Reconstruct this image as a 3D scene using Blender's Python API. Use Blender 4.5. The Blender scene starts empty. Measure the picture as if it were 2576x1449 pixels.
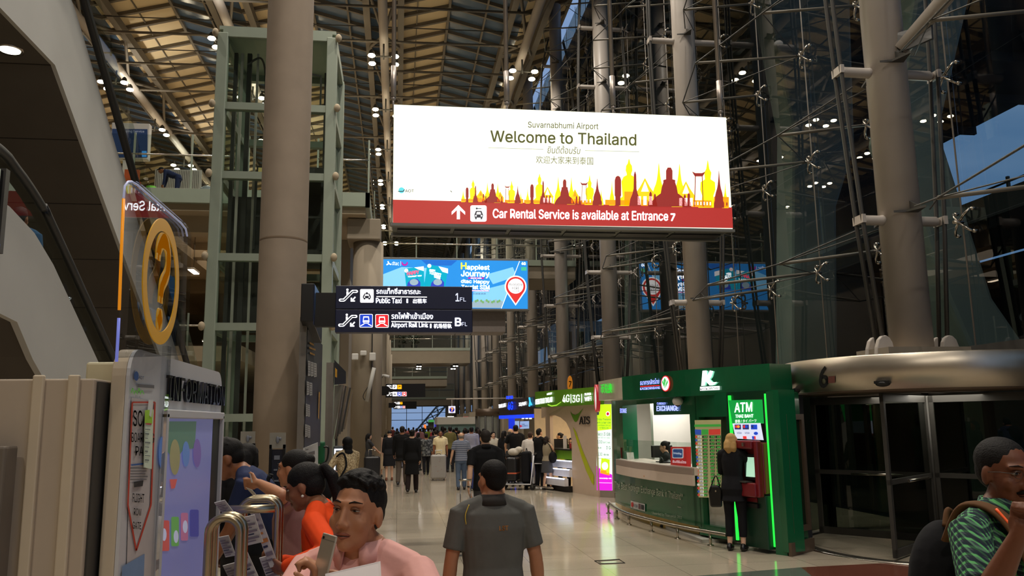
import bpy, bmesh, math, random
from mathutils import Vector, Matrix
R_ = random.Random(7)
scn = bpy.context.scene
COL = scn.collection
PI = math.pi
V = Vector
# ------------------------------------------------------------------ camera
F_PX, CAM_H = 2050.0, 1.9
def _n(v): return V(v).normalized()
_dy = _n(((1000 - 1288) / F_PX, -(1065 - 724.5) / F_PX, -1.0))
_hd = _n((1, 0.0145, 0))
_up = _hd.cross(_dy).normalized()
if _up.y < 0: _up = -_up
_dx = _dy.cross(_up)
CAM_R = Matrix((_dx, _dy, _up))
camd = bpy.data.cameras.new('camera'); cam = bpy.data.objects.new('camera', camd); COL.objects.link(cam)
cam.matrix_world = Matrix.Translation((0, 0, CAM_H)) @ CAM_R.to_4x4()
camd.sensor_width = 36.0; camd.lens = F_PX / 2576 * 36.0; camd.clip_start = 0.05; camd.clip_end = 800
scn.camera = cam
# ------------------------------------------------------------------ world, exposure
scn.view_settings.view_transform = 'Standard'; scn.view_settings.look = 'None'
scn.view_settings.exposure = -0.12; scn.view_settings.gamma = 1.0
w = bpy.data.worlds.new('world'); scn.world = w; w.use_nodes = True
_wn = w.node_tree.nodes; _bg = _wn['Background']
_tc = _wn.new('ShaderNodeTexCoord'); _mp = _wn.new('ShaderNodeMapping'); _mp.inputs['Scale'].default_value = (1, 1, 3)
_no = _wn.new('ShaderNodeTexNoise'); _no.inputs['Scale'].default_value = 2.5; _no.inputs['Detail'].default_value = 5
_cr = _wn.new('ShaderNodeValToRGB')
_cr.color_ramp.elements[0].position = 0.35; _cr.color_ramp.elements[0].color = (.14, .26, .50, 1)
_cr.color_ramp.elements[1].position = 0.7; _cr.color_ramp.elements[1].color = (.32, .44, .68, 1)
for a, b in ((_tc.outputs['Generated'], _mp.inputs[0]), (_mp.outputs[0], _no.inputs['Vector']), (_no.outputs[0], _cr.inputs[0]), (_cr.outputs[0], _bg.inputs[0])):
    w.node_tree.links.new(a, b)
_bg.inputs[1].default_value = 1.0
scn.cycles.max_bounces = 8; scn.cycles.transparent_max_bounces = 40; scn.cycles.caustics_reflective = False; scn.cycles.caustics_refractive = False
scn.cycles.sample_clamp_indirect = 3.0
def lamp(name, kind, loc, energy, color=(1, .86, .66), aim=None, **kw):
    d = bpy.data.lights.new(name, kind); d.energy = energy; d.color = color
    for k, v in kw.items(): setattr(d, k, v)
    o = bpy.data.objects.new(name, d); COL.objects.link(o); o.location = loc
    if aim is not None: o.rotation_euler = (V(aim) - V(loc)).to_track_quat('-Z', 'Y').to_euler()
    return o
WARM = (1.0, .91, .79)
# the hall's floodlights on the roof trusses: wide spots shining down
for gx in (-0.9, 4.6):
    for gy in (3, 11, 19, 27, 38, 50, 62, 76, 92):
        lamp('flood_and_fill_light', 'SPOT', (gx, gy, 21.3), 2600, WARM, (gx, gy, 0), spot_size=2.3, spot_blend=.7, shadow_soft_size=.25)
for gx in (-8.8, -16.2):
    for gy in (20, 40, 56, 74):
        lamp('flood_and_fill_light', 'SPOT', (gx, gy, 21.3), 2000, WARM, (gx, gy, 0), spot_size=2.3, spot_blend=.7, shadow_soft_size=.25)
# uplighters that wash the membrane roof on the far left
for gx, gy in ((-16.2, 36), (-16.2, 48), (-16.2, 60), (-16.2, 74), (-8.8, 36), (-8.8, 48), (-8.8, 60), (-12.5, 90)):
    lamp('roof_uplight', 'SPOT', (gx + 1.2, gy, 19.5), 700, (1, .93, .80), (gx - .6, gy + 1, 30), spot_size=1.7, spot_blend=.8, shadow_soft_size=.3)
# soft light from the shop ceilings under the upper floor on the left
lamp('soffit_light', 'AREA', (-8.5, 34, 9.0), 160, (1, .80, .58), (-8.5, 34, 0), shape='RECTANGLE', size=8, size_y=8)
lamp('soffit_light', 'AREA', (-4.5, 46, 9.0), 120, (1, .80, .58), (-4.5, 46, 0), shape='RECTANGLE', size=5, size_y=20)
# added fill spots behind the viewer that brighten the cabinet fronts
for gx in (-3.5, 3.5): lamp('flood_and_fill_light', 'SPOT', (gx, -7, 13), 1100, WARM, (gx * .6, 4, 1), spot_size=1.5, spot_blend=.7, shadow_soft_size=.3)
# added fill spots that brighten the far bridges and the end girders
for gx in (1.0, 5.0): lamp('flood_and_fill_light', 'SPOT', (gx, 66, 15), 2600, WARM, (gx, 104, 6), spot_size=1.0, spot_blend=.6, shadow_soft_size=.25); lamp('flood_and_fill_light', 'SPOT', (gx, 118, 9), 900, WARM, (gx, 150, 3), spot_size=1.6, spot_blend=.6, shadow_soft_size=.25)
# added lamps: one brightens the revolving door, a row outside lights the piers
lamp('door_fill_light', 'AREA', (8.0, 11.6, 2.2), 36, (1, .93, .8), (8.0, 11.6, 0), shape='DISK', size=1.6)
for gy in (15, 26, 40, 60): lamp('pier_fill_light', 'POINT', (11.2, gy, 7.2), 40, (.95, 1, .9), shadow_soft_size=.2)
# ------------------------------------------------------------------ geometry helpers
def ray(x, y): return CAM_R @ V(((x - 1288) / F_PX, -(y - 724.5) / F_PX, -1.0))
def at(x, y, Y):
    d = ray(x, y); return V((0, 0, CAM_H)) + d * (Y / d.y)
def atX(x, y, X):
    d = ray(x, y); return V((0, 0, CAM_H)) + d * (X / d.x)
def gz(x, y, z=0.0):
    d = ray(x, y); return V((0, 0, CAM_H)) + d * ((z - CAM_H) / d.z)
def frame_of(d):
    d = V(d).normalized(); a = V((0, 0, 1)) if abs(d.z) < .9 else V((1, 0, 0))
    u = a.cross(d).normalized(); return u, d.cross(u)
class MB:
    def __init__(s): s.v = []; s.f = []; s.m = []; s.s = []
    def add(s, vs, fs, mi=0, sm=False):
        b = len(s.v); s.v.extend([tuple(v) for v in vs])
        for f in fs: s.f.append([i + b for i in f]); s.m.append(mi); s.s.append(sm)
        return s
    def box(s, x0, y0, z0, x1, y1, z1, mi=0):
        x0, x1 = min(x0, x1), max(x0, x1); y0, y1 = min(y0, y1), max(y0, y1); z0, z1 = min(z0, z1), max(z0, z1)
        return s.add([(x0, y0, z0), (x1, y0, z0), (x1, y1, z0), (x0, y1, z0), (x0, y0, z1), (x1, y0, z1), (x1, y1, z1), (x0, y1, z1)],
                     [(0, 3, 2, 1), (4, 5, 6, 7), (0, 1, 5, 4), (1, 2, 6, 5), (2, 3, 7, 6), (3, 0, 4, 7)], mi)
    def obox(s, c, a, b, d, mi=0):
        c, a, b, d = V(c), V(a), V(b), V(d)
        P = [c - a - b - d, c + a - b - d, c + a + b - d, c - a + b - d, c - a - b + d, c + a - b + d, c + a + b + d, c - a + b + d]
        return s.add(P, [(0, 3, 2, 1), (4, 5, 6, 7), (0, 1, 5, 4), (1, 2, 6, 5), (2, 3, 7, 6), (3, 0, 4, 7)], mi)
    def bar(s, p, q, wd, ht, mi=0, upv=(0, 0, 1)):
        p, q = V(p), V(q); d = (q - p); l = d.length; d.normalize()
        u = V(upv).cross(d)
        u = u.normalized() if u.length > 1e-5 else V((1, 0, 0))
        t = d.cross(u)
        return s.obox((p + q) / 2, d * l / 2, u * wd / 2, t * ht / 2, mi)
    def tube(s, pts, r, n=8, mi=0, caps=True, closed=False, flat=1.0):
        pts = [V(p) for p in pts]; m = len(pts)
        rs = [r] * m if isinstance(r, (int, float)) else list(r)
        vs = []; u = None
        for i, p in enumerate(pts):
            a = pts[i - 1] if (i > 0 or closed) else p
            b = pts[(i + 1) % m] if (i < m - 1 or closed) else p
            d = (b - a).normalized()
            if u is None: u, t = frame_of(d)
            else:
                u = (u - d * u.dot(d))
                u = u.normalized() if u.length > 1e-6 else frame_of(d)[0]
                t = d.cross(u)
            for k in range(n):
                an = 2 * PI * k / n
                vs.append(p + (u * math.cos(an) + t * math.sin(an) * flat) * rs[i])
        fs = []
        for i in range(m if closed else m - 1):
            j = (i + 1) % m
            for k in range(n):
                k2 = (k + 1) % n
                fs.append((i * n + k, i * n + k2, j * n + k2, j * n + k))
        s.add(vs, fs, mi, True)
        if caps and not closed:
            b = len(s.v) - m * n
            s.f.append([b + k for k in range(n)][::-1]); s.m.append(mi); s.s.append(False)
            s.f.append([b + (m - 1) * n + k for k in range(n)]); s.m.append(mi); s.s.append(False)
        return s
    def cyl(s, p, q, r, r2=None, n=12, mi=0, caps=True):
        return s.tube([p, q], [r, r if r2 is None else r2], n, mi, caps)
    def prism(s, poly, th, mi=0, mf=None):
        """closed polygon of 3d points extruded by the vector th"""
        P = [V(p) for p in poly]; th = V(th); n = len(P)
        return s.add(P + [p + th for p in P], [tuple(range(n))[::-1], tuple(range(n, 2 * n))] + [(i, (i + 1) % n, n + (i + 1) % n, n + i) for i in range(n)], mi)
    def face(s, poly, mi=0): return s.add(poly, [tuple(range(len(poly)))], mi)
    def sphere(s, c, r, nu=14, nv=9, mi=0, M=None):
        r = (r, r, r) if isinstance(r, (int, float)) else r
        c = V(c); vs = []; fs = []
        for j in range(nv + 1):
            th = PI * j / nv
            for i in range(nu):
                ph = 2 * PI * i / nu
                p = V((r[0] * math.sin(th) * math.cos(ph), r[1] * math.sin(th) * math.sin(ph), r[2] * math.cos(th)))
                vs.append(c + (M @ p if M else p))
        for j in range(nv):
            for i in range(nu):
                a, b = j * nu + i, j * nu + (i + 1) % nu
                fs.append((a, a + nu, b + nu, b))
        return s.add(vs, fs, mi, True)
    def lathe(s, prof, c=(0, 0), n=24, mi=0, a0=0, a1=2 * PI):
        full = abs(a1 - a0 - 2 * PI) < 1e-6; m = n if full else n + 1
        vs = []
        for (r, z) in prof:
            for k in range(m):
                a = a0 + (a1 - a0) * k / n
                vs.append((c[0] + r * math.cos(a), c[1] + r * math.sin(a), z))
        fs = []
        for i in range(len(prof) - 1):
            for k in range(n):
                k2 = (k + 1) % m
                fs.append((i * m + k, i * m + k2, (i + 1) * m + k2, (i + 1) * m + k))
        return s.add(vs, fs, mi, True)
    def ribbon(s, path, z0, z1, th, mi=0):
        """a vertical wall of thickness th that follows a plan path [(x, y)], from z0 to z1 (numbers or functions of index)"""
        m = len(path); P = [V((p[0], p[1])) for p in path]; vs = []
        for i, p in enumerate(P):
            d = (P[min(i + 1, m - 1)] - P[max(i - 1, 0)]).normalized(); nn = V((d.y, -d.x)) * th
            a = z0(i) if callable(z0) else z0; b = z1(i) if callable(z1) else z1
            vs += [(p.x, p.y, a), (p.x, p.y, b), (p.x + nn.x, p.y + nn.y, b), (p.x + nn.x, p.y + nn.y, a)]
        fs = []
        for i in range(m - 1):
            a, b = i * 4, i * 4 + 4
            for k in range(4): fs.append((a + k, b + k, b + (k + 1) % 4, a + (k + 1) % 4))
        fs += [(0, 1, 2, 3), tuple(4 * (m - 1) + k for k in (3, 2, 1, 0))]
        return s.add(vs, fs, mi)
    def mesh(s, name):
        me = bpy.data.meshes.new(name); me.from_pydata(s.v, [], s.f)
        me.polygons.foreach_set('material_index', s.m); me.polygons.foreach_set('use_smooth', s.s)
        me.update(); return me
def build(name, mb, mats, parent=None, world=False, bevel=0, seg=2):
    me = mb.mesh(name)
    for m in (mats if isinstance(mats, (list, tuple)) else [mats]): me.materials.append(m)
    o = bpy.data.objects.new(name, me); COL.objects.link(o)
    if parent is not None:
        o.parent = parent
        if world: me.transform(WM(parent).inverted())
    if bevel:
        b = o.modifiers.new('bevel', 'BEVEL'); b.width = bevel; b.segments = seg; b.limit_method = 'ANGLE'; b.angle_limit = .6
    return o
def WM(o):
    M = Matrix.LocRotScale(o.location, o.rotation_euler, o.scale)
    return WM(o.parent) @ M if o.parent else M
def tag(o, label, cat, group=None, kind=None):
    o['label'] = label; o['category'] = cat
    if group: o['group'] = group
    if kind: o['kind'] = kind
    return o
def thing(name, label, cat, loc=(0, 0, 0), rz=0, group=None, kind=None):
    o = bpy.data.objects.new(name, None); COL.objects.link(o); o.location = loc; o.rotation_euler = (0, 0, rz); o.empty_display_size = .1
    return tag(o, label, cat, group, kind)
def struct(name, mb, mats, **kw):
    o = build(name, mb, mats, **kw); o['kind'] = 'structure'; return o
_kids = {}
def copy_tree(o, parent=None):
    c = o.copy(); COL.objects.link(c)
    if parent is not None: c.parent = parent
    for ch in list(o.children): copy_tree(ch, c)
    return c
def place(o, loc, rz=0, label=None, group=None):
    o.location = loc; o.rotation_euler = (0, 0, rz)
    if label: o['label'] = label
    if group: o['group'] = group
    return o
def arc(c, r, a0, a1, n): return [(c[0] + r * math.cos(a0 + (a1 - a0) * i / n), c[1] + r * math.sin(a0 + (a1 - a0) * i / n)) for i in range(n + 1)]
def smooth_path(pts, n=6):
    pts = [V(p) for p in pts]; out = []
    for i in range(len(pts) - 1):
        p0 = pts[max(i - 1, 0)]; p1 = pts[i]; p2 = pts[i + 1]; p3 = pts[min(i + 2, len(pts) - 1)]
        for k in range(n):
            t = k / n
            out.append(.5 * ((2 * p1) + (p2 - p0) * t + (2 * p0 - 5 * p1 + 4 * p2 - p3) * t * t + (3 * p1 - p0 - 3 * p2 + p3) * t ** 3))
    return out + [pts[-1]]
# ------------------------------------------------------------------ lettering
_tx = {}
try:
    _font = bpy.data.fonts.load(bpy.utils.system_resource('DATAFILES', path='fonts') + '/Inter.woff2')   # the sans serif that ships with Blender
except Exception:
    _font = None
def glyphs(t, shear=0.0):
    k = (t, shear)
    if k not in _tx:
        cu = bpy.data.curves.new('lettering', 'FONT'); cu.body = t
        if _font and t.isascii() and t != '6': cu.font = _font
        cu.size = 1.0; cu.shear = shear; cu.resolution_u = 3
        o = bpy.data.objects.new('lettering', cu); me = o.to_mesh()
        vs = [(v.co.x, v.co.y) for v in me.vertices]; fs = [tuple(p.vertices) for p in me.polygons]
        o.to_mesh_clear(); bpy.data.objects.remove(o); bpy.data.curves.remove(cu)
        if not vs: vs = [(0, 0), (1, 0), (1, 1)]; fs = [(0, 1, 2)]
        x0 = min(a for a, b in vs); x1 = max(a for a, b in vs); y0 = min(b for a, b in vs); y1 = max(b for a, b in vs)
        _tx[k] = ([((a - x0) / (x1 - x0), (b - y0) / (y1 - y0)) for a, b in vs], fs, (x1 - x0) / (y1 - y0), x1 - x0, y1 - y0)
    return _tx[k]
def text(mb, t, mapf, mi=0, bold=0.0, shear=0.0, ex=None):
    """lettering through mapf(u, v), u and v in 0..1 over its bounding box; bold thickens the strokes; ex = thickness vector"""
    vs, fs, _, w_, h_ = glyphs(t, shear); bold *= .5
    offs = [(0, 0)] if bold < .003 else [(sx * bold / w_, sy * bold / h_) for sx in (-1, 1) for sy in (-1, 1)]
    for du, dv in offs:
        P = [V(mapf(a + du, b + dv)) for a, b in vs]
        if ex is None: mb.add(P, fs, mi); continue
        e = V(ex); n = len(P); ed = set()
        for f in fs:
            for i in range(len(f)): ed.add((f[i], f[(i + 1) % len(f)]))
        mb.add(P + [p + e for p in P], list(fs) + [tuple(i + n for i in f) for f in fs] + [(a, b, b + n, a + n) for (a, b) in ed if (b, a) not in ed], mi)
    return mb
def rect_map(o, u, v):
    o, u, v = V(o), V(u), V(v); return lambda a, b: o + u * a + v * b
def textbox(mb, t, o, u, v, h, w=None, mi=0, bold=0.0, shear=0.0, ex=None, align='L'):
    """lettering of height h on a plane of unit axes u, v, its lower left (or centre/right) at o"""
    asp = glyphs(t, shear)[2]; w = w or asp * h; o = V(o)
    if align == 'C': o = o - V(u) * w / 2
    if align == 'R': o = o - V(u) * w
    return text(mb, t, rect_map(o, V(u) * w, V(v) * h), mi, bold, shear, ex)
class Plane:
    """a sign's own plane y = Y: artwork is given as read off the photo and laid out on that plane, lifted dy towards the viewer"""
    def __init__(s, Y): s.Y = Y
    def p(s, x, y, dy=0.0):
        q = at(x, y, s.Y); q.y = s.Y - dy; return q
    def poly(s, mb, pts, mi=0, dy=.004): return mb.face([s.p(x, y, dy) for x, y in pts], mi)
    def text(s, mb, t, x0, y0, x1, y1, h, mi=0, bold=0.0, shear=0.0, dy=.008, lift=0.0):
        f = lambda a, b: s.p(x0 + (x1 - x0) * a, y0 + (y1 - y0) * a - h * b, dy)
        if lift:
            f2 = lambda a, b: s.p(x0 + (x1 - x0) * a, y0 + (y1 - y0) * a - h * b, dy + lift)
            return text(mb, t, f, mi, bold, shear, f2(.5, .5) - f(.5, .5))
        return text(mb, t, f, mi, bold, shear)
    def rr(s, mb, x0, y0, x1, y1, r, mi=0, dy=.004, n=4):
        pts = []
        for cx, cy, a in ((x1 - r, y0 + r, -90), (x1 - r, y1 - r, 0), (x0 + r, y1 - r, 90), (x0 + r, y0 + r, 180)):
            for k in range(n + 1):
                an = math.radians(a + 90 * k / n); pts.append((cx + r * math.cos(an), cy + r * math.sin(an)))
        return s.poly(mb, pts, mi, dy)
    def disc(s, mb, cx, cy, rx, ry=None, mi=0, dy=.004, n=24):
        ry = ry or rx; return s.poly(mb, [(cx + rx * math.cos(2 * PI * k / n), cy + ry * math.sin(2 * PI * k / n)) for k in range(n)], mi, dy)
    def line(s, mb, pts, wd, mi=0, dy=.004):
        for (xa, ya), (xb, yb) in zip(pts, pts[1:]):
            l = math.hypot(xb - xa, yb - ya) or 1; nx, ny = -(yb - ya) / l * wd / 2, (xb - xa) / l * wd / 2
            s.poly(mb, [(xa + nx, ya + ny), (xb + nx, yb + ny), (xb - nx, yb - ny), (xa - nx, ya - ny)], mi, dy)
class PlaneX(Plane):
    """a panel in the plane x = X facing +x"""
    def __init__(s, X): s.X = X
    def p(s, x, y, dy=0.0): return atX(x, y, s.X + dy)
class Curved(Plane):
    """an upright wall over a plan path; artwork lifted towards the viewer"""
    def __init__(s, path): s.path = [V((a, b)) for a, b in path]
    def hit(s, x, y):
        d = ray(x, y); best = None
        for i, (a, b) in enumerate(zip(s.path, s.path[1:])):
            e = b - a; det = d.x * -e.y + e.x * d.y
            if abs(det) < 1e-9: continue
            t = (a.x * -e.y + e.x * a.y) / det; k = (d.x * a.y - d.y * a.x) / det
            lo = -9 if i == 0 else -1e-6; hi = 9 if i == len(s.path) - 2 else 1 + 1e-6
            if t > 0 and lo <= k <= hi and (best is None or t < best[0]): best = (t, i, k, e)
        return d, best
    def p(s, x, y, dy=0.0):
        d, (t, i, k, e) = s.hit(x, y); n = V((e.y, -e.x, 0)).normalized()
        if n.x * d.x + n.y * d.y > 0: n = -n
        return V((0, 0, CAM_H)) + d * t + n * dy
    def seg(s, x0, x1, n=10, y=1050):
        return [tuple(s.p(x0 + (x1 - x0) * i / n, y).xy) for i in range(n + 1)]
# ------------------------------------------------------------------ materials
def lin(c):
    if isinstance(c, str): c = tuple(int(c[i:i + 2], 16) for i in (0, 2, 4))
    return tuple((x / 255 / 12.92 if x <= 10 else ((x / 255 + .055) / 1.055) ** 2.4) for x in c)
_mats = {}
def mat(name, c=(128, 128, 128), rough=.6, metal=0.0, emit=0.0, ec=None, var=.12, scale=8.0, bump=0.0, spec=None, coat=0.0):
    if name in _mats: return _mats[name]
    m = bpy.data.materials.new(name); m.use_nodes = True; nt = m.node_tree; b = nt.nodes['Principled BSDF']; c = lin(c)
    b.inputs['Base Color'].default_value = (*c, 1); b.inputs['Roughness'].default_value = rough; b.inputs['Metallic'].default_value = metal
    if spec is not None: b.inputs['Specular IOR Level'].default_value = spec
    if coat: b.inputs['Coat Weight'].default_value = coat; b.inputs['Coat Roughness'].default_value = .08
    if emit:
        e = lin(ec) if ec else c; b.inputs['Emission Color'].default_value = (*e, 1); b.inputs['Emission Strength'].default_value = emit
    if var and not emit:
        tc = nt.nodes.new('ShaderNodeTexCoord'); no = nt.nodes.new('ShaderNodeTexNoise'); no.inputs['Scale'].default_value = scale; no.inputs['Detail'].default_value = 4
        mx = nt.nodes.new('ShaderNodeMix'); mx.data_type = 'RGBA'
        mx.inputs[6].default_value = (*[x * (1 - var) for x in c], 1); mx.inputs[7].default_value = (*[min(1, x * (1 + var)) for x in c], 1)
        nt.links.new(tc.outputs['Object'], no.inputs['Vector']); nt.links.new(no.outputs[0], mx.inputs[0]); nt.links.new(mx.outputs[2], b.inputs['Base Color'])
        if bump:
            bp = nt.nodes.new('ShaderNodeBump'); bp.inputs['Strength'].default_value = bump; bp.inputs['Distance'].default_value = .01
            nt.links.new(no.outputs[0], bp.inputs['Height']); nt.links.new(bp.outputs[0], b.inputs['Normal'])
    _mats[name] = m; return m
def glow(name, c, s=1.0): return mat(name, c, rough=.35, emit=s, var=0)
def glass(name, tint=(225, 235, 232), ior=1.5, gain=1.0, rough=0.0):
    if name in _mats: return _mats[name]
    m = bpy.data.materials.new(name); m.use_nodes = True; nt = m.node_tree; nt.nodes.clear()
    out = nt.nodes.new('ShaderNodeOutputMaterial'); mx = nt.nodes.new('ShaderNodeMixShader'); fr = nt.nodes.new('ShaderNodeFresnel'); fr.inputs[0].default_value = ior
    tr = nt.nodes.new('ShaderNodeBsdfTransparent'); tr.inputs[0].default_value = (*lin(tint), 1); gl = nt.nodes.new('ShaderNodeBsdfGlossy'); gl.inputs['Roughness'].default_value = rough
    mu = nt.nodes.new('ShaderNodeMath'); mu.operation = 'MULTIPLY'; mu.inputs[1].default_value = gain; mu.use_clamp = True
    ge = nt.nodes.new('ShaderNodeNewGeometry'); iv = nt.nodes.new('ShaderNodeMath'); iv.operation = 'SUBTRACT'; iv.inputs[0].default_value = 1.0; m2 = nt.nodes.new('ShaderNodeMath'); m2.operation = 'MULTIPLY'
    L = nt.links.new; L(ge.outputs['Backfacing'], iv.inputs[1]); L(iv.outputs[0], m2.inputs[1]); L(fr.outputs[0], mu.inputs[0]); L(mu.outputs[0], m2.inputs[0]); L(m2.outputs[0], mx.inputs[0]); L(tr.outputs[0], mx.inputs[1]); L(gl.outputs[0], mx.inputs[2]); L(mx.outputs[0], out.inputs[0])
    _mats[name] = m; return m
# ================================================================== THE SETTING
def floor_mat():
    m = bpy.data.materials.new('polished_floor_tiles'); m.use_nodes = True; nt = m.node_tree; b = nt.nodes['Principled BSDF']; N = nt.nodes.new; L = nt.links.new
    tc = N('ShaderNodeTexCoord'); br = N('ShaderNodeTexBrick'); br.offset = 0; br.inputs['Scale'].default_value = 1.0
    br.inputs['Brick Width'].default_value = .9; br.inputs['Row Height'].default_value = .9; br.inputs['Mortar Size'].default_value = .004; br.inputs['Mortar Smooth'].default_value = .2
    br.inputs['Color1'].default_value = (*lin((196, 184, 164)), 1); br.inputs['Color2'].default_value = (*lin((188, 175, 155)), 1); br.inputs['Mortar'].default_value = (*lin((126, 116, 102)), 1)
    no = N('ShaderNodeTexNoise'); no.inputs['Scale'].default_value = 40; no.inputs['Detail'].default_value = 6
    mx = N('ShaderNodeMix'); mx.data_type = 'RGBA'; mx.blend_type = 'MULTIPLY'; mx.inputs[0].default_value = .25
    L(tc.outputs['Object'], br.inputs['Vector']); L(tc.outputs['Object'], no.inputs['Vector']); L(br.outputs['Color'], mx.inputs[6]); L(no.outputs[0], mx.inputs[7]); L(mx.outputs[2], b.inputs['Base Color'])
    n2 = N('ShaderNodeTexNoise'); n2.inputs['Scale'].default_value = 1.3; mr = N('ShaderNodeMapRange'); mr.inputs['To Min'].default_value = .07; mr.inputs['To Max'].default_value = .17
    L(tc.outputs['Object'], n2.inputs['Vector']); L(n2.outputs[0], mr.inputs[0]); L(mr.outputs[0], b.inputs['Roughness'])
    n3 = N('ShaderNodeTexNoise'); n3.inputs['Scale'].default_value = 2.2; bp = N('ShaderNodeBump'); bp.inputs['Strength'].default_value = .06; bp.inputs['Distance'].default_value = .02
    L(tc.outputs['Object'], n3.inputs['Vector']); L(n3.outputs[0], bp.inputs['Height']); L(bp.outputs[0], b.inputs['Normal'])
    b.inputs['Specular IOR Level'].default_value = .6
    return m
M_floor = floor_mat()
M_conc = mat('concrete', (150, 138, 120), .85, var=.10, scale=1.6, bump=.15)
M_concd = mat('pale_concrete', (176, 160, 134), .8, var=.10, scale=1.2, bump=.1)
M_green = mat('sage_painted_steel', (150, 160, 144), .45, var=.06, scale=3)
M_steel = mat('grey_painted_steel', (186, 177, 168), .42, var=.06, scale=2)
M_dark = mat('dark_steel', (62, 60, 56), .5, var=.1)
M_black = mat('black_plastic', (14, 14, 15), .45, var=.1)
M_chrome = mat('brushed_stainless', (190, 182, 170), .26, 1.0, var=.06, scale=30)
M_mirror = mat('polished_stainless', (200, 196, 190), .1, 1.0, var=.02)
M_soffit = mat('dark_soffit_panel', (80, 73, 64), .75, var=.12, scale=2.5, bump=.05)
M_side = mat('grey_escalator_cladding', (178, 176, 170), .6, var=.06, scale=2.5)
M_white = mat('white_laminate', (215, 212, 206), .4, var=.03)
M_cream = mat('cream_roof_membrane', (214, 194, 156), .85, var=.05, scale=1.2)
M_rib = mat('roof_rib_paint', (112, 104, 92), .6, var=.08)
M_glass = glass('facade_glass', (222, 230, 228), 1.5, 1.35)
M_rail = glass('balustrade_glass', (238, 243, 240), 1.45, .9)
M_acr = glass('clear_acrylic', (238, 240, 242), 1.49, 1.6)
M_roofgl = mat('roof_glazing', (84, 104, 128), .12, var=.25, scale=1.5, spec=.7)
M_ext = mat('exterior_concrete', (136, 138, 130), .9, var=.12, scale=.8)
M_extd = mat('dark_exterior', (30, 30, 32), .9, var=.15, scale=.5)
M_lens = glow('lamp_lens', (255, 238, 200), 40)
M_lens2 = glow('cool_lamp_lens', (255, 250, 240), 14)

struct('floor', MB().box(-28, -12, -.3, 9.3, 150, 0), M_floor)
fl = MB()
for poly, mi in (([(2.35, 10.28), (3.6, 10.02), (3.2, 9.2), (1.6, 9.3)], 0), ([(3.6, 10.02), (5.15, 10.3), (4.9, 9.4), (3.2, 9.2)], 1), ([(5.15, 10.3), (7.4, 10.4), (7.2, 9.3), (4.9, 9.4)], 0),
                 ([(1.6, 9.3), (3.2, 9.2), (2.5, 7.6), (.8, 7.9)], 1), ([(3.2, 9.2), (4.9, 9.4), (4.2, 7.5), (2.5, 7.6)], 2), ([(4.9, 9.4), (7.2, 9.3), (6.6, 7.4), (4.2, 7.5)], 1), ([(4.15, 10.13), (4.75, 10.23), (4.3, 9.95), (3.95, 9.99)], 0)):
    fl.prism([(x, y, .0005 + .0004 * mi) for x, y in poly], (0, 0, .001), mi)
struct('trim_1', fl, [mat('terrazzo_red', (104, 62, 50), .15), mat('terrazzo_grey', (96, 104, 96), .15), mat('terrazzo_sand', (170, 150, 120), .15)])
struct('wall_back', MB().box(-28, -12.3, 0, 9.3, -12, 26), M_concd)
struct('wall_left', MB().box(-28.3, -12, 0, -28, 150, 26), M_concd)
# ---- folded membrane roof: cream slopes, glazed slopes, ribs
PER, V0, ZV, ZR = 7.6, -.9, 24.0, 25.0
cream, glz, ribs = MB(), MB(), MB()
for k in range(-4, 2):
    xv = V0 + PER * k; xr = xv + 3.6; xn = xv + PER
    x1 = min(xn, 9.3)
    zn = ZR + (ZV - ZR) * (x1 - xr) / (xn - xr) if x1 < xn else ZV
    if xv >= 9: continue
    xr_ = min(xr, 9.3)
    cream.prism([(xv, -12, ZV), (xr_, -12, ZR), (xr_, 150, ZR), (xv, 150, ZV)], (0, 0, .12))
    if x1 > xr_: glz.prism([(xr, -12, ZR), (x1, -12, zn), (x1, 150, zn), (xr, 150, ZR)], (0, 0, .12))
    y = 26.0
    while y < 125:
        ribs.bar((xv, y, ZV - .1), (xr_, y, ZR - .1), .18, .2)
        if x1 > xr_: ribs.bar((xr_, y, ZR - .1), (x1, y, zn - .1), .14, .2)
        y += 1.5
    ribs.bar((xr_, 26, ZR - .1), (xr_, 125, ZR - .1), .14, .24)
    if x1 > xr_: ribs.bar(((xr_ + x1) / 2, 26, (ZR + zn) / 2 - .12), ((xr_ + x1) / 2, 125, (ZR + zn) / 2 - .12), .1, .16)
    ribs.bar(((xv + xr_) / 2, 26, (ZR + ZV) / 2 - .05), ((xv + xr_) / 2, 125, (ZR + ZV) / 2 - .05), .05, .1)
struct('ceiling', cream, M_cream); struct('ceiling_glazing', glz, M_roofgl); struct('ceiling_ribs', ribs, M_rib)
canopy = MB().box(10.4, -12, 23.6, 43.5, 340, 25)
for y in range(0, 120, 6): canopy.bar((10.4, y, 23.3), (43.5, y, 23.3), .3, .6)
struct('exterior_canopy', canopy, M_extd)
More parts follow.
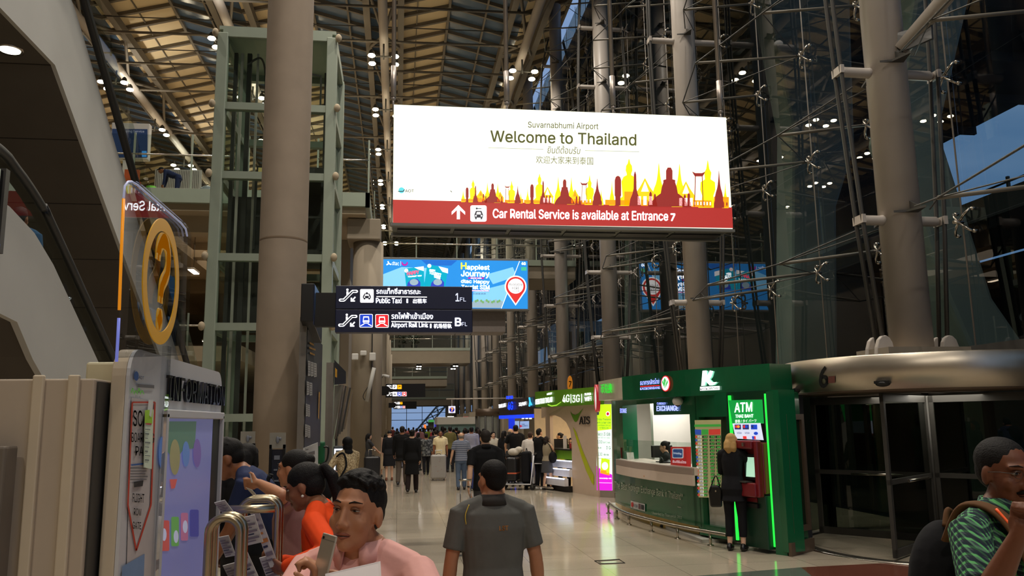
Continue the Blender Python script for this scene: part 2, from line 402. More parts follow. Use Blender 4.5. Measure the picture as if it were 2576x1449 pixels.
# ---- roof trusses: bottom tube, twin top chords, webs and light clusters under every valley
def truss(x, label, y0=26, y1=120):
    t = thing('roof_truss', label, 'truss', (x, 0, 0), group='roof trusses along the hall', kind='thing')
    build('bottom_tube', MB().cyl((0, y0, 22.3), (0, y1, 22.3), .24, n=12), M_steel, t)
    for s in (-1, 1): build('top_chord', MB().bar((s * .9, y0, 23.5), (s * .9, y1, 23.5), .34, .5), M_rib, t)
    wb = MB(); y = y0
    while y < y1:
        for s in (-1, 1):
            wb.cyl((0, y, 22.3), (s * .9, y + 3.8, 23.4), .09, n=6, caps=False); wb.cyl((0, y + 7.6, 22.3), (s * .9, y + 3.8, 23.4), .09, n=6, caps=False)
        wb.cyl((-.9, y + 3.8, 23.5), (.9, y + 3.8, 23.5), .07, n=6, caps=False)
        y += 7.6
    build('web', wb, M_rib, t)
    return t
truss(-16.1, 'roof truss over the wrapping counter, leftmost of the trusses'); truss(-8.8, 'roof truss right above the glass lift shaft')
truss(-.9, 'roof truss coming down beside the left pole of the big welcome sign'); truss(6.8, 'roof truss nearest to the glass wall')
rods = MB()
for y in (34, 38.5, 42.3, 46.1, 50, 57.6, 65):
    t = thing('tie_rod', 'thin tie tube crossing under the roof between trusses', 'tie rod', (0, y, 22.2), group='tie tubes across the roof', kind='thing')
    build('tube', MB().cyl((-24, 0, 0), (6.8, 0, .4), .07, n=6), M_rib, t)
    build('cable', MB().cyl((-24, .1, .9), (6.8, .1, 1.3), .03, n=5), M_dark, t)
# ---- light clusters
def cluster_proto():
    t = thing('spotlight_cluster', 'x', 'spotlights', (0, 0, 0), group='spotlight clusters under the roof')
    build('bracket', MB().cyl((0, 0, 0), (0, 0, -.9), .05, n=8).cyl((-.62, 0, -.75), (.62, 0, -.75), .04, n=6).cyl((-.62, -.5, -.75), (-.62, .5, -.75), .03, n=6).cyl((.62, -.5, -.75), (.62, .5, -.75), .03, n=6), M_dark, t)
    for sx in (-.62, .62):
        for sy in (-.5, .5):
            l = build('lamp', MB().lathe([(.05, -.62), (.13, -.72), (.17, -.95)], (sx, sy), 12), M_dark, t)
            build('lens', MB().sphere((sx, sy, -.95), (.2, .2, .09), 10, 6), M_lens, l)
    return t
cp = cluster_proto(); first = True; rowname = {-16.1: 'over the wrapping counter', -8.8: 'above the glass lift', -.9: 'left of the welcome sign', 6.8: 'in front of the glass wall'}
ordn = ['first', 'second', 'third', 'fourth', 'fifth', 'sixth', 'seventh', 'eighth']
for x, n in ((-16.1, 4), (-8.8, 3), (-.9, 7), (6.8, 5)):
    for i in range(n):
        y = (46.7, 40.6, 41.7, 42.8)[(-16.1, -8.8, -.9, 6.8).index(x)] + 7.6 * i
        o = cp if first else copy_tree(cp); first = False
        place(o, (x, y, 22.1), 0, f'{ordn[i]} four lamp roof spotlight cluster in the row {rowname[x]}')
# ================================================================== GLASS WALL, COLUMNS, CABLE TRUSSES
M_strut = mat('strut_paint', (112, 106, 94), .5); GX = 9.3; COLX = 8.2; BAY = 9.35; CY0 = 12.1; LV0, LVS = 5.08, 2.57
pane = MB()
for b in range(-1, 13):
    for q in range(4):
        y = CY0 + BAY * b + BAY / 4 * q
        for l in range(-1, 8):
            z0 = LV0 + LVS * l if l >= 0 else 3.0; z1 = LV0 + LVS * (l + 1)
            if z0 > 23.5: continue
            pane.box(GX + .12, y + .008, z0 + .008, GX + .135, y + BAY / 4 - .008, min(z1, 24) - .008)
struct('window_1', pane, M_glass)
lowg = MB()
for b in range(-1, 13):
    for q in range(4):
        y = CY0 + BAY * b + BAY / 4 * q; lowg.box(GX + .12, y + .05, .05, GX + .135, y + BAY / 4 - .05, 2.85)
struct('window_2', lowg, M_glass)
fr = MB().box(GX, -6, 2.8, GX + .3, 130, 3.02)
for b in range(-1, 13):
    for q in range(4): y = CY0 + BAY * b + BAY / 4 * q; fr.box(GX + .06, y - .05, 0, GX + .2, y + .05, 2.8)
struct('window_frame', fr, M_dark)
# plinths that the columns stand on, hidden behind the booths
def column(k, label):
    y = CY0 + BAY * k; n = 28 if k < 3 else 16
    t = thing('steel_column', label, 'column', (COLX, y, 0), group='tubular steel columns along the glass wall', kind='thing')
    build('plinth', MB().box(-.7, -.45, 2.74 if k == 0 else 0, .7, .45, 2.96), M_conc, t)
    build('shaft', MB().cyl((0, 0, 2.96), (0, 0, 24.0), .325, n=n), M_steel, t)
    if k > 7: return t
    for s in (-1, 1):
        for dy in (-.13, .13):
            lug = MB(); prof = [(.42, 2.96), (.42, 3.28), (.44, 3.38), (.48, 3.45), (.54, 3.49), (.61, 3.48), (.67, 3.42), (.71, 3.3), (.73, 3.15), (.73, 2.96)]
            lug.prism([(s * a, dy - .045, max(2.75, z - .32)) for a, z in prof], (0, .09, 0))
            build('foot_lug', lug, M_steel, t, bevel=.015 if k < 2 else 0)
        for dy in (-.1, .1):
            pts = [(s * .55, dy, 3.0)]
            for l in range(0, 7): pts.append((s * (.62 + .42 * math.sin(PI * (l + .6) / 7.4)), dy, LV0 + LVS * l))
            pts.append((s * .4, dy, 22.0))
            build('tie_rod', MB().tube(pts, .035, 8), M_dark, t)
    for l in range(0, 7):
        z = LV0 + LVS * l; wd = .62 + .42 * math.sin(PI * (l + .6) / 7.4)
        for s in (-1, 1):
            arm = MB().tube([(s * .3, 0, z), (s * .36, 0, z), (s * (wd - .1), 0, z), (s * (wd - .03), 0, z)], [.1, .085, .085, .05], 12)
            arm.obox((s * wd, 0, z), (.03, 0, 0), (0, .15, 0), (0, 0, .07))
            build('stub_arm', arm, M_steel, t)
        pl = MB()
        for s in (-1, 1): pl.prism([(-.3, s * .3, z + .06), (-.12, s * .36, z + .06), (-.02, s * .72, z + .05), (.1, s * .34, z + .06)], (0, 0, .035)); pl.prism([(-.03, s * .32, z + .09), (-.03, s * .6, z + .09), (-.03, s * .32, z + .26)], (.03, 0, 0))
        build('cable_plate', pl, M_dark, t)
    return t
cn = ['right above the revolving door', 'rising behind the green bank booth', 'rising behind the phone company booths, second from the bank booth', 'standing third beyond the green bank booth', 'fourth beyond the bank booth, near the blue billboard', 'fifth beyond the bank booth', 'sixth beyond the bank booth', 'seventh beyond the bank booth', 'eighth beyond the bank booth', 'ninth beyond the bank booth', 'last but one of the far row', 'farthest of the row']
for k in range(12): column(k, 'thick grey steel tube column ' + cn[k])
# branch strut off the nearest column
t = thing('roof_strut', 'diagonal steel tube leaning out from the nearest column up to the roof', 'strut', (COLX, CY0, 7.95))
build('tube', MB().cyl((.1, -.3, .0), (3.4, -4.6, 4.6), .13, n=16), M_steel, t)
build('end_plate', MB().prism([(-.1, -.2, -.1), (.35, -.75, .0), (.4, -.7, .3), (0, -.25, .3)], (.05, .02, 0)), M_dark, t)
# ---- bowed cable trusses
def spider(mb, y, z, big):
    r = .022; n = 6 if big else 4
    mb.cyl((GX - .14, y, z), (GX + .04, y, z), .032, n=n)
    for sy in (-1, 1):
        for sz in (-1, 1):
            mb.tube([(GX - .05, y, z), (GX - .02, y + sy * .13, z + sz * .12), (GX + .03, y + sy * .2, z + sz * .19)], r, n)
            if big: mb.sphere((GX + .08, y + sy * .2, z + sz * .19), (.05, .035, .035), 8, 6)
lvl = ['lowest', 'second', 'third', 'fourth', 'fifth', 'sixth', 'seventh']
for b in range(-1, 7):
    y0 = CY0 + BAY * b; big = b < 2
    for l in range(0, 7):
        z = LV0 + LVS * l
        if (b == -1 and l > 3) or (b == 3 and l == 2): continue
        where = ['right of the nearest column', 'between the nearest column and the next', 'in the bay past the bank booth', 'in the third bay past the door', 'in the fourth bay past the door', 'in the fifth bay past the door', 'in the sixth bay past the door', 'in the farthest bay'][b + 1]
        t = thing('cable_truss', f'{lvl[l]} bowed cable truss of the glass wall {where}', 'cable truss', (COLX, y0, z), group='cable trusses bracing the glass wall')
        xs = [8.0, 7.35, 6.9, 7.35, 8.0]; dz = [.06, -.28, -.3, -.28, .06]; alt = .0 if l % 2 else .5
        P = [(xs[i] - alt * (.3 if i in (1, 3) else .45 if i == 2 else 0), y0 + (.7 if i == 0 else BAY - .7 if i == 4 else BAY / 4 * i), z + dz[i]) for i in range(5)]
        build('bow_cable', MB().tube(P, .016 if big else .02, 5), M_dark, t, world=True)
        Q = [(P[0][0] + .25, P[0][1], z + .02)] + [(GX - .12, y0 + BAY / 4 * i, z - .02) for i in (1, 2, 3)] + [(P[4][0] + .25, P[4][1], z + .02)]
        build('glass_cable', MB().tube([Q[0], P[1], Q[2], P[3], Q[4]], .012 if big else .016, 5), M_dark, t, world=True)
        for i in (1, 2, 3):
            s = build('strut', MB().cyl(P[i], (GX - .1, P[i][1], z), .032 if big else .036, n=8 if big else 5), M_strut, t, world=True)
            m = MB(); spider(m, P[i][1], z, big); build('spider', m, M_chrome if big else M_steel, s, world=True)
        m = MB(); spider(m, y0, z, big); build('spider', m, M_chrome if big else M_steel, t, world=True)
hr = None
for b in range(-1, 7):
    for q in range(4):
        y = CY0 + BAY * b + BAY / 4 * q
        if y < 9: continue
        if hr is None:
            hr = thing('hanger_rod', 'thin vertical steel rod hanging in front of the glass wall panes', 'hanger rod', (GX + .03, y, 0), group='hanger rods on the glass wall'); build('rod', MB().cyl((0, 0, 3.0), (0, 0, 24), .014, n=6), M_steel, hr)
        else: place(copy_tree(hr), (GX + .03, y, 0))
# ================================================================== OUTSIDE
struct('ground', MB().box(9.5, -12, -.4, 120, 260, -.1), M_extd)
rd = MB().box(18, -12, 7.9, 22.7, 32.5, 8.6).box(18, 60.5, 7.9, 22.7, 150, 8.6).box(22.4, -12, 8.6, 22.7, 32.5, 9.2).box(22.4, 60.5, 8.6, 22.7, 150, 9.2)
struct('exterior_road_deck', rd, M_extd)
struct('exterior_dark_screen', MB().box(23, -12, -.1, 24, 150, 7.9), M_extd)  # added dark wall that closes off the sky under the road deck
struct('exterior_sky_block', MB().box(16.5, 33, -.1, 22, 60, 23), M_extd)  # added dark block that covers the sky behind the piers
def pier(Y, label, outline, th=1.3):
    P = [at(x, y, Y) for x, y in outline]; c = sum(P, V()) / len(P)
    t = thing('concrete_pier', label, 'pier', (c.x, Y, 0), group='concrete piers outside the glass', kind='thing')
    build('shaft', MB().prism(P, (0, th, 0)), M_ext, t, world=True, bevel=.12); lo = [p for p in P if p.z < 4]; x0, x1 = min(p.x for p in lo), max(p.x for p in lo)
    build('footing', MB().box(x0 - .3, Y - .3, -.1, x1 + .3, Y + th + .3, max(p.z for p in lo)), M_ext, t, world=True, bevel=.05)
    return t
pier(27.0, 'greenish concrete pier seen through the glass left of the nearest column', [(1880, -260), (2150, -260), (2140, 0), (2152, 370), (2106, 520), (2110, 1000), (1990, 1000), (1992, 316), (1932, 0)])
pier(18.9, 'bent concrete pier leg seen through the glass right of the nearest column', [(2370, -260), (2500, -260), (2440, 0), (2365, 330), (2500, 750), (2590, 880), (2640, 990), (2490, 990), (2385, 750), (2250, 330), (2300, 0)])
pier(46, 'dim concrete pier far along outside the glass wall', [(1540, -100), (1680, -100), (1650, 200), (1640, 420), (1640, 1010), (1585, 1010), (1585, 420), (1570, 200)])
t = thing('road_railing', 'dark steel railing on the raised road outside, against the evening sky', 'railing', (22.55, 12, 9.2))
for k in range(14): build('post', MB().box(-.05, -14 + k * 2.2 - .05, 0, .05, -14 + k * 2.2 + .05, 1.5), M_dark, t)
for z in (.3, .6, .9, 1.3): build('rail', MB().cyl((0, -15, z), (0, 16, z), .04, n=6), M_dark, t)
t = thing('notice_board', 'green notice board standing at the outside road railing', 'board', (21.9, 16, 8.6)); build('board', MB().box(-.05, -.5, .5, .05, .5, 1.9), mat('board_green', (60, 82, 60)), t); build('post', MB().box(-.04, -.04, 0, .04, .04, .5), M_dark, t)
t = thing('distant_building', 'pale parking building with dark windows seen far outside through the glass', 'building', (40, 150, 0), kind='thing')
build('wall', MB().box(-10, 0, 0, 13, 12, 20.5), mat('pale_facade', (205, 212, 214), .8), t)
for k in range(9): build('window', MB().box(-8.6 + 2.3 * k, -.15, 14.5, -7.6 + 2.3 * k, .02, 18.5), M_extd, t)
# ================================================================== LEFT SIDE: slabs, pillars, lift, escalators, bridges
struct('floor_upper', MB().box(-28, 28.8, 9.3, -1.2, 140, 10.0), M_concd)
struct('trim_2', MB().box(-28, 28.62, 9.55, -1.05, 28.8, 10.05).box(-1.2, 28.62, 9.55, -1.05, 140, 10.05), M_green)
beams = MB()
for y in (29.5, 34, 38.5, 43): beams.box(-20, y, 8.7, -2.6, y + .7, 9.3)
for x in (-13, -8.9, -5.2): beams.box(x, 29, 8.6, x + .6, 60, 9.3)
struct('ceiling_beams', beams, M_concd)
struct('floor_mezzanine', MB().box(-28, 30.5, 4.2, -5.6, 80, 4.75), M_concd)
struct('wall_inner', MB().box(-2.3, 33, 0, -1.95, 140, 9.3), M_conc)
struct('wall_mezzanine', MB().box(-28, 60, 0, -2.4, 60.4, 9.3), M_concd)
for i, y in enumerate((30, 41, 53, 66, 80)):
    t = thing('concrete_pillar', ['round concrete pillar carrying the upper floor right of the lift shaft', 'second concrete pillar past the lift shaft, behind the black direction signs', 'third concrete pillar past the lift shaft', 'fourth concrete pillar past the lift shaft', 'farthest concrete pillar of the left row'][i], 'pillar', (-1.12, y, 0), group='concrete pillars of the left row', kind='thing')
    build('shaft', MB().cyl((0, 0, 0), (0, 0, 8.5), .55, n=24), M_conc, t)
    build('capital', MB().box(-.75, -.7, 8.5, .45, .9, 9.28), M_conc, t, bevel=.04)
    if i < 2: build('conduit', MB().tube([(.2, -.56, 0), (.2, -.56, 6.2), (.0, -.6, 6.6)], .025, 6), M_dark, t)
t = thing('concrete_column', 'big round bare concrete column standing in front of the glass lift shaft', 'column', (-2.09, 15, 0), kind='thing')
cm = mat('board_marked_concrete', (154, 138, 120), .85, var=.16, scale=2.2, bump=.25)
build('shaft', MB().tube([(0, 0, z) for z in (0, 2.2, 5.2, 8.2, 11.2, 24)], .425, 40), cm, t)
build('joint_ring', MB().lathe([(.424, 5.18), (.4275, 5.19), (.4275, 5.22), (.424, 5.23)], n=40), mat('stained_joint', (120, 102, 82), .9), t)
# ---- glass lift shaft
t = thing('lift_shaft', 'glass lift shaft with a sage green steel frame behind the concrete column', 'lift', (-3.35, 22, 0))
X0, X1, D = -1.5, 1.45, 3.0
for sx in (X0, X1):
    for sy in (0, D): build('corner_post', MB().box(sx - .14, sy - .14, 0, sx + .14, sy + .14, 12.6), M_green, t, bevel=.02)
for z in (.15, 2.1, 4.45, 6.3, 8.55, 10.5, 12.6):
    m = MB()
    for sy in (0, D): m.box(X0, sy - .1, z - .1, X1, sy + .1, z + .1)
    for sx in (X0, X1): m.box(sx - .1, 0, z - .1, sx + .1, D, z + .1)
    build('ring_beam', m, M_green, t)
build('roof_plate', MB().box(X0 - .1, -.1, 12.7, X1 + .1, D + .1, 12.8), M_green, t)
for z in (4.45, 6.3, 8.55, 10.5, 12.55):
    for sx in (X0 - .18, X1 + .18): build('bracket', MB().sphere((sx, -.2, z), (.09, .09, .12), 8, 6), M_concd, t)
gl = MB(); zs = (.25, 2.0, 4.35, 6.2, 8.45, 10.4, 12.5)
for a, b in zip((.25, 2.2, 4.55, 6.4, 8.65, 10.6), (2.0, 4.35, 6.2, 8.45, 10.4, 12.5)):
    gl.box(X0 + .15, -.02, a, X1 - .15, 0, b); gl.box(X1 - .01, .15, a, X1 + .01, D - .15, b); gl.box(X0 - .01, .15, a, X0 + .01, D - .15, b)
build('glass_panel', gl, glass('lift_glass', (240, 246, 242), 1.5, .9), t)
for dx, r in ((.25, .05), (.42, .035), (.62, .06), (.85, .03)): build('guide_rail', MB().box(X0 + dx - r, .5, 0, X0 + dx + r, .5 + r * 2, 12.3), M_dark if r > .04 else M_steel, t)
build('guide_rail', MB().box(X1 - .35, 1.6, 0, X1 - .27, 1.75, 12.3), M_dark, t)
build('counterweight', MB().box(X0 + .15, 1.2, 4.7, X0 + 1.0, 1.5, 8.3), M_dark, t)
build('cable_loop', MB().tube(smooth_path([(X0 + .6, .35, 11.9), (X0 + .95, .35, 12.1), (X0 + 1.1, .35, 11.6), (X0 + 1.1, .35, 10.6)]), .03, 6), M_dark, t)
cab = build('car', MB().box(-.55, .35, 6.5, 1.25, 2.6, 6.62).box(-.55, .35, 8.75, 1.25, 2.6, 8.95).box(-.55, 2.5, 6.6, 1.25, 2.6, 8.8).box(-.55, .35, 7.5, 1.25, .4, 7.56).box(-.58, .33, 6.6, -.52, .39, 8.8).box(1.2, .33, 6.6, 1.26, .39, 8.8), M_dark, t)
build('light_strip', MB().box(-.5, .33, 8.78, .3, .35, 8.9), glow('lift_strip', (170, 150, 90), .5), cab)
build('landing_door', MB().box(-1.1, D - .3, 4.6, 1.1, D - .2, 6.1).box(-1.1, D - .3, 0, 1.1, D - .2, 2.0), mat('lift_door', (90, 92, 84), .3, .6), t)
build('maintenance_frame', MB().bar((.3, .6, 10.9), (1.1, .6, 10.75), .05, .05).bar((.3, .6, 11.9), (1.1, .6, 11.75), .05, .05).bar((.3, .6, 10.9), (.3, .6, 11.9), .05, .05).bar((1.1, .6, 10.75), (1.1, .6, 11.75), .05, .05), M_dark, t)
# upper landing balustrade right of the lift, and the long slab edge balustrade
def balustrade(name, label, pts, z, h, group, posts=2.0):
    t = thing(name, label, 'balustrade', (pts[0][0], pts[0][1], z), group=group)
    a, b = V((*pts[0], z)), V((*pts[1], z)); d = (b - a); L = d.length; d.normalize()
    build('glass_panel', MB().bar(a + V((0, 0, h / 2)), b + V((0, 0, h / 2)), .015, h - .1), M_rail, t, world=True)
    build('hand_rail', MB().cyl(a + V((0, 0, h * .62)), b + V((0, 0, h * .62)), .035, n=8), M_chrome, t, world=True)
    n = max(1, int(L / posts))
    for i in range(n + 1): p = a + d * (L * i / n); build('post', MB().bar(p, p + V((0, 0, h)), .06, .06, upv=(0, 1, 0)), M_green, t, world=True)
    return t
balustrade('glass_balustrade', 'glass balustrade with steel posts on the upper deck left of the lift', [(-13, 28.75), (-5.3, 28.75)], 10.05, 2.0, 'upper floor balustrades', 1.75)
balustrade('glass_balustrade', 'glass balustrade on the upper deck just right of the lift', [(-2.9, 28.75), (-1.1, 28.75)], 10.05, 2.0, 'upper floor balustrades', 1.8)
balustrade('glass_balustrade', 'long glass balustrade running along the upper floor edge above the pillars', [(-1.1, 28.8), (-1.1, 88)], 10.05, 2.0, 'upper floor balustrades', 6)
balustrade('glass_balustrade', 'glass balustrade on the mezzanine under the upper deck left of the lift', [(-13, 30.6), (-5.7, 30.6)], 4.75, 1.2, 'upper floor balustrades', 1.8)
# things on the upper deck
t = thing('wrapping_sign', 'white framed display reading Wrapping Service on the upper deck', 'sign', (-10, 30.6, 10.0)); P = Plane(30.6)
sx0, sz0 = P.p(276, 400).x, P.p(276, 400).z; sx1, sz1 = P.p(378, 312).x, P.p(378, 312).z
build('frame', MB().box(sx0, 30.55, sz0, sx1, 30.85, sz1), M_white, t, world=True, bevel=.03)
m = MB(); P.Y = 30.54; P.poly(m, [(282, 324), (371, 325), (371, 396), (282, 396)], 0, .003); P.text(m, 'Wrapping Service', 297, 334, 363, 335, 7, 1, .005, dy=.01); P.poly(m, [(357, 380), (369, 380), (369, 395), (357, 395)], 2, .008)
build('screen', m, [glow('wrap_blue', (16, 34, 62), .9), glow('wrap_text', (150, 155, 165), .6), glow('wrap_cyan', (40, 110, 170), .9)], t, world=True)
build('stand', MB().box(-.12, 0, 0, .12, .2, sz0 - 10), M_white, t)
t = thing('orange_counter', 'orange and grey luggage wrapping stand below the Wrapping Service display', 'counter', (at(325, 480, 30).x, 30, 10.0)); build('body', MB().box(-.5, -.3, 0, .3, .3, .55), M_side, t); build('orange_band', MB().box(-.5, -.31, .55, .3, .3, .7), mat('wrap_orange', (190, 84, 30)), t); build('panel', MB().box(-.2, 0, .7, .3, .1, 1.1), mat('wrap_orange'), t)
t = thing('bucket', 'green bucket on the upper deck beside the bending worker', 'bucket', (at(380, 480, 29.6).x, 29.6, 10.0)); build('pail', MB().lathe([(0, 0), (.13, 0), (.17, .36), (.15, .36), (.12, .03), (0, .03)], n=18), mat('bucket_green', (110, 190, 50)), t)
t = thing('ribbed_screen', 'grey ribbed partition on the upper deck left of the lift', 'partition', (at(445, 490, 32).x, 32, 10.0), kind='thing'); m = MB()
for k in range(26): m.box(-.85 + k * .065, 0, 0, -.85 + k * .065 + .04, .06, 1.75)
m.box(-.87, .05, 0, .87, .1, 1.78); build('panel', m, M_side, t)
t = thing('wrapped_bundle', 'clear plastic wrapped bundle on the upper deck next to the lift', 'bundle', (at(520, 490, 30.5).x, 30.5, 10.0)); build('bundle', MB().sphere((0, 0, .35), (.32, .3, .36), 14, 9), mat('plastic_wrap', (120, 130, 135), .15), t, bevel=0); build('tape', MB().lathe([(.322, .25), (.33, .3), (.322, .36)], n=18), M_white, t)
for i, (x, y, Yy) in enumerate(((487, 683, 33), (520, 860, 42))):
    p = at(x, y, Yy); t = thing('tube_lamp', ['hanging fluorescent tube lamp under the upper deck, seen beside the question mark sign', 'small hanging tube lamp deep under the upper deck'][i], 'lamp', p)
    build('housing', MB().box(-.12, -.5, 0, .12, .5, .08), M_white, t); build('tube', MB().box(-.1, -.48, -.03, .1, .48, 0), glow('tube_light', (255, 232, 200), 9), t); build('rod', MB().cyl((0, 0, .08), (0, 0, 9.32 - p.z if i == 0 else 9.3 - p.z), .01, n=5), M_dark, t)
# ---- escalators
def poly_side(pts, x0, x1): return [V((x0, y, z)) for y, z in pts], V((x1 - x0, 0, 0))
S30 = math.tan(math.radians(31.5))
t = thing('escalator', 'upper escalator seen from below with a dark panelled underside and grey cladding', 'escalator', (-4.2, 10, 0))
lo = [(2, 6.3), (10.1, 6.3)] + [(10.1 + d, 6.3 - S30 * d) for d in (2, 4, 6, 8, 10.0)]
build('cladding', MB().prism([V((-4.2, y, z)) for y, z in lo] + [V((-4.2, y, z)) for y, z in [(20.1, .9), (18.2, 2.0), (10.6, 7.25), (10.2, 7.45), (9.6, 7.55), (2, 7.55)]], (-.05, 0, 0)), M_side, t, world=True)
m = MB(); nseg = 0
for (ya, za), (yb, zb) in zip(lo, lo[1:]):
    k = max(1, round(math.hypot(yb - ya, zb - za) / 1.35))
    for i in range(k):
        a, b = i / k, (i + 1) / k; g = .012
        A = V((-4.25, ya + (yb - ya) * a, za + (zb - za) * a)); B = V((-4.25, ya + (yb - ya) * b, za + (zb - za) * b)); d = (B - A).normalized() * g
        m.prism([A + d, B - d, B - d + V((-7.5, 0, 0)), A + d + V((-7.5, 0, 0))], (0, 0, .08))
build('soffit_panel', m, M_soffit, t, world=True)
build('truss_body', MB().prism([V((-4.3, y, z + .14)) for y, z in lo] + [V((-4.3, y, z)) for y, z in [(20.1, .8), (18.2, 1.9), (10.4, 7.0), (2, 7.2)]], (-7.3, 0, 0)), M_dark, t, world=True)
hp = [(2, 7.72), (9.6, 7.72), (10.2, 7.62), (10.7, 7.38), (18.3, 2.1), (20.2, 1.05)]
build('handrail', MB().tube(smooth_path([(-4.12, y, z) for y, z in hp], 4), .06, 8), M_black, t, world=True)
build('balustrade_glass', MB().prism([V((-4.16, y, z)) for y, z in hp] + [V((-4.16, y, z + .75)) for y, z in hp[::-1]], (.012, 0, 0)), M_rail, t, world=True)
for i, p in enumerate([gz(25, 125, 6.3)]):
    t = thing('downlight', 'round recessed downlight in the escalator underside, top left', 'downlight', (p.x, p.y, 6.3)); build('trim_ring', MB().lathe([(.11, -.005), (.145, -.02), (.15, .0)], n=24), M_chrome, t); build('lens', MB().cyl((0, 0, -.012), (0, 0, 0), .11, n=24), glow('downlight_lens', (255, 250, 225), 9), t)
t = thing('escalator', 'lower escalator with grey side cladding and black handrail behind the information kiosk', 'escalator', (-2.9, 7, 0))
lo2 = [(3.5, 2.95), (5.6, 2.82), (6.68, 2.71), (7.0, 2.45), (10.6, .25), (11.0, 0)]; up2 = [(12.6, 0), (11.7, .55), (7.25, 3.27), (6.85, 3.45), (6.4, 3.55), (3.5, 3.62)]
build('cladding', MB().prism([V((-2.9, y, z)) for y, z in lo2 + up2], (-.05, 0, 0)), M_side, t, world=True)
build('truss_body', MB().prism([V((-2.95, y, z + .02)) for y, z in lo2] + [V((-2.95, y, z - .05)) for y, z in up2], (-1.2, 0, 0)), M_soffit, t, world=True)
hp2 = [(3.5, 3.98), (5.9, 3.92), (6.4, 3.85), (6.9, 3.68), (7.4, 3.42), (11.6, .98), (12.2, .85), (12.5, .6)]
build('handrail', MB().tube(smooth_path([(-2.88, y, z) for y, z in hp2], 4), .035, 8), M_black, t, world=True)
build('handrail', MB().tube(smooth_path([(-4.0, y, z) for y, z in hp2], 4), .035, 8), M_black, t, world=True)
build('balustrade_glass', MB().prism([V((-2.92, y, z)) for y, z in hp2[:7]] + [V((-2.92, y, z)) for y, z in up2[1:]], (.012, 0, 0)), M_rail, t, world=True)
p = atX(22, 632, -2.88)
t = thing('balustrade_box', 'dark glass box with a corner post at the head of the lower escalator', 'glass box', (-2.8, 5.9, 3.16)); build('pane', MB().box(.0, -.6, .03, .012, .18, .55), glass('smoked_glass', (90, 92, 92), 1.5, 1.5), t); build('post', MB().box(-.02, .12, -.04, .03, .18, .57), M_dark, t); build('indicator', MB().box(.0, .08, .0, .032, .12, .018), glow('blue_led', (50, 120, 255), 2.0), t)
# ---- bridges across the hall
def bridge(name, label, y, d, z0, z1, x0, x1, rail=1.3, mat_=M_conc):
    t = thing(name, label, 'bridge', ((x0 + x1) / 2, y, z0), group='concrete bridges crossing the hall', kind='thing')
    build('deck', MB().box(x0, y, z0, x1, y + d, z1), mat_, t, world=True, bevel=.04)
    build('kerb', MB().box(x0, y - .08, z1 - .25, x1, y, z1 + .05), M_green, t, world=True)
    build('glass_panel', MB().box(x0, y, z1 + .05, x1, y + .02, z1 + rail), M_rail, t, world=True)
    build('hand_rail', MB().cyl((x0, y - .02, z1 + rail * .55), (x1, y - .02, z1 + rail * .55), .04, n=6).cyl((x0, y - .02, z1 + rail), (x1, y - .02, z1 + rail), .03, n=6), M_chrome, t, world=True)
    n = int((x1 - x0) / 1.8)
    for i in range(n + 1): xx = x0 + (x1 - x0) * i / n; build('post', MB().box(xx - .03, y - .03, z1, xx + .03, y + .03, z1 + rail), M_green, t, world=True)
    return t
bridge('concrete_bridge', 'wide concrete bridge behind the blue billboard', 41.2, 3.6, 9.2, 10.15, -1.2, 9.2, 1.5)
t = thing('bridge_casing', 'grey panelled casing under the bridge below the blue billboard', 'casing', (2, 41, 7.4))
for a, b in ((-.5, .9), (.92, 2.9), (2.92, 3.7), (3.72, 5.4)): build('panel', MB().box(a, 40.9, 6.4, b, 42.5, 9.2), mat('casing_panel', (150, 140, 134), .5), t, world=True, bevel=.02)
bridge('concrete_bridge', 'far concrete bridge with plants behind its glass rail', 90, 5, 8.35, 10.0, -2.5, 7.9, 1.9)
bridge('concrete_bridge', 'second far concrete bridge, just below the first', 101, 5, 6.3, 7.5, -2.5, 6.0, 1.1)
bridge('concrete_bridge', 'lowest and farthest concrete bridge above the crowd', 112, 6, 4.2, 5.3, -2.5, 7.6, 1.8)
for i, (x, y, Yy) in enumerate(((1054, 922, 91), (1146, 921, 91), (1053, 928, 93), (1140, 928, 93), (1044, 961, 102), (1112, 961, 102))):
    p = at(x, y, Yy); t = thing('soffit_light', 'small pair of bright lamps under a far bridge, ' + ['nearer left pair', 'nearer right pair', 'left pair in the second row', 'right pair in the second row', 'left pair under the second bridge', 'right pair under the second bridge'][i], 'lamp', p, group='lamps under the far bridges')
    for s in (-1, 1): build('lens', MB().sphere((s * .16, 0, 0), (.12, .12, .06), 8, 6), M_lens2, t)
    build('mount', MB().box(-.3, -.1, .04, .3, .1, (8.35 if i < 4 else 6.3) - p.z), M_dark, t)
# plants on the first far bridge
for i, (x, hh) in enumerate(((1010, 1.9), (1042, 1.6), (952, 1.8))):
    t = thing('potted_plant', ['bushy dark plant behind the glass rail of the far bridge, tallest', 'lower bushy plant behind the glass rail of the far bridge', 'bushy plant at the left end of the far bridge'][i], 'plant', (at(x, 880, 91).x, 91.3, 10.0)); f = MB(); r = random.Random(i)
    for k in range(90):
        c = V((r.gauss(0, .45), r.gauss(0, .3), hh * (.35 + .65 * r.random()))); a = V((r.uniform(-1, 1), r.uniform(-1, 1), r.uniform(-.3, 1))).normalized(); u, v = frame_of(a)
        f.prism([c - u * .12, c + a * .3, c + u * .12], v * .01)
    build('foliage', f, mat('plant_leaf', (30, 46, 26), .6), t); build('pot', MB().lathe([(0, 0), (.28, 0), (.36, .5), (0, .5)], n=12), M_dark, t)
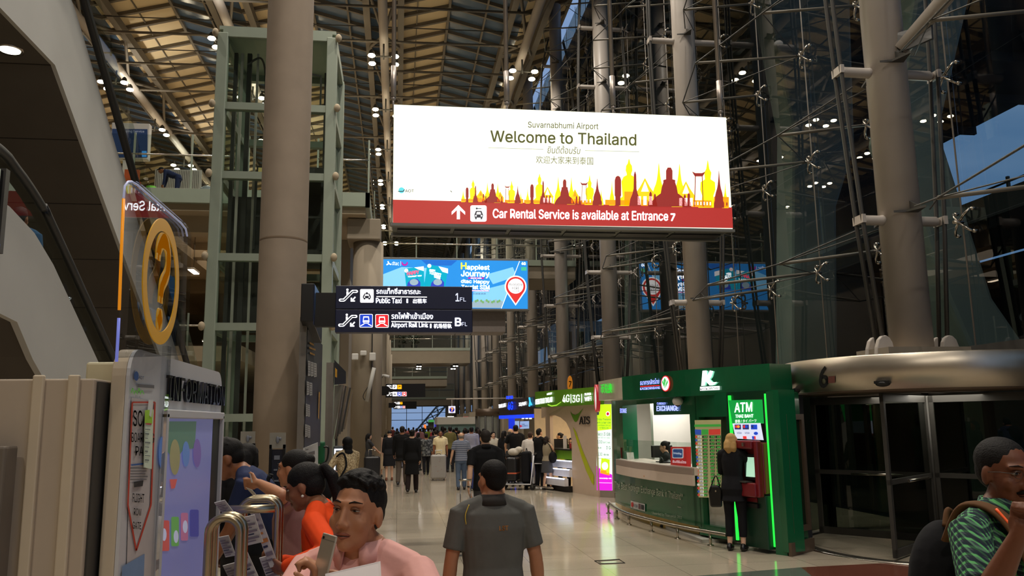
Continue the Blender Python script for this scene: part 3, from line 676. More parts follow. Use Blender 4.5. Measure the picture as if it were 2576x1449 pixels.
# ---- far end wall, blue girders and the evening sky between them
ew = MB().box(-28, 150, 5.0, 24, 150.4, 26).box(-28, 150, 0, -5.5, 150.4, 5).box(8.6, 150, 0, 24, 150.4, 5)
struct('wall_far', ew, M_concd)
mg = MB()
for x in (-4, -1.2, 1.6, 4.4, 7.2): mg.box(x - .05, 149.9, 0, x + .05, 150, 5)
mg.box(-5.5, 149.9, 2.4, 8.6, 150, 2.5); mg.box(-5.5, 149.9, 3.7, 8.6, 150, 3.78)
struct('window_3', mg, M_dark)
MB_blue = mat('blue_steel', (72, 108, 140), .5)
for i, (xa, za, xb, zb) in enumerate(((2.2, -.6, 7.6, 5.6), (-.6, -.6, -4.6, 5.0))):
    t = thing('blue_girder', ['big slanted blue lattice girder at the far end of the hall', 'smaller blue lattice girder on the left of the far end'][i], 'girder', ((xa + xb) / 2, 146, 0)); a, b = V((xa, 146, za)), V((xb, 146, zb)); off = V((1.5, 0, 0)) * (1 if i == 0 else -.7)
    build('chord', MB().bar(a, b, .3, .3), MB_blue, t, world=True); build('chord', MB().bar(a + off, b + off, .3, .3), MB_blue, t, world=True); wm = MB()
    for k in range(6):
        p, q = a + (b - a) * (k / 6), a + (b - a) * ((k + 1) / 6); wm.bar(p, q + off, .16, .16); wm.bar(p + off, q, .16, .16)
    build('web', wm, MB_blue, t, world=True)
# ================================================================== SIGNS
G_white = glow('sign_white', (255, 255, 255), 1.15); G_cream = glow('lightbox_cream', (250, 255, 228), 1.25)
G_red = glow('lightbox_red', (166, 48, 42), 1.0); G_brown = glow('lightbox_brown', (140, 44, 36), 1.0)
G_yel = glow('lightbox_yellow', (255, 246, 8), 1.1); G_or = glow('lightbox_orange', (255, 150, 10), 1.1); G_amb = glow('lightbox_amber', (255, 196, 20), 1.1)
G_ol = glow('lightbox_olive', (100, 100, 62), .9); G_grey = glow('lightbox_grey', (150, 155, 135), .9); G_teal = glow('lightbox_teal', (90, 205, 215), 1.0); G_dk = glow('lightbox_dark', (58, 58, 66), .8); G_pale = glow('lightbox_pale', (225, 232, 225), 1.1)
M_navy = mat('navy_sign_face', (20, 28, 62), .35, var=.04); M_blacks = mat('black_sign_face', (10, 10, 12), .35, var=.04)
# ---- the welcome lightbox
WY = 14.5; P = Plane(WY)
t = thing('welcome_sign', 'large hanging lightbox reading Welcome to Thailand above the hall', 'sign', (3.1, WY, 5.48))
xl, xr, zb, zt = -.125, 6.34, 5.475, 7.735
build('casing', MB().box(xl, WY, zb, xr, WY + .85, zt), mat('sign_casing', (96, 98, 92), .5), t, world=True, bevel=.01)
lv = MB()
for k in range(6):
    a = xl + .06 + (xr - xl - .1) * k / 6; lv.box(a + .03, WY + .12, zb - .02, a + (xr - xl) / 6 - .06, WY + .32, zb + .01, 1); lv.box(a + .03, WY + .42, zb - .02, a + (xr - xl) / 6 - .06, WY + .75, zb + .01, 1)
lv.box(xl - .03, WY - .02, zb - .05, xr + .03, WY + .1, zb, 0).box(xl - .03, WY + .78, zb - .05, xr + .03, WY + .88, zb, 0)
build('underframe', lv, [mat('underframe_grey', (118, 118, 114), .5), M_black], t, world=True)
m = MB().box(xl + .01, WY - .006, zb + .01, xr - .01, WY, zt - .01)
build('light_panel', m, G_cream, t, world=True)
A = [G_red, G_brown, G_yel, G_or, G_amb, G_ol, G_grey, G_white, G_dk, G_teal, G_pale]
m = MB()
P.poly(m, [(988.5, 502.5), (1841, 522), (1843.5, 574), (988.5, 561)], 0, .008)
def base(x): return 502.5 + (x - 988.5) * 19.5 / 852
def prof(x, top, pr, mi, dy, b=None):
    b = base(x) + 2 if b is None else b; h = b - top
    P.poly(m, [(x - w, b - h * f) for w, f in pr] + [(x + w, b - h * f) for w, f in reversed(pr)], mi, dy)
def chedi(x, top, w, mi, dy): prof(x, top, [(w, 0), (w * .98, .12), (w * .8, .2), (w * .78, .3), (w * .6, .42), (w * .38, .52), (w * .25, .62), (w * .13, .78), (w * .05, .95), (.4, 1)], mi, dy)
def prang(x, top, w, mi, dy): prof(x, top, [(w * 1.9, 0), (w * 1.55, .16), (w * 1.2, .26), (w * .8, .34), (w * .7, .5), (w * .55, .62), (w * .56, .68), (w * .3, .7), (w * .3, .92), (w * .15, 1)], mi, dy)
def slim(x, top, w, mi, dy): prof(x, top, [(w, 0), (w * .8, .2), (w * .45, .35), (w * .25, .5), (w * .2, .9), (w * .05, 1)], mi, dy)
def stele(x, top, w, mi, dy): prof(x, top, [(w * .8, 0), (w * .8, .3), (w, .34), (w, .85), (w * .7, .96), (w * .2, 1)], mi, dy)
def seated(x, top, w, mi, dy):
    prof(x, top, [(w * 1.25, 0), (w * 1.25, .14), (w * .8, .2), (w * .9, .4), (w * .95, .52), (w * .7, .62), (w * .27, .66), (w * .3, .7), (w * .42, .76), (w * .36, .86), (w * .16, .91), (w * .05, 1)], mi, dy)
def guard(x, top, w, mi, dy):
    prof(x, top, [(w * 1.2, 0), (w * .8, .1), (w * .7, .25), (w * .95, .38), (w * .9, .54), (w * .35, .6), (w * .4, .68), (w * .45, .74), (w * .2, .82), (w * .12, .9), (w * .03, 1)], mi, dy)
def swing(x, top, w, mi, dy):
    b = base(x); P.line(m, [(x - w * .62, b), (x - w * .5, top + 6)], max(1.2, w * .12), mi, dy); P.line(m, [(x + w * .66, b), (x + w * .5, top + 6)], max(1.2, w * .12), mi, dy)
    P.poly(m, [(x - w, top - 3), (x - w * .5, top + 1), (x + w * .5, top + 1), (x + w, top - 3), (x + w * .7, top + w * .35), (x + w * .55, top + w * .55), (x - w * .55, top + w * .55), (x - w * .7, top + w * .35)], mi, dy)
def hall(x, top, w, mi, dy, m2=None):
    b = base(x); h = b - top
    P.poly(m, [(x - w, b), (x - w, b - h * .35), (x - w * 1.1, b - h * .38), (x - w * .5, b - h * .68), (x, top), (x + w * .5, b - h * .68), (x + w * 1.1, b - h * .38), (x + w, b - h * .35), (x + w, b)], mi, dy)
    if m2 is not None:
        for k in (-.6, 0, .6): P.poly(m, [(x + w * (k - .17), b - 1), (x + w * (k - .17), b - h * .33), (x + w * (k + .17), b - h * .33), (x + w * (k + .17), b - 1)], m2, dy + .003)
        P.poly(m, [(x - w * .4, b - h * .5), (x, top + h * .12), (x + w * .4, b - h * .5)], m2, dy + .003)
for x, tp, w in ((1190, 453, 9), (1357, 438, 11), (1582, 401, 20)): seated(x, tp, w, 2, .010)
for x, tp, w in ((1287, 455, 9), (1483, 441, 11), (1780, 404, 20)): guard(x, tp, w, 2, .010)
for x, tp, w in ((1226, 460, 9), (1252, 462, 9), (1404, 446, 11), (1437, 447, 11), (1657, 411, 20), (1709, 413, 20), (1165, 478, 5), (1310, 483, 4), (1327, 474, 5), (1512, 478, 6), (1539, 456, 7), (1824, 462, 8)): chedi(x, tp, w, 2, .010)
for x, tp, w in ((1209, 478, 11), (1258, 482, 9), (1377, 470, 14), (1446, 476, 12), (1622, 448, 24), (1725, 456, 22)): hall(x, tp, w, 4, .011, 7 if w > 13 else 3)
for x0, x1, hh in ((1160, 1190, 6), (1190, 1198, 14), (1203, 1214, 8), (1318, 1358, 7), (1358, 1366, 18), (1372, 1386, 9), (1270, 1300, 6), (1460, 1490, 9), (1522, 1586, 12), (1612, 1630, 14), (1570, 1592, 34), (1741, 1790, 16), (1795, 1833, 26), (1296, 1316, 9)):
    P.poly(m, [(x0, base(x0) + 1), (x0, base(x0) - hh), (x1, base(x1) - hh), (x1, base(x1) + 1)], 3, .012)
for x0, x1 in ((1743, 1790), (1798, 1832), (1462, 1489)):
    n = max(3, int((x1 - x0) / 7))
    for k in range(n): xx = x0 + (x1 - x0) * (k + .5) / n; P.poly(m, [(xx - 1.6, base(xx) - 4), (xx - 1.6, base(xx) - 12), (xx + 1.6, base(xx) - 12), (xx + 1.6, base(xx) - 4)], 7 if x0 < 1795 else 1, .015)
for x, tp, w in ((1239, 462, 11), (1420, 452, 14), (1683, 422, 27)): prang(x, tp, w, 1, .014)
for x, tp, w in ((1302, 468, 8), (1502, 450, 12), (1808, 430, 13)): chedi(x, tp, w, 1, .014)
for x, tp, w in ((1196, 467, 7), (1366, 455, 9), (1597, 432, 15)): slim(x, tp, w, 1, .014)
for x, tp, w in ((1175, 472, 3.6), (1338, 464, 4.4), (1554, 443, 8)): stele(x, tp, w, 1, .013)
for x, tp, w in ((1276, 469, 7), (1469, 461, 10), (1757, 435, 17)): swing(x, tp, w, 1, .016)
for x, w in ((1216, 4), (1222, 3), (1262, 3), (1375, 4), (1383, 4), (1450, 4), (1458, 4), (1636, 7), (1647, 6), (1722, 6), (1732, 7)): prof(x, base(x) - w * 5, [(w, 0), (w * .8, .3), (w * .5, .4), (w * .45, .85), (w * .1, 1)], 1, .014)
build('skyline_art', m, A, t, world=True)
m = MB()
P.text(m, 'Suvarnabhumi Airport', 1328, 325, 1505, 329.5, 19, 5, .008)
P.text(m, 'Welcome to Thailand', 1234, 357, 1600, 366.5, 29, 5, .02)
P.text(m, 'ยินดีต้อนรับ', 1377, 386, 1460, 388, 20, 5, 0, .15)
P.text(m, '欢迎大家来到泰国', 1348, 411, 1492, 415, 19, 5)
P.line(m, [(1228, 372), (1367, 376)], 1.2, 6, .008); P.line(m, [(1471, 379), (1608, 382)], 1.2, 6, .008)
P.text(m, 'Car Rental Service is available at Entrance', 1240, 548.5, 1680, 555.5, 23, 7, .022, dy=.012); P.text(m, '7', 1687, 555.5, 1697.5, 555.8, 17.5, 7, .05, dy=.012)
P.text(m, 'AOT', 1019, 484, 1041, 484, 7, 8, .012); P.text(m, '/ SUVARNABHUMI', 1045, 484, 1118, 485, 6, 10, 0)
build('lettering', m, A, t, world=True)
m = MB()
P.poly(m, [(1153, 516), (1170, 533), (1170, 541), (1157, 529), (1157, 552), (1149, 552), (1149, 529), (1136, 541), (1136, 533)], 7, .012)
P.rr(m, 1183, 517, 1224, 558, 5, 7, .012)
P.poly(m, [(1194, 548), (1193, 541), (1197, 531), (1211, 531), (1215, 541), (1214, 548)], 8, .015); P.poly(m, [(1198, 540), (1199.5, 534), (1208.5, 534), (1210, 540)], 7, .018)
for x in (1197, 1211): P.disc(m, x, 543.5, 2.2, 2.2, 7, .018, 10); P.poly(m, [(x - 2, 548), (x + 2, 548), (x + 2, 552), (x - 2, 552)], 8, .015)
P.line(m, [(1199, 525), (1211, 525)], 1.8, 8, .015); P.disc(m, 1199, 525, 2.4, 2.4, 8, .015, 10)
P.disc(m, 1010, 479, 7.5, 7.5, 9, .010); P.line(m, [(1001, 482), (1014, 482), (1018, 477)], 2, 8, .013)
P.line(m, [(1133, 480), (1137, 484)], 1.6, 8, .01)
build('pictogram', m, A, t, world=True)
for i, x in enumerate((990, 1274, 1540, 1808)):
    q = at(x, 200, WY + .35); b = V((q.x, WY + .35, zt))
    pl = build('suspension_pole', MB().cyl((0, 0, .28), (0, 0, 16.2), .043, n=14).cyl((0, 0, .28), (0, 0, .9), .055, n=14).cyl((0, 0, 0), (0, 0, .3), .02, n=8).sphere((0, 0, .25), (.05, .05, .05), 10, 6), mat('pole_aluminium', (170, 160, 152), .35, .5), t); pl.location = b - V((3.1, WY, 5.48))
# ---- pictograms shared by the direction signs
def esc_icon(P, m, x, y, s, w, k, flip=1):
    """walker on an escalator; w white slot, k face colour slot"""
    q = lambda a, b: (x + a * s, y + flip * b * s)
    P.line(m, [q(-21, 11), q(-12, 11), q(10, -11), q(20, -11)], 7.5 * s, w, .004)
    P.disc(m, *q(-21, 11), 3.7 * s, None, w, .004, 12); P.disc(m, *q(20, -11), 3.7 * s, None, w, .004, 12); P.disc(m, *q(-12, 11), 3.6 * s, None, w, .004, 12); P.disc(m, *q(10, -11), 3.6 * s, None, w, .004, 12)
    P.line(m, [q(-21, 11), q(-11.5, 11), q(10.5, -11), q(20, -11)], 3.2 * s, k, .006)
    P.disc(m, x - 3 * s, y - 15 * s, 3 * s, None, w, .006, 12); P.line(m, [(x - 3 * s, y - 11 * s), (x - 3 * s, y - 2 * s)], 5 * s, w, .006)
    P.line(m, [q(17, 3), q(9, 12)], 3.4 * s, w, .006); P.poly(m, [q(5, 5), q(9, 5), q(9, 11.5), q(16, 11.5), q(16, 15), q(5, 15)], w, .007)
def car_icon(P, m, x, y, s, w, k):
    P.rr(m, x - 17 * s, y - 17 * s, x + 17 * s, y + 17 * s, 3 * s, w, .004)
    P.poly(m, [(x - 10 * s, y + 6 * s), (x - 10 * s, y + 1 * s), (x - 6 * s, y - 6 * s), (x + 6 * s, y - 6 * s), (x + 10 * s, y + 1 * s), (x + 10 * s, y + 6 * s)], k, .007); P.poly(m, [(x - 6 * s, y), (x - 4.5 * s, y - 4 * s), (x + 4.5 * s, y - 4 * s), (x + 6 * s, y)], w, .009)
    for d in (-6, 6): P.disc(m, x + d * s, y + 3 * s, 1.8 * s, None, w, .009, 10); P.poly(m, [(x + (d - 2) * s, y + 6 * s), (x + (d + 2) * s, y + 6 * s), (x + (d + 2) * s, y + 9 * s), (x + (d - 2) * s, y + 9 * s)], k, .007)
    P.poly(m, [(x - 2.5 * s, y - 6 * s), (x - 2.5 * s, y - 9 * s), (x + 2.5 * s, y - 9 * s), (x + 2.5 * s, y - 6 * s)], k, .007)
def train_icon(P, m, x, y, s, w, c):
    P.rr(m, x - 17 * s, y - 17 * s, x + 17 * s, y + 17 * s, 3 * s, w, .004); P.rr(m, x - 15.5 * s, y - 15.5 * s, x + 15.5 * s, y + 15.5 * s, 2.5 * s, c, .006)
    P.poly(m, [(x - 7 * s, y - 11 * s), (x + 7 * s, y - 11 * s), (x + 8.5 * s, y + 3 * s), (x + 5 * s, y + 7 * s), (x - 5 * s, y + 7 * s), (x - 8.5 * s, y + 3 * s)], w, .008); P.poly(m, [(x - 5 * s, y - 8 * s), (x + 5 * s, y - 8 * s), (x + 6.2 * s, y - 1 * s), (x - 6.2 * s, y - 1 * s)], c, .010)
    P.line(m, [(x - 5 * s, y + 3.5 * s), (x + 5 * s, y + 3.5 * s)], 1.6 * s, c, .010)
    P.line(m, [(x - 14 * s, y + 13 * s), (x - 5 * s, y + 8 * s)], 2.4 * s, w, .008); P.line(m, [(x + 14 * s, y + 13 * s), (x + 5 * s, y + 8 * s)], 2.4 * s, w, .008)
G_blue = glow('pictogram_blue', (20, 60, 190), 1.0); G_redp = glow('pictogram_red', (215, 30, 40), 1.0); G_pyel = glow('pictogram_yellow', (255, 178, 10), 1.05); G_face = M_navy
# ---- public taxi sign and the black directory pylon on the concrete column
TY = 13.0; P = Plane(TY)
t = thing('direction_sign', 'navy illuminated direction sign for Public Taxi and Airport Rail Link', 'sign', (.1, TY, 3.32))
build('casing', MB().box(-.985, TY, 3.7, 1.18, TY + .22, 4.07), M_navy, t, world=True, bevel=.008); build('casing', MB().box(-.985, TY, 3.325, 1.18, TY + .22, 3.69), M_navy, t, world=True, bevel=.008)
build('arm', MB().box(-1.3, TY + .04, 3.42, -.98, TY + .18, 3.96), M_blacks, t, world=True)
D = [G_white, M_navy, G_blue, G_redp, glow('sign_soft_white', (200, 202, 210), .75)]
m = MB(); esc_icon(P, m, 877, 744, 1.0, 0, 1); car_icon(P, m, 923, 744.5, 1.0, 0, 1); esc_icon(P, m, 875.5, 807, 1.0, 0, 1); train_icon(P, m, 921, 807, 1.0, 0, 2); train_icon(P, m, 961, 807.5, 1.0, 0, 3)
build('pictogram', m, D, t, world=True)
m = MB(); P.text(m, 'รถแท็กซี่สาธารณะ', 947, 739, 1058, 740, 14.5, 0, .012); P.text(m, 'Public Taxi', 946, 762.5, 1010, 763, 13, 0, .018); P.text(m, '|', 1023, 762, 1026, 762, 10, 0, .02); P.text(m, '出租车', 1039, 763, 1073, 763, 11.5, 0, .012)
P.line(m, [(947, 746.3), (1074, 747.5)], 2.2, 0); P.text(m, '1', 1146, 758, 1155, 758, 20, 4, .02); P.text(m, 'FL', 1157, 758, 1172, 758.3, 9.5, 4, .006)
P.text(m, 'รถไฟฟ้าเข้าเมือง', 985, 802, 1089, 803, 16, 0, .012); P.text(m, 'Airport Rail Link', 984, 826, 1077, 826, 14, 0, .018); P.text(m, '|', 1082, 825, 1085, 825, 10, 0, .02); P.text(m, '机场轻轨', 1091, 826, 1136, 826, 11.5, 0, .012)
P.line(m, [(984.5, 809), (1137, 811)], 2.4, 0); P.text(m, 'B', 1145, 820, 1160, 820, 20, 0, .03); P.text(m, 'FL', 1162, 820, 1175, 820.3, 9.5, 4, .006)
build('lettering', m, D, t, world=True)
t = thing('sign_pylon', 'black pylon box holding the direction sign beside the concrete column', 'pylon', (-1.42, 13.3, 0)); build('upper_box', MB().prism([V((-1.52, 13.0, 3.5)), V((-1.52, 13.0, 4.1)), V((-1.52, 14.5, 4.1)), V((-1.52, 14.5, 3.3))], (.2, 0, 0)), M_blacks, t, world=True, bevel=.01)
build('blue_edge', MB().box(-1.325, 13.01, 3.45, -1.31, 13.35, 4.08), mat('pylon_blue', (26, 34, 66), .35), t, world=True)
build('post', MB().box(-1.56, 13.3, 0, -1.46, 13.42, 3.6), mat('post_grey', (112, 106, 98), .5), t, world=True)
t = thing('directory_board', 'tall dark directory board with white listings beside the concrete column', 'board', (-1.5, 14.6, 0)); PX = PlaneX(-1.44)
build('board', MB().box(-1.52, 13.42, 1.5, -1.45, 16.1, 3.42), mat('directory_face', (50, 52, 55), .35), t, world=True); build('stand', MB().box(-1.52, 13.5, 0, -1.47, 13.6, 1.5).box(-1.52, 15.9, 0, -1.47, 16.0, 1.5), M_dark, t, world=True)
m = MB(); dW = [mat('listing_white', (180, 178, 176), .5), mat('listing_yellow', (190, 140, 40), .5), mat('listing_dark', (60, 50, 50), .5)]; rr_ = random.Random(3)
for (x0, y0, x1, y1) in ((774, 907, 797, 946), (771, 959, 786, 994), (769, 1015, 780, 1047), (767, 1067, 781, 1100)):
    n = max(2, int((x1 - x0) / 6))
    for k in range(n):
        a, b = x0 + (x1 - x0) * k / n + .5, x0 + (x1 - x0) * (k + 1) / n - .5; dy_ = (a - x0) * .35
        PX.poly(m, [(a, y0 + dy_), (b, y0 + dy_ + 2), (b, y1 + dy_ * .5 - rr_.random() * 3), (a, y1 + dy_ * .5)], 0, .012)
        for q in range(5): yy = y0 + dy_ + 4 + q * (y1 - y0) / 6; PX.poly(m, [(a + .8, yy), (b - 1, yy + 1), (b - 1, yy + 2.2), (a + .8, yy + 1.2)], 2, .016)
for (x0, y0, x1) in ((779, 860, 790), (778, 872, 794), (780, 885, 792)): PX.poly(m, [(x0, y0), (x1, y0 + 6), (x1, y0 + 10), (x0, y0 + 5)], 1, .012)
PX.poly(m, [(802, 985), (805, 987), (802.5, 1055), (800.5, 1050)], 1, .012)
build('listing', m, dW, t, world=True)
# ---- notice poster, green box, metal stands around the column
t = thing('notice_poster', 'white notice poster mounted below the dark directory board', 'poster', (-1.44, 14.2, 1.1)); PX.X = -1.44
build('sheet', MB().prism([PX.p(766, 1127), PX.p(800, 1113), PX.p(800, 1180), PX.p(763, 1208)], (-.02, 0, 0)), mat('poster_paper', (178, 176, 174), .5), t, world=True)
m = MB()
for (x0, y0, x1, y1) in ((768, 1141, 792, 1150), (770, 1170, 785, 1178), (769, 1131, 776, 1133), (768, 1160, 790, 1161.5), (768, 1164, 786, 1165.5)): PX.poly(m, [(x0, y0), (x1, y0 - (x1 - x0) * .3), (x1, y1 - (x1 - x0) * .3), (x0, y1)], 0, .004)
build('print', m, mat('poster_ink', (90, 84, 84), .6), t, world=True)
t = thing('green_case', 'green emergency case with a black hose hung past the notice poster', 'case', (-1.42, 16.5, 1.0)); c = at(809, 1140, 16.5)
build('case', MB().box(c.x - .07, 16.4, c.z - .2, c.x + .06, 16.6, c.z + .22), mat('case_green', (16, 92, 52), .45), t, world=True, bevel=.03); build('label_plate', MB().box(c.x - .06, 16.42, c.z - .5, c.x + .05, 16.5, c.z - .24), mat('case_red', (170, 60, 46), .5), t, world=True)
build('hose', MB().tube(smooth_path([c + V((.05, -.15, .12)), c + V((.14, -.15, .1)), c + V((.12, -.15, -.12)), c + V((.03, -.15, -.2))]), .02, 8), M_black, t, world=True); build('bracket', MB().box(c.x - .04, 16.6, 0, c.x + .02, 16.66, c.z + .1), M_dark, t, world=True)
# ---- second and third black direction signs down the hall
def small_sign(Y, sc, x0, y0, x1, y1, label, post):
    P = Plane(Y); a, b = P.p(x0, y1), P.p(x1, y0)
    t = thing('direction_sign', label, 'sign', ((a.x + b.x) / 2, Y, a.z), group='black direction signs along the left pillars')
    build('casing', MB().box(a.x, Y, a.z, b.x, Y + .25, b.z), M_blacks, t, world=True); build('arm', MB().box(a.x - .5, Y + .05, a.z + .1, a.x, Y + .2, b.z - .1), M_blacks, t, world=True)
    build('post', MB().box(a.x - .55, Y + .02, 0, a.x - .4, Y + .22, b.z), M_blacks, t, world=True)
    m = MB(); h = y1 - y0; s = h / 90; D = [G_white, M_blacks, G_blue, G_redp, G_pyel, M_blacks]
    xa, ya, yb, st = x0 + h * .25, y0 + h * .24, y0 + h * .75, h * .35
    esc_icon(P, m, xa + h * .04, ya, s * .75, 0, 1, -1); esc_icon(P, m, xa + h * .04, yb, s * .75, 0, 1)
    P.rr(m, xa + st * .72, ya - 14 * s, xa + st * .72 + 28 * s, ya + 14 * s, 3 * s, 0); P.text(m, 'P', xa + st * .72 + 9 * s, ya + 9 * s, xa + st * .72 + 20 * s, ya + 9 * s, 18 * s, 1, .02)
    P.rr(m, xa + st * 1.7, ya - 14 * s, xa + st * 1.7 + 28 * s, ya + 14 * s, 3 * s, 4); cx = xa + st * 1.7 + 14 * s
    P.line(m, [(cx - 10 * s, ya + 2 * s), (cx + 10 * s, ya - 6 * s)], 3 * s, 1, .007); P.line(m, [(cx - 5 * s, ya - 7 * s), (cx + 4 * s, ya - 2 * s)], 3 * s, 1, .007)
    car_icon(P, m, xa + st * .72 + 14 * s, yb, s * .85, 0, 1); train_icon(P, m, cx, yb, s * .85, 0, 2); train_icon(P, m, cx + st, yb, s * .85, 0, 3)
    build('pictogram', m, D, t, world=True)
small_sign(38, 1, 970, 965, 1070, 1000, 'black direction sign with parking and train symbols, beyond the taxi sign', 1); small_sign(64, .6, 990, 1009.5, 1048, 1029, 'farthest small black direction sign with symbols over the crowd', 1)
P = Plane(58); t = thing('information_sign', 'square white hanging sign with a yellow question mark on blue', 'sign', (P.p(1137, 1038).x, 58, P.p(1137, 1038).z)); a, b = P.p(1128.5, 1039), P.p(1145.5, 1021.5)
build('casing', MB().box(a.x, 58, a.z, b.x, 58.15, b.z), glow('info_white', (230, 232, 255), .95), t, world=True); m = MB(); P.disc(m, 1137, 1030.5, 6.3, 6.3, 0, .02); P.text(m, '?', 1134.2, 1035, 1139.8, 1035, 9, 1, .03, dy=.04); build('pictogram', m, [glow('info_blue', (28, 30, 160), .9), G_pyel], t, world=True)
build('hanger', MB().cyl(((a.x + b.x) / 2, 58.07, b.z), ((a.x + b.x) / 2, 58.07, b.z + .5), .03, n=6).cyl(((a.x + b.x) / 2 - .4, 58.07, b.z + .5), (9.2, 58.07, b.z + .5), .05, n=6), M_steel, t, world=True)
# ---- the blue sim card billboard
BY = 40.2; P = Plane(BY)
t = thing('billboard', 'blue illuminated billboard Happiest Journey with sim card packs, hung on the bridge', 'billboard', (2.85, BY, 7.38)); a, b = P.p(959, 780), P.p(1331, 648)
a = V((P.p(959, 720).x, 0, P.p(1140, 780).z)); b = V((P.p(1331, 720).x, 0, P.p(1140, 649).z))
build('casing', MB().box(a.x, BY, a.z, b.x, BY + .5, b.z), mat('billboard_frame', (150, 150, 148), .4), t, world=True, bevel=.02)
B = [glow('bb_blue', (40, 140, 222), 1.0), glow('bb_light', (130, 200, 245), 1.05), glow('bb_deep', (30, 105, 200), 1.0), G_white, glow('bb_teal', (0, 165, 195), 1.0), glow('bb_magenta', (190, 30, 160), 1.0), glow('bb_red', (216, 50, 48), 1.0), glow('bb_green', (120, 170, 110), .9), glow('bb_grey', (150, 175, 190), 1.0), glow('bb_ink', (70, 70, 80), .8), glow('bb_pink', (240, 80, 120), 1.0), glow('bb_yellow', (250, 225, 60), 1.0), glow('bb_pack', (50, 70, 190), 1.0), glow('bb_lime', (70, 190, 150), 1.0)]
m = MB(); P.poly(m, [(963.5, 652), (1327, 656.5), (1327.5, 777), (963.5, 774.5)], 0, .006)
P.poly(m, [(963.5, 690), (1010, 672), (1120, 676), (1090, 720), (963.5, 722)], 1, .009); P.poly(m, [(1190, 735), (1270, 715), (1300, 735), (1280, 775), (1190, 774)], 1, .009); P.poly(m, [(1060, 654), (1150, 655), (1135, 668), (1075, 668)], 2, .009); P.poly(m, [(1225, 690), (1290, 672), (1300, 695), (1240, 715)], 1, .009)
P.poly(m, [(1187, 760), (1266, 758), (1262, 775), (1187, 774)], 8, .011)
P.poly(m, [(1306, 657), (1327, 657), (1327.5, 777), (1261, 775)], 0, .012); P.line(m, [(1307, 657), (1261, 776)], 1.6, 3, .014)
build('light_panel', m, B, t, world=True)
m = MB(); P.text(m, 'dtac', 986, 667, 1004, 668, 9.5, 3, .004, dy=.016); P.line(m, [(1008, 657), (1008, 669)], .7, 3, .016)
for an in (.5, 2.5, 4.4): P.line(m, [(978, 663), (978 + 7 * math.cos(an), 663 + 6 * math.sin(an))], 3, 3, .016)
P.disc(m, 1018, 662, 8, 7, 5, .016); P.disc(m, 1018, 660, 5.2, 4.6, 0, .018); P.poly(m, [(1009, 653), (1027, 653), (1027, 659), (1009, 659)], 0, .020)
P.text(m, 'H', 1160, 677, 1173, 677, 16, 11, .03, dy=.016); P.text(m, 'appiest', 1175, 681, 1231, 682, 15, 3, .03, dy=.016); P.text(m, 'Journey', 1160, 699, 1231, 700, 18, 3, .03, dy=.016)
P.poly(m, [(1178, 697.5), (1218, 698), (1217, 702), (1177, 701.5)], 5, .018); P.text(m, 'starts with', 1184, 701, 1211, 701.3, 2.6, 3, .01, dy=.02)
P.text(m, 'dtac Happy', 1160, 714, 1231, 716, 11, 3, .03, dy=.016); P.text(m, 'Tourist SIM', 1161, 727, 1231, 728, 10.5, 3, .03, dy=.016); P.poly(m, [(1187, 729.5), (1230, 730), (1230, 733.5), (1187, 733)], 5, .018)
P.text(m, 'Recommended by Happy Tourists', 1188, 733, 1229, 733.3, 2.8, 3, .01, dy=.02); P.text(m, '的旅客选择', 1190, 741, 1222, 741, 4, 9, 0, dy=.016)
build('lettering', m, B, t, world=True)
m = MB()
for (x0, y0, x1, y1, x2, y2, x3, y3) in ((1017, 676, 1066, 670, 1068, 722, 1022, 722), (1075, 664, 1127, 676, 1120, 722, 1066, 722)):
    P.poly(m, [(x0, y0), (x1, y1), (x2, y2), (x3, y3)], 4, .016); P.poly(m, [(x1 - 24, y1 + (y0 - y1) * .5), (x1, y1), (x1, y1 + 12), (x1 - 14, y1 + 8)], 3, .018)
    P.disc(m, x0 + 5, y0 + 5, 5, 5, 3, .019, 14); P.text(m, '-1', x0 + 2, y0 + 7.5, x0 + 7, y0 + 7.5, 5, 6, .02, dy=.021)
    cx = (x0 + x1) / 2; P.poly(m, [(cx - 18, 722), (cx - 16, 712), (cx - 8, 703), (cx + 8, 701), (cx + 16, 710), (cx + 16, 722)], 12, .018); P.disc(m, cx, 710, 11, 8, 8, .019, 14)
P.text(m, 'HAPPY', 1024, 693, 1054, 689, 9, 10, .04, dy=.02); P.text(m, 'TOURIST SIM', 1026, 698, 1060, 695, 3, 3, .01, dy=.02); P.text(m, 'HAPPY', 1081, 682, 1095, 684, 5, 3, .03, dy=.02); P.text(m, 'TOURIST', 1080, 689, 1110, 697, 8, 3, .04, dy=.02); P.text(m, 'SIM', 1092, 698, 1107, 703, 8, 3, .04, dy=.02)
for k in range(16): P.disc(m, 1192 + k * 4.6, 760 - (k * 7 % 5), 3, 3.5, 7 if k % 3 else 8, .017, 10)
P.rr(m, 1311, 672, 1324, 681, 1, 13, .017); P.text(m, '4G', 1312, 666, 1322, 667, 7, 3, .02, dy=.017)
build('picture', m, B, t, world=True)
m = MB(); pin = lambda r, c: [(1297 + r * math.cos(a), 721 + r * math.sin(a)) for a in [math.radians(150 + k * 12) for k in range(21)]] + [(1297, 721 + c)]
P.poly(m, pin(27.5, 48), 3, .018); P.poly(m, pin(24.5, 43), 6, .020); P.disc(m, 1297, 720, 19.5, 19, 3, .022); P.text(m, 'Available', 1280, 718.5, 1314, 719, 7, 9, 0, dy=.025); P.text(m, 'HERE', 1288, 728, 1306, 728.3, 6, 9, 0, dy=.025); P.text(m, '在此有售', 1289, 734, 1306, 734, 3.4, 9, 0, dy=.025)
build('map_pin', m, B, t, world=True)
m = MB(); P.text(m, 'JCDecaux', 1291, 789, 1329, 789, 6, 0, .015, dy=.0); build('nameplate', m, mat('nameplate_ink', (34, 34, 60), .5), t, world=True)
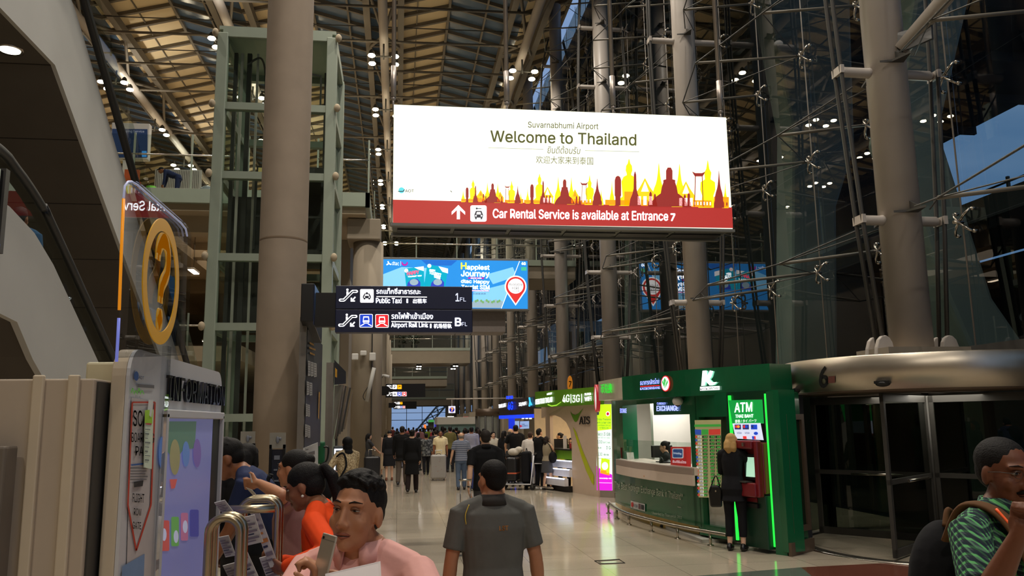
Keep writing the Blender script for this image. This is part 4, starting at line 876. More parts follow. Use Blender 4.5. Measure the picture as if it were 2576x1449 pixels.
# ================================================================== BOOTHS ON THE RIGHT
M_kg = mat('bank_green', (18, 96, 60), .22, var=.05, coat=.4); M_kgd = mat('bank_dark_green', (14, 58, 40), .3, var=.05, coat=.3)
M_counter = mat('counter_white', (214, 196, 184), .35, var=.03); M_brownframe = mat('bronze_frame', (96, 80, 66), .4, .3)
G_w = glow('letter_white', (250, 252, 255), 1.3); G_lav = glow('letter_lavender', (176, 186, 255), 1.15); G_grn = glow('neon_green', (40, 235, 70), 1.3); G_lg = glow('letter_green', (10, 225, 45), 1.0)
FP = smooth_path([(4.30, 18.6, 0), (4.13, 17.3, 0), (4.10, 16.3, 0), (4.16, 15.0, 0), (4.36, 14.1, 0), (4.56, 13.15, 0), (4.84, 12.57, 0), (5.13, 12.15, 0), (5.40, 11.62, 0)], 5)
FC = Curved([(p.x, p.y) for p in FP])
WP = smooth_path([(4.72, 18.4, 0), (4.56, 17.3, 0), (4.50, 16.3, 0), (4.50, 15.2, 0), (4.60, 14.2, 0), (4.72, 13.3, 0), (4.92, 12.5, 0), (5.10, 12.05, 0), (5.37, 11.2, 0)], 5)
WC = Curved([(p.x, p.y) for p in WP])
bank = thing('bank_booth', 'curved green currency exchange booth with white lit logo and counter window', 'booth', (5.6, 14.5, 0))
def rib(C, x0, x1, z0, z1, th, mi=0, mb=None, n=12): mb = mb or MB(); return mb.ribbon(C.seg(x0, x1, n), z0, z1, th, mi)
# fascia with white left end
build('fascia', rib(FC, 1568, 1944, 2.27, 2.70, -.5, n=26), M_kg, bank, world=True)
build('fascia_end', rib(FC, 1508, 1568, 2.30, 2.69, -.5, n=6), mat('fascia_white', (200, 190, 172), .35), bank, world=True)
e0 = FC.seg(1943, 1944, 1)[-1]
build('fascia', MB().prism([V((e0[0], e0[1], 2.27)), V((5.85, 12.0, 2.27)), V((5.85, 12.0, 2.66)), V((e0[0], e0[1], 2.66))], (.1, .4, 0)), M_kg, bank, world=True)
roofp = [V((x + .14, y + .06, 2.32)) for x, y in FC.seg(1512, 1938, 26)] + [V((5.85, 12.1, 2.32)), V((6.2, 13.8, 2.32)), V((6.2, 19, 2.32))]
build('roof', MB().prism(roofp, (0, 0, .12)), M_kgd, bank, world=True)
# walls
build('counter_base', rib(WC, 1541, 1744, .2, 1.0, -.3, n=16), M_kg, bank, world=True)
build('plinth', rib(Curved([(p.x + .12, p.y) for p in WP]), 1541, 1744, 0, .2, -.2, n=14), mat('plinth_painted_glow', (190, 160, 84), .3, .4), bank, world=True)  # yellow glow of the lit recess is put into the plinth colour
build('counter', rib(Curved([(p.x - .14, p.y) for p in WP]), 1545, 1735, 1.0, 1.13, -.62, n=16).ribbon(Curved([(p.x - .14, p.y) for p in WP]).seg(1545, 1735, 16), .84, 1.13, -.05), M_counter, bank, world=True, bevel=.012)
build('counter_glass', rib(WC, 1566, 1735, 1.13, 1.52, -.012, n=14), M_rail, bank, world=True)
build('left_pier', rib(WC, 1541, 1566, 1.0, 2.3, -.3, n=3), M_kg, bank, world=True); build('middle_pier', rib(WC, 1735, 1757, .2, 2.3, -.35, n=3), M_kg, bank, world=True)
hd = MB(); pts = [(1566, 1010), (1566, 1045), (1578, 1047), (1584, 1016), (1643, 1013), (1650, 1043), (1728, 1043), (1737, 1055), (1737, 985), (1566, 985)]
hz = lambda x, y: WC.p(x, y)
build('header', rib(WC, 1566, 1737, 2.19, 2.3, -.12, n=14), M_kg, bank, world=True)
build('header', rib(WC, 1645, 1737, 1.98, 2.19, -.12, n=8), M_kg, bank, world=True)
# right part: rate board recess, cash machine bay, end wall
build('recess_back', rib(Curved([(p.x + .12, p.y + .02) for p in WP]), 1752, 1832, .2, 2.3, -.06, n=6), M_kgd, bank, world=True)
build('recess_frame', rib(WC, 1745, 1752, .2, 2.3, -.2, n=2), M_kg, bank, world=True); build('recess_frame', rib(WC, 1752, 1832, 1.93, 2.3, -.2, n=5), M_kg, bank, world=True); build('recess_frame', rib(WC, 1746, 1832, .08, .25, -.3, n=5), M_kg, bank, world=True)
build('recess_panel', rib(Curved([(p.x + .1, p.y + .02) for p in WP]), 1772, 1826, .25, .68, -.04, n=4), M_white, bank, world=True)
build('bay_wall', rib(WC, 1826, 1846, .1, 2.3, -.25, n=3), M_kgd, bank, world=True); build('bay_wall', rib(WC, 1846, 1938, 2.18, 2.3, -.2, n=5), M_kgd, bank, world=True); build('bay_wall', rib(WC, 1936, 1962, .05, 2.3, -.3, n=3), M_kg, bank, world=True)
for x0, x1 in ((1834, 1838.5), (1925.5, 1929.5)): build('light_strip', rib(Curved([(p.x - .03, p.y - .01) for p in WP]), x0, x1, .1, 2.25, -.03, n=1), G_grn, bank, world=True)
R0 = V((5.40, 11.17, 0)); R1 = V((5.93, 11.57, 0)); dr = (R1 - R0).normalized()
build('end_wall', MB().prism([R0, R1, R1 + V((0, 0, 2.28)), R0 + V((0, 0, 2.28))], (-.1, .15, 0)), M_kg, bank, world=True)
q = lambda s, z, o=.03: R0 + dr * s + V((0, 0, z)) + V((dr.y, -dr.x, 0)) * o
fm = MB()
for a, b, c, d in ((.08, .3, .16, 1.95), (.54, .3, .62, 1.95), (.16, .3, .54, .38), (.16, 1.87, .54, 1.95)): fm.prism([q(a, b), q(c, b), q(c, d), q(a, d)], V((dr.y, -dr.x, 0)) * .05)
build('door_frame', fm, M_brownframe, bank, world=True); build('kick_plate', MB().prism([q(-.03, 0), q(.68, 0), q(.68, .18), q(-.03, .18)], V((dr.y, -dr.x, 0)) * .05), M_brownframe, bank, world=True)
build('end_glass', MB().prism([q(.16, .38, .03), q(.54, .38, .03), q(.54, 1.87, .03), q(.16, 1.87, .03)], V((dr.y, -dr.x, 0)) * .01), mat('dark_green_glass', (8, 40, 26), .08), bank, world=True)
# interior
build('back_wall', MB().box(6.0, 13.7, 0, 6.1, 18.8, 2.3).box(5.0, 18.6, 0, 6.1, 18.7, 2.3), mat('booth_interior', (200, 196, 188), .6, var=.03), bank, world=True)
build('inner_floor', MB().box(4.7, 12.6, 0, 6.0, 18.6, .05), M_side, bank, world=True)
lamp('booth_ceiling_light', 'AREA', (5.35, 15.4, 2.24), 75, (1, .95, .85), (5.35, 15.4, 0), shape='RECTANGLE', size=.9, size_y=4)
build('cabinet', MB().box(5.7, 13.6, .9, 5.99, 15.4, 2.0), mat('grey_cabinet', (140, 146, 148), .45), bank, world=True, bevel=.01)
build('wall_partition', MB().box(5.1, 16.1, 1.0, 5.95, 16.25, 2.3), M_white, bank, world=True)
build('wall_screen', MB().box(5.45, 13.25, 1.55, 5.55, 13.62, 2.02), mat('screen_bezel', (206, 206, 204), .4), bank, world=True, bevel=.01)
build('wall_device', MB().box(5.6, 14.5, 1.62, 5.7, 14.8, 1.86).box(5.6, 15.0, 1.1, 5.7, 15.3, 1.7), M_white, bank, world=True, bevel=.008)
# lettering and logos
m = MB(); K = [G_w, G_lav, G_redp, G_lg, mat('counter_text', (186, 190, 176), .5), mat('logo_navy', (40, 40, 80), .4), glow('leaf_green', (70, 190, 90), 1.0), glow('k_shadow', (120, 200, 170), .5)]
FC.text(m, 'ธนาคารกสิกรไทย', 1614, 969, 1662, 965, 14, 1, .02, dy=.03); FC.text(m, 'KASIKORNBANK', 1614, 981, 1664, 978, 6, 1, .02, dy=.03); FC.line(m, [(1614, 972.5), (1663, 969.5)], 2.4, 2, .03)
FC.text(m, '币兑换', 1515, 990, 1543, 988, 24, 3, .0, dy=.03, lift=.004)
WC.text(m, 'CURRENCY', 1655, 1018, 1677, 1018, 5.5, 1, .02, dy=.02); WC.text(m, 'EXCHANGE', 1655, 1034, 1709, 1033, 13, 1, .03, dy=.02, lift=.006)
FC.text(m, 'EXCHANGE', 1535, 1039, 1551, 1039, 11, 1, .03, dy=-.2)
build('lettering', m, K, bank, world=True)
m = MB(); FC.disc(m, 1678, 965, 11.5, 20, 2, .03); FC.disc(m, 1678, 965, 9.3, 17.5, 0, .035)
for s in (-1, 1): FC.poly(m, [(1678, 978), (1678 + s * 7.5, 962), (1678 + s * 6, 955), (1678 + s * 1.5, 966)], 6, .04)
FC.poly(m, [(1678, 971), (1674.6, 957), (1678, 950), (1681.4, 957)], 6, .045)
build('round_emblem', m, K, bank, world=True)
m = MB(); kp = [(1772, 933), (1782, 932), (1784, 945), (1790, 932), (1798, 934), (1794, 948), (1789, 954), (1797, 962), (1808, 961), (1801, 968), (1790, 970), (1780, 959), (1778, 970), (1769, 971)]
FC.poly(m, [(x + 2.5, y + .5) for x, y in kp], 7, .03); FC.poly(m, kp, 0, .05); FC.poly(m, [(1764, 973), (1813, 971), (1813, 981), (1764, 983)], 0, .03); FC.text(m, 'KASIKORNTHAI', 1766, 981, 1811, 979.3, 5.5, 5, .01, dy=.04)
build('logo', m, K, bank, world=True)
m = MB(); CB = Curved([(p.x - .005, p.y) for p in WP])
CB.text(m, 'The Best Foreign Exchange Bank in Thailand*', 1547, 1232, 1719, 1263, 22, 4, .0, dy=.012); CB.line(m, [(1547, 1238), (1715, 1277)], 1.2, 4, .012); CB.text(m, '*Awarded by FinanceAsia 2011', 1641, 1295, 1717, 1307, 9, 4, 0, .2, dy=.012)
build('counter_lettering', m, K, bank, world=True)
m = MB(); CB.poly(m, [(1588, 1259), (1624, 1268), (1624, 1287), (1588, 1277)], 0, .012); CB.disc(m, 1592.5, 1267, 3, 4, 1, .016, 12); CB.disc(m, 1592.5, 1271, 3, 4, 1, .016, 12); CB.text(m, 'VISA', 1597, 1275, 1606, 1277, 7, 2, .03, dy=.016); CB.poly(m, [(1608, 1267), (1613, 1268), (1613, 1281), (1608, 1280)], 3, .016); CB.poly(m, [(1615, 1269), (1622, 1271), (1622, 1283), (1615, 1281)], 4, .016)
build('card_sticker', m, [mat('sticker_white', (206, 206, 206), .4), mat('sticker_red', (200, 40, 40), .4), mat('sticker_navy', (40, 40, 90), .4), mat('sticker_brown', (96, 60, 66), .4), mat('sticker_black', (30, 30, 40), .4)], bank, world=True)
# rate board
m = MB(); RB = Curved([(p.x - .0, p.y) for p in WP]); RBm = [glow('rate_cream', (176, 172, 120), .3), glow('rate_green', (60, 150, 60), .6), glow('rate_red', (190, 60, 50), .6), glow('rate_blue', (50, 80, 170), .6), glow('rate_dark', (30, 36, 30), .5), glow('rate_digit', (110, 210, 100), .6), glow('rate_white', (210, 210, 210), .6)]
RB.poly(m, [(1750, 1057), (1816, 1056), (1818, 1252), (1760, 1251)], 0, .02); RB.poly(m, [(1750, 1068), (1816, 1067), (1816, 1073), (1750, 1074)], 1, .025); RB.poly(m, [(1751, 1080), (1767, 1081), (1767, 1094), (1752, 1093)], 3, .025); RB.poly(m, [(1768, 1080), (1785, 1080), (1785, 1093), (1768, 1094)], 1, .025); RB.poly(m, [(1786, 1080), (1815, 1079), (1815, 1093), (1786, 1094)], 2, .025)
fl_ = [2, 3, 2, 6, 2, 2, 3, 3, 2, 6, 2, 2, 3, 2, 6, 2, 3, 2]
for k, cur in enumerate('USD EUR CNY JPY HKD SGD AUD GBP INR KRW MYR TWD PHP VND IDR LAK CHF SAR'.split()):
    y = 1096 + k * 8.6; o = k * .38
    RB.poly(m, [(1752 + o, y), (1757 + o, y + .2), (1757 + o, y + 5.4), (1752 + o, y + 5)], fl_[k], .026); RB.poly(m, [(1758.5 + o, y), (1767 + o, y + .3), (1767 + o, y + 5.8), (1758.5 + o, y + 5.2)], 6, .026); RB.text(m, cur, 1759.5 + o, y + 5, 1766 + o, y + 5.2, 4, 4, .02, dy=.03)
    for a in (1770, 1788, 1803): RB.poly(m, [(a + o * .7, y), (a + 13, y), (a + 13, y + 6), (a + o * .7, y + 6)], 4, .026); RB.text(m, f'{(k * 37 + a) % 90 / 3 + 1:.2f}', a + 4, y + 5, a + 12, y + 5, 4, 5, .02, dy=.03)
build('rate_board', m, RBm, bank, world=True)
# cash machine
atm = thing('cash_machine', 'red and green cash machine with lit green header in the bank booth end', 'cash machine', (5.3, 11.8, 0))
AC = Curved([(p.x - .05, p.y - .03) for p in WP]); AM = [glow('atm_green', (16, 150, 62), .8), G_w, glow('card_panel', (206, 214, 235), .95), glow('c_orange', (240, 150, 50), .9), glow('c_red', (220, 50, 50), .9), glow('c_blue', (30, 70, 190), .9), glow('c_ink', (40, 50, 110), .8)]
m = MB(); AC.poly(m, [(1836, 1007), (1922, 1005), (1926, 1065), (1846, 1067)], 0, .03); AC.text(m, 'ATM', 1853, 1037, 1897, 1035, 23, 1, .025, dy=.04); AC.text(m, 'THAI BAHT', 1855, 1051, 1900, 1050, 8, 1, .02, dy=.04); AC.text(m, '泰铢 / タイ バーツ', 1854, 1064, 1908, 1062, 8.5, 1, .0, dy=.04)
build('header_light', m, AM, atm, world=True)
m = MB(); AC.poly(m, [(1849, 1065), (1920, 1064), (1928, 1107), (1857, 1103)], 2, .05)
for x, y, c in ((1863, 1074, 3), (1883, 1074, 4), (1904, 1074, 5)): AC.poly(m, [(x - 8, y - 6), (x + 8, y - 6), (x + 8.5, y + 6), (x - 7.5, y + 6)], 5 if c == 5 else 6, .055); AC.disc(m, x - 2.5, y - 1, 3.6, 3.6, 4 if c != 5 else 6, .06, 12); AC.disc(m, x + 2.5, y - 1, 3.6, 3.6, 3 if c == 3 else 5, .062, 12)
for x in (1867, 1887): AC.text(m, 'VISA', x - 6, 1091, x + 6, 1091, 4, 6, .02, dy=.056)
AC.disc(m, 1909, 1090, 5.5, 4, 5, .056, 14); AC.poly(m, [(1876, 1097), (1885, 1097), (1886, 1104), (1877, 1104)], 4, .056); AC.poly(m, [(1899, 1097), (1904, 1097), (1905, 1105), (1900, 1105)], 5, .056); AC.poly(m, [(1904, 1097), (1908, 1097), (1909, 1105), (1905, 1105)], 4, .056)
build('card_panel', m, AM, atm, world=True)
sp = AC.seg(1858, 1921, 4); M_red = mat('machine_red', (120, 24, 32), .35, coat=.3)
body = MB(); a, b = V((*sp[0], 0)), V((*sp[-1], 0)); dv = (b - a).normalized(); nn = V((dv.y, -dv.x, 0)); nn = -nn if nn.y > 0 else nn
L_ = (b - a).length; qq = lambda s, z, o: a + dv * s * L_ + V((0, 0, z)) + nn * o
def slab(mb, s0, z0, s1, z1, o0, o1, mi=0): return mb.prism([qq(s0, z0, o0), qq(s1, z0, o0), qq(s1, z1, o0), qq(s0, z1, o0)], nn * (o1 - o0), mi)
slab(body, .02, .82, .98, 1.55, -.2, .06); slab(body, .02, .78, .16, 1.58, .06, .16); slab(body, .84, .78, .98, 1.58, .06, .16); slab(body, .16, 1.46, .84, 1.58, .06, .2); slab(body, .1, .78, .9, .98, .06, .2)
build('red_housing', body, M_red, atm, world=True, bevel=.02)
build('lower_cabinet', slab(MB(), 0, .06, 1, .8, -.25, .06), mat('machine_green', (24, 60, 44), .4), atm, world=True, bevel=.01)
build('screen', MB().prism([qq(.42, 1.06, .1), qq(.74, 1.06, .1), qq(.76, 1.34, .075), qq(.44, 1.34, .075)], nn * .02), glow('machine_screen', (178, 226, 196), .85), atm, world=True)
m = MB(); slab(m, .38, 1.02, .8, 1.06, .06, .12); slab(m, .38, 1.34, .8, 1.38, .06, .11); slab(m, .78, 1.02, .83, 1.38, .06, .12); slab(m, .36, 1.02, .4, 1.38, .06, .12); build('screen_frame', m, M_black, atm, world=True)
build('keypad', slab(MB(), .3, .98, .62, 1.0, .08, .22), M_dark, atm, world=True); build('cash_slot', slab(MB(), .3, .7, .7, .76, .06, .075), M_red, atm, world=True); build('card_slot', slab(MB(), .2, .62, .75, .68, .06, .1), M_black, atm, world=True)
m = MB(); slab(m, .1, 1.5, .2, 1.55, .2, .23); slab(m, .55, 1.5, .62, 1.55, .2, .23); build('mirror', m, M_chrome, atm, world=True)
# bumper rail round the counter
rl = thing('bumper_rail', 'low stainless bumper rail curving round the green bank booth', 'rail', (4.4, 14.6, 0)); RP = smooth_path([(4.42, 17.2, 0), (4.26, 16.0, 0), (4.22, 15.0, 0), (4.33, 14.0, 0), (4.48, 13.1, 0), (4.72, 12.3, 0), (4.84, 11.95, 0)], 6)
build('rail', MB().tube([p + V((0, 0, .2)) for p in RP], .028, 10), M_chrome, rl, world=True)
for x, y in ((4.35, 17.0), (4.26, 16.0), (4.22, 15.0), (4.33, 14.0), (4.48, 13.1), (4.72, 12.3)): build('post', MB().cyl((x, y, 0), (x, y, .19), .022, n=10).cyl((x, y, 0), (x, y, .015), .05, n=12), M_chrome, rl, world=True)
# countertop things
def on_counter(x, off): return WC.seg(x, x + 1, 1)[0]
c = on_counter(1622, 0); t = thing('monitor', 'black monitor seen from behind on the bank counter', 'monitor', (c[0] + .3, c[1], 1.13)); build('screen_back', MB().box(-.2, -.02, .08, .2, .03, .3), M_black, t, bevel=.01); build('stand', MB().box(-.04, -.03, .01, .04, .03, .1).box(-.1, -.08, 0, .1, .08, .015), M_black, t)
c = on_counter(1638, 0); t = thing('desk_phone', 'black phone on the bank counter beside the monitor', 'phone', (c[0] + .2, c[1] - .1, 1.13)); build('body', MB().prism([(-.08, -.08, 0), (.08, -.08, 0), (.08, .08, .07), (-.08, .08, .07), ][:4], (0, 0, .02)), M_black, t); build('handset', MB().tube([(-.07, -.07, .05), (-.07, 0, .09), (-.07, .07, .09)], .02, 6), M_black, t)
for i, (x, y0, y1, lab, c1) in enumerate(((1562, 1150, 1120, 'small red and black card stand at the left end of the bank counter', (150, 30, 40)), (1577, 1150, 1135, 'small white leaflet holder on the bank counter', (190, 190, 180)))):
    c = on_counter(x, 0); t = thing('card_stand', lab, 'stand', (c[0] + .05, c[1], 1.13)); build('card', MB().prism([(-.07, 0, 0), (.07, 0, 0), (.07, .04, .22 - .08 * i), (-.07, .04, .22 - .08 * i)], (0, .01, 0)), mat('card_%d' % i if False else ('card_red' if i == 0 else 'card_white'), c1, .5), t); build('foot', MB().box(-.07, 0, 0, .07, .1, .01), M_white, t)
t = thing('counter_poster', 'red card payment poster standing at the right end of the bank counter', 'poster', (4.72, 13.35, 1.13)); CP = Curved([(4.66, 14.0), (4.76, 13.1)])
build('panel', MB().prism([CP.p(1687, 1180), CP.p(1736, 1184), CP.p(1736, 1124), CP.p(1687, 1124)], (.02, .01, 0)), glow('poster_red', (196, 44, 44), .55), t, world=True)
m = MB(); CP.rr(m, 1692, 1128, 1720, 1153, 3, 0, .006); CP.rr(m, 1694, 1130, 1718, 1151, 3, 1, .009); CP.text(m, 'UnionPay', 1696, 1143, 1716, 1145, 6, 0, .02, dy=.012); CP.text(m, 'ยินดีรับบัตร', 1693, 1164, 1727, 1166, 7, 0, .01, .1, dy=.008)
build('print', m, [glow('poster_white', (220, 220, 225), .6), glow('poster_blue', (50, 80, 140), .6)], t, world=True)
t = thing('dome_camera', 'white dome security camera under the green booth fascia', 'camera', tuple(FC.p(1692, 1006, -.1))); build('dome', MB().sphere((0, 0, -.02), (.09, .09, .08), 14, 8), M_white, t); build('lens', MB().sphere((0, 0, -.07), (.05, .05, .045), 10, 6), M_black, t)
p = WC.p(1622, 1030, -.3); t = thing('bullet_camera', 'white bullet camera looking out of the bank booth', 'camera', (p.x, p.y, p.z)); build('barrel', MB().cyl((.1, .1, .02), (-.12, -.14, -.01), .05, n=14), M_white, t); build('lens', MB().cyl((-.12, -.14, -.01), (-.125, -.146, -.011), .04, n=14), M_black, t); build('bracket', MB().box(.06, .06, .0, .12, .12, 2.28 - p.z), M_white, t)
t = thing('round_sign', 'red and white round sign on edge between the two lit booths', 'sign', (4.55, 19.4, 2.3)); o = at(1502, 1002, 19.4)
build('disc', MB().lathe([(0, -.03), (.3, -.03), (.3, .03), (0, .03)], n=28), glow('round_white', (220, 214, 214), .7), t); t.location = o; t.rotation_euler = (0, PI / 2, -.14); build('rim', MB().lathe([(.29, -.045), (.33, -.045), (.33, .045), (.29, .045), (.29, -.045)], n=28), glow('round_red', (160, 26, 36), .6), t); build('bracket', MB().bar(o, (5.0, 20.55, 2.5), .05, .05), M_dark, t, world=True)
# ---- cream phone company booth with lime fascia
AF = Curved([(3.55, 25.2), (3.94, 23.4), (4.45, 21.9), (4.95, 20.35)])
AW = Curved([(3.9, 25.0), (4.38, 23.1), (4.72, 22.0), (5.0, 20.6)]); M_aw = mat('booth_cream', (206, 184, 164), .45, var=.04); M_lime = mat('lime_fascia', (92, 140, 34), .3, var=.05)
ais = thing('phone_booth', 'cream phone company booth with lime fascia and swoosh on its wall', 'booth', (5.5, 22.5, 0))
build('fascia', MB().ribbon(AF.seg(1347, 1500, 10), 2.30, 2.74, -.4), M_lime, ais, world=True)
build('wall', MB().ribbon(AW.seg(1436, 1500, 6), 0, 2.3, -.5), M_aw, ais, world=True)
ar = [(1362, 1052)] + [(1362 + 8 * k, 1050 - 1.5 * k) for k in range(1, 5)] + [(1410, 1050), (1424, 1062), (1434, 1082), (1438, 1110), (1440, 1110), (1440, 1010), (1362, 1014)]
build('arch', MB().prism([AW.p(x, y) for x, y in ar], (.15, .04, 0)), M_aw, ais, world=True)
build('jamb', MB().ribbon(AW.seg(1372, 1383, 2), 0, 2.1, -.1), M_aw, ais, world=True)
build('roof', MB().prism([V((x + .1, y + .02, 2.32)) for x, y in AF.seg(1349, 1498, 10)] + [V((7, 21, 2.3)), V((7, 26, 2.3))], (0, 0, .1)), M_aw, ais, world=True)
build('back_wall', MB().box(6.2, 20.9, 0, 6.3, 26, 2.3).box(4.3, 25.8, 0, 6.3, 25.9, 2.3), mat('booth_back', (206, 182, 146), .6), ais, world=True)
lamp('booth_ceiling_light', 'AREA', (5.4, 23.4, 2.25), 45, (1, .86, .62), (5.4, 23.4, 0), shape='RECTANGLE', size=1, size_y=2.5)
ct = AW.seg(1381, 1437, 6)
build('counter_front', MB().ribbon(ct, .86, 1.1, -.1), mat('counter_lime', (110, 160, 40), .4), ais, world=True); build('counter_top', MB().ribbon([(x - .06, y) for x, y in ct], 1.1, 1.14, -.5), M_black, ais, world=True)
for k, z in enumerate((.62, .40, .16)):
    o = .05 + .14 * k
    build('step_panel', MB().ribbon([(x + .1 - o, y) for x, y in ct], z, z + .2, -.12), mat('step_white', (214, 214, 224), .35), ais, world=True)
    build('step_light', MB().ribbon([(x + .1 - o - .01, y) for x, y in ct], z + .185, z + .205, -.02), glow('step_led', (225, 230, 255), 5.0), ais, world=True)
build('foot_rail', MB().tube([V((x - .55, y, .12)) for x, y in ct], .022, 8), M_chrome, ais, world=True); build('kick', MB().ribbon([(x - .1, y) for x, y in ct], 0, .16, -.1), M_black, ais, world=True)
AMt = [G_w, mat('swoosh_lime', (186, 196, 24), .4), mat('leaf_lime', (96, 150, 30), .4), mat('letter_black', (20, 20, 22), .4), glow('fascia_lime', (150, 210, 60), .9)]
m = MB(); AF.text(m, '4G', 1418, 1013, 1435, 1011, 19, 0, .0, dy=.03, lift=.01); AF.text(m, '|', 1438, 1014, 1439.2, 1014, 22, 0, .02, dy=.03); AF.text(m, '3G', 1443, 1013, 1461, 1011, 19, 0, .0, dy=.03, lift=.01); AF.text(m, '|', 1465, 1013, 1466.2, 1013, 22, 0, .02, dy=.03); AF.text(m, 'SUPER', 1473, 995, 1489, 994, 6, 0, .03, dy=.03); AF.text(m, 'WiFi', 1473, 1009, 1490, 1008, 11, 0, .04, dy=.03)
AF.text(m, 'OPERATOR IN THAILAND', 1349, 1018, 1392, 1011, 13, 0, .03, dy=.03); AF.text(m, 'LARGEST', 1378, 994, 1391, 992, 5, 0, .03, dy=.03)
AF.poly(m, [(1380, 1016), (1390, 1020), (1402, 1018), (1414, 1010), (1414, 1012), (1402, 1021), (1390, 1023), (1380, 1019)], 4, .03)
build('lettering', m, AMt, ais, world=True)
m = MB(); AW.text(m, 'AIS', 1460, 1068, 1486, 1067, 20, 3, .0, dy=.02, lift=.02)
AW.poly(m, [(1442, 1074), (1450, 1086), (1466, 1132), (1484, 1175), (1495, 1196), (1495, 1220), (1490, 1215), (1476, 1185), (1464, 1150), (1452, 1110)], 1, .012)
AW.poly(m, [(1435, 1035), (1440, 1041), (1448, 1044), (1456, 1040), (1468, 1027), (1458, 1046), (1455, 1056), (1450, 1062), (1446, 1060), (1442, 1052)], 2, .014)
build('logo', m, AMt, ais, world=True)
# lime to magenta light tower
TC = Curved([(4.98, 20.62), (5.30, 20.28)]); tw = thing('light_tower', 'tall lit advertising tower, lime above and magenta below, beside the cream booth', 'light tower', (5.2, 20.5, 0))
tp = [TC.p(1499, 1100), TC.p(1541, 1100)]; build('casing', MB().ribbon([tuple(tp[0].xy), tuple(tp[1].xy)], 0, 2.4, -.3), mat('tower_casing', (150, 140, 128), .5), tw, world=True)
T = [glow('tower_lime', (186, 244, 30), 1.15), glow('tower_pale', (226, 255, 236), 1.25), glow('tower_magenta', (206, 20, 206), 1.15), glow('tower_ink', (60, 70, 66), .8), glow('tower_orange', (250, 150, 30), 1.1), G_w, glow('tower_red', (200, 40, 60), .9)]
m = MB(); TC.poly(m, [(1500, 1017), (1538.5, 1017), (1541, 1234), (1502, 1233)], 1, .01); TC.poly(m, [(1500, 1017), (1538.5, 1017), (1539, 1080), (1501, 1084)], 0, .013); TC.poly(m, [(1501.5, 1172), (1512, 1180), (1540.5, 1194), (1541, 1234), (1502, 1233)], 2, .013); build('light_panel', m, T, tw, world=True)
build('cap', MB().ribbon([tuple(TC.p(1513, 1000).xy), tuple(TC.p(1533, 1000).xy)], 2.4, 2.52, -.2), glow('tower_cap', (150, 200, 20), .9), tw, world=True)
m = MB()
for s, x0, x1, y, h, c in (('Enjoy Thailand', 1503, 1537, 1058, 6, 3), ('with LUCKY SIM', 1503, 1537, 1065, 4.5, 3), ('Local Prepaid SIM card', 1504, 1537, 1072, 4, 3), ('for TRAVELLERS', 1509, 1532, 1078, 4, 3), ('FREE!', 1503, 1518, 1096, 7, 3), ('3 GB', 1520, 1536, 1096, 8, 3), ('internet for 8 days', 1504, 1536, 1103, 4, 3), ('100', 1504, 1516, 1115, 8, 3), ('Baht Credit', 1518, 1536, 1115, 5, 3), ('3 G', 1526, 1537, 1130, 8, 3), ('免费', 1505, 1514, 1129, 5, 3), ('100', 1505, 1516, 1146, 8, 3), ('泰铢', 1519, 1533, 1146, 5, 3), ('www.lucky-sim', 1509, 1539, 1205, 4, 5)): TC.text(m, s, x0, y, x1, y + .6, h, c, .01, dy=.02)
TC.line(m, [(1505, 1153), (1538, 1154)], .8, 3, .018); TC.line(m, [(1506, 1214), (1540, 1215)], .8, 5, .018); TC.disc(m, 1530, 1041, 5, 6, 5, .018); TC.disc(m, 1530, 1041, 3.4, 4, 6, .02); TC.rr(m, 1501, 1028, 1508, 1044, 2, 3, .018)
TC.poly(m, [(1514, 1152), (1535, 1156), (1534, 1196), (1511, 1190)], 0, .02); TC.disc(m, 1523, 1172, 8, 10, 1, .023); TC.poly(m, [(1513, 1182), (1534, 1184), (1534, 1196), (1511, 1190)], 4, .024); TC.disc(m, 1530, 1186, 3, 4, 0, .026, 10)
build('print', m, T, tw, world=True)
# booth counter things
c = AW.seg(1388, 1389, 1)[0]; t = thing('laptop', 'dark laptop lid on the cream booth counter', 'laptop', (c[0] + .25, c[1], 1.14)); build('lid', MB().box(-.2, 0, .02, .2, .015, .26), M_black, t); build('base', MB().box(-.2, -.1, 0, .2, .02, .02), M_dark, t)
c = AW.seg(1418, 1419, 1)[0]; t = thing('counter_sign', 'narrow white upright price card on the cream booth counter', 'card', (c[0] + .02, c[1], 1.14)); build('card', MB().box(-.05, 0, 0, .05, .012, .36), M_white, t)
t = thing('bag', 'small red bag on the cream booth counter', 'bag', (AW.seg(1430, 1431, 1)[0][0] + .1, AW.seg(1430, 1431, 1)[0][1], 1.14)); build('body', MB().box(-.09, -.06, 0, .09, .06, .16), mat('bag_red', (150, 30, 30), .6), t, bevel=.02); build('handle', MB().tube(smooth_path([(-.05, 0, .16), (0, 0, .23), (.05, 0, .16)]), .008, 6), M_black, t)
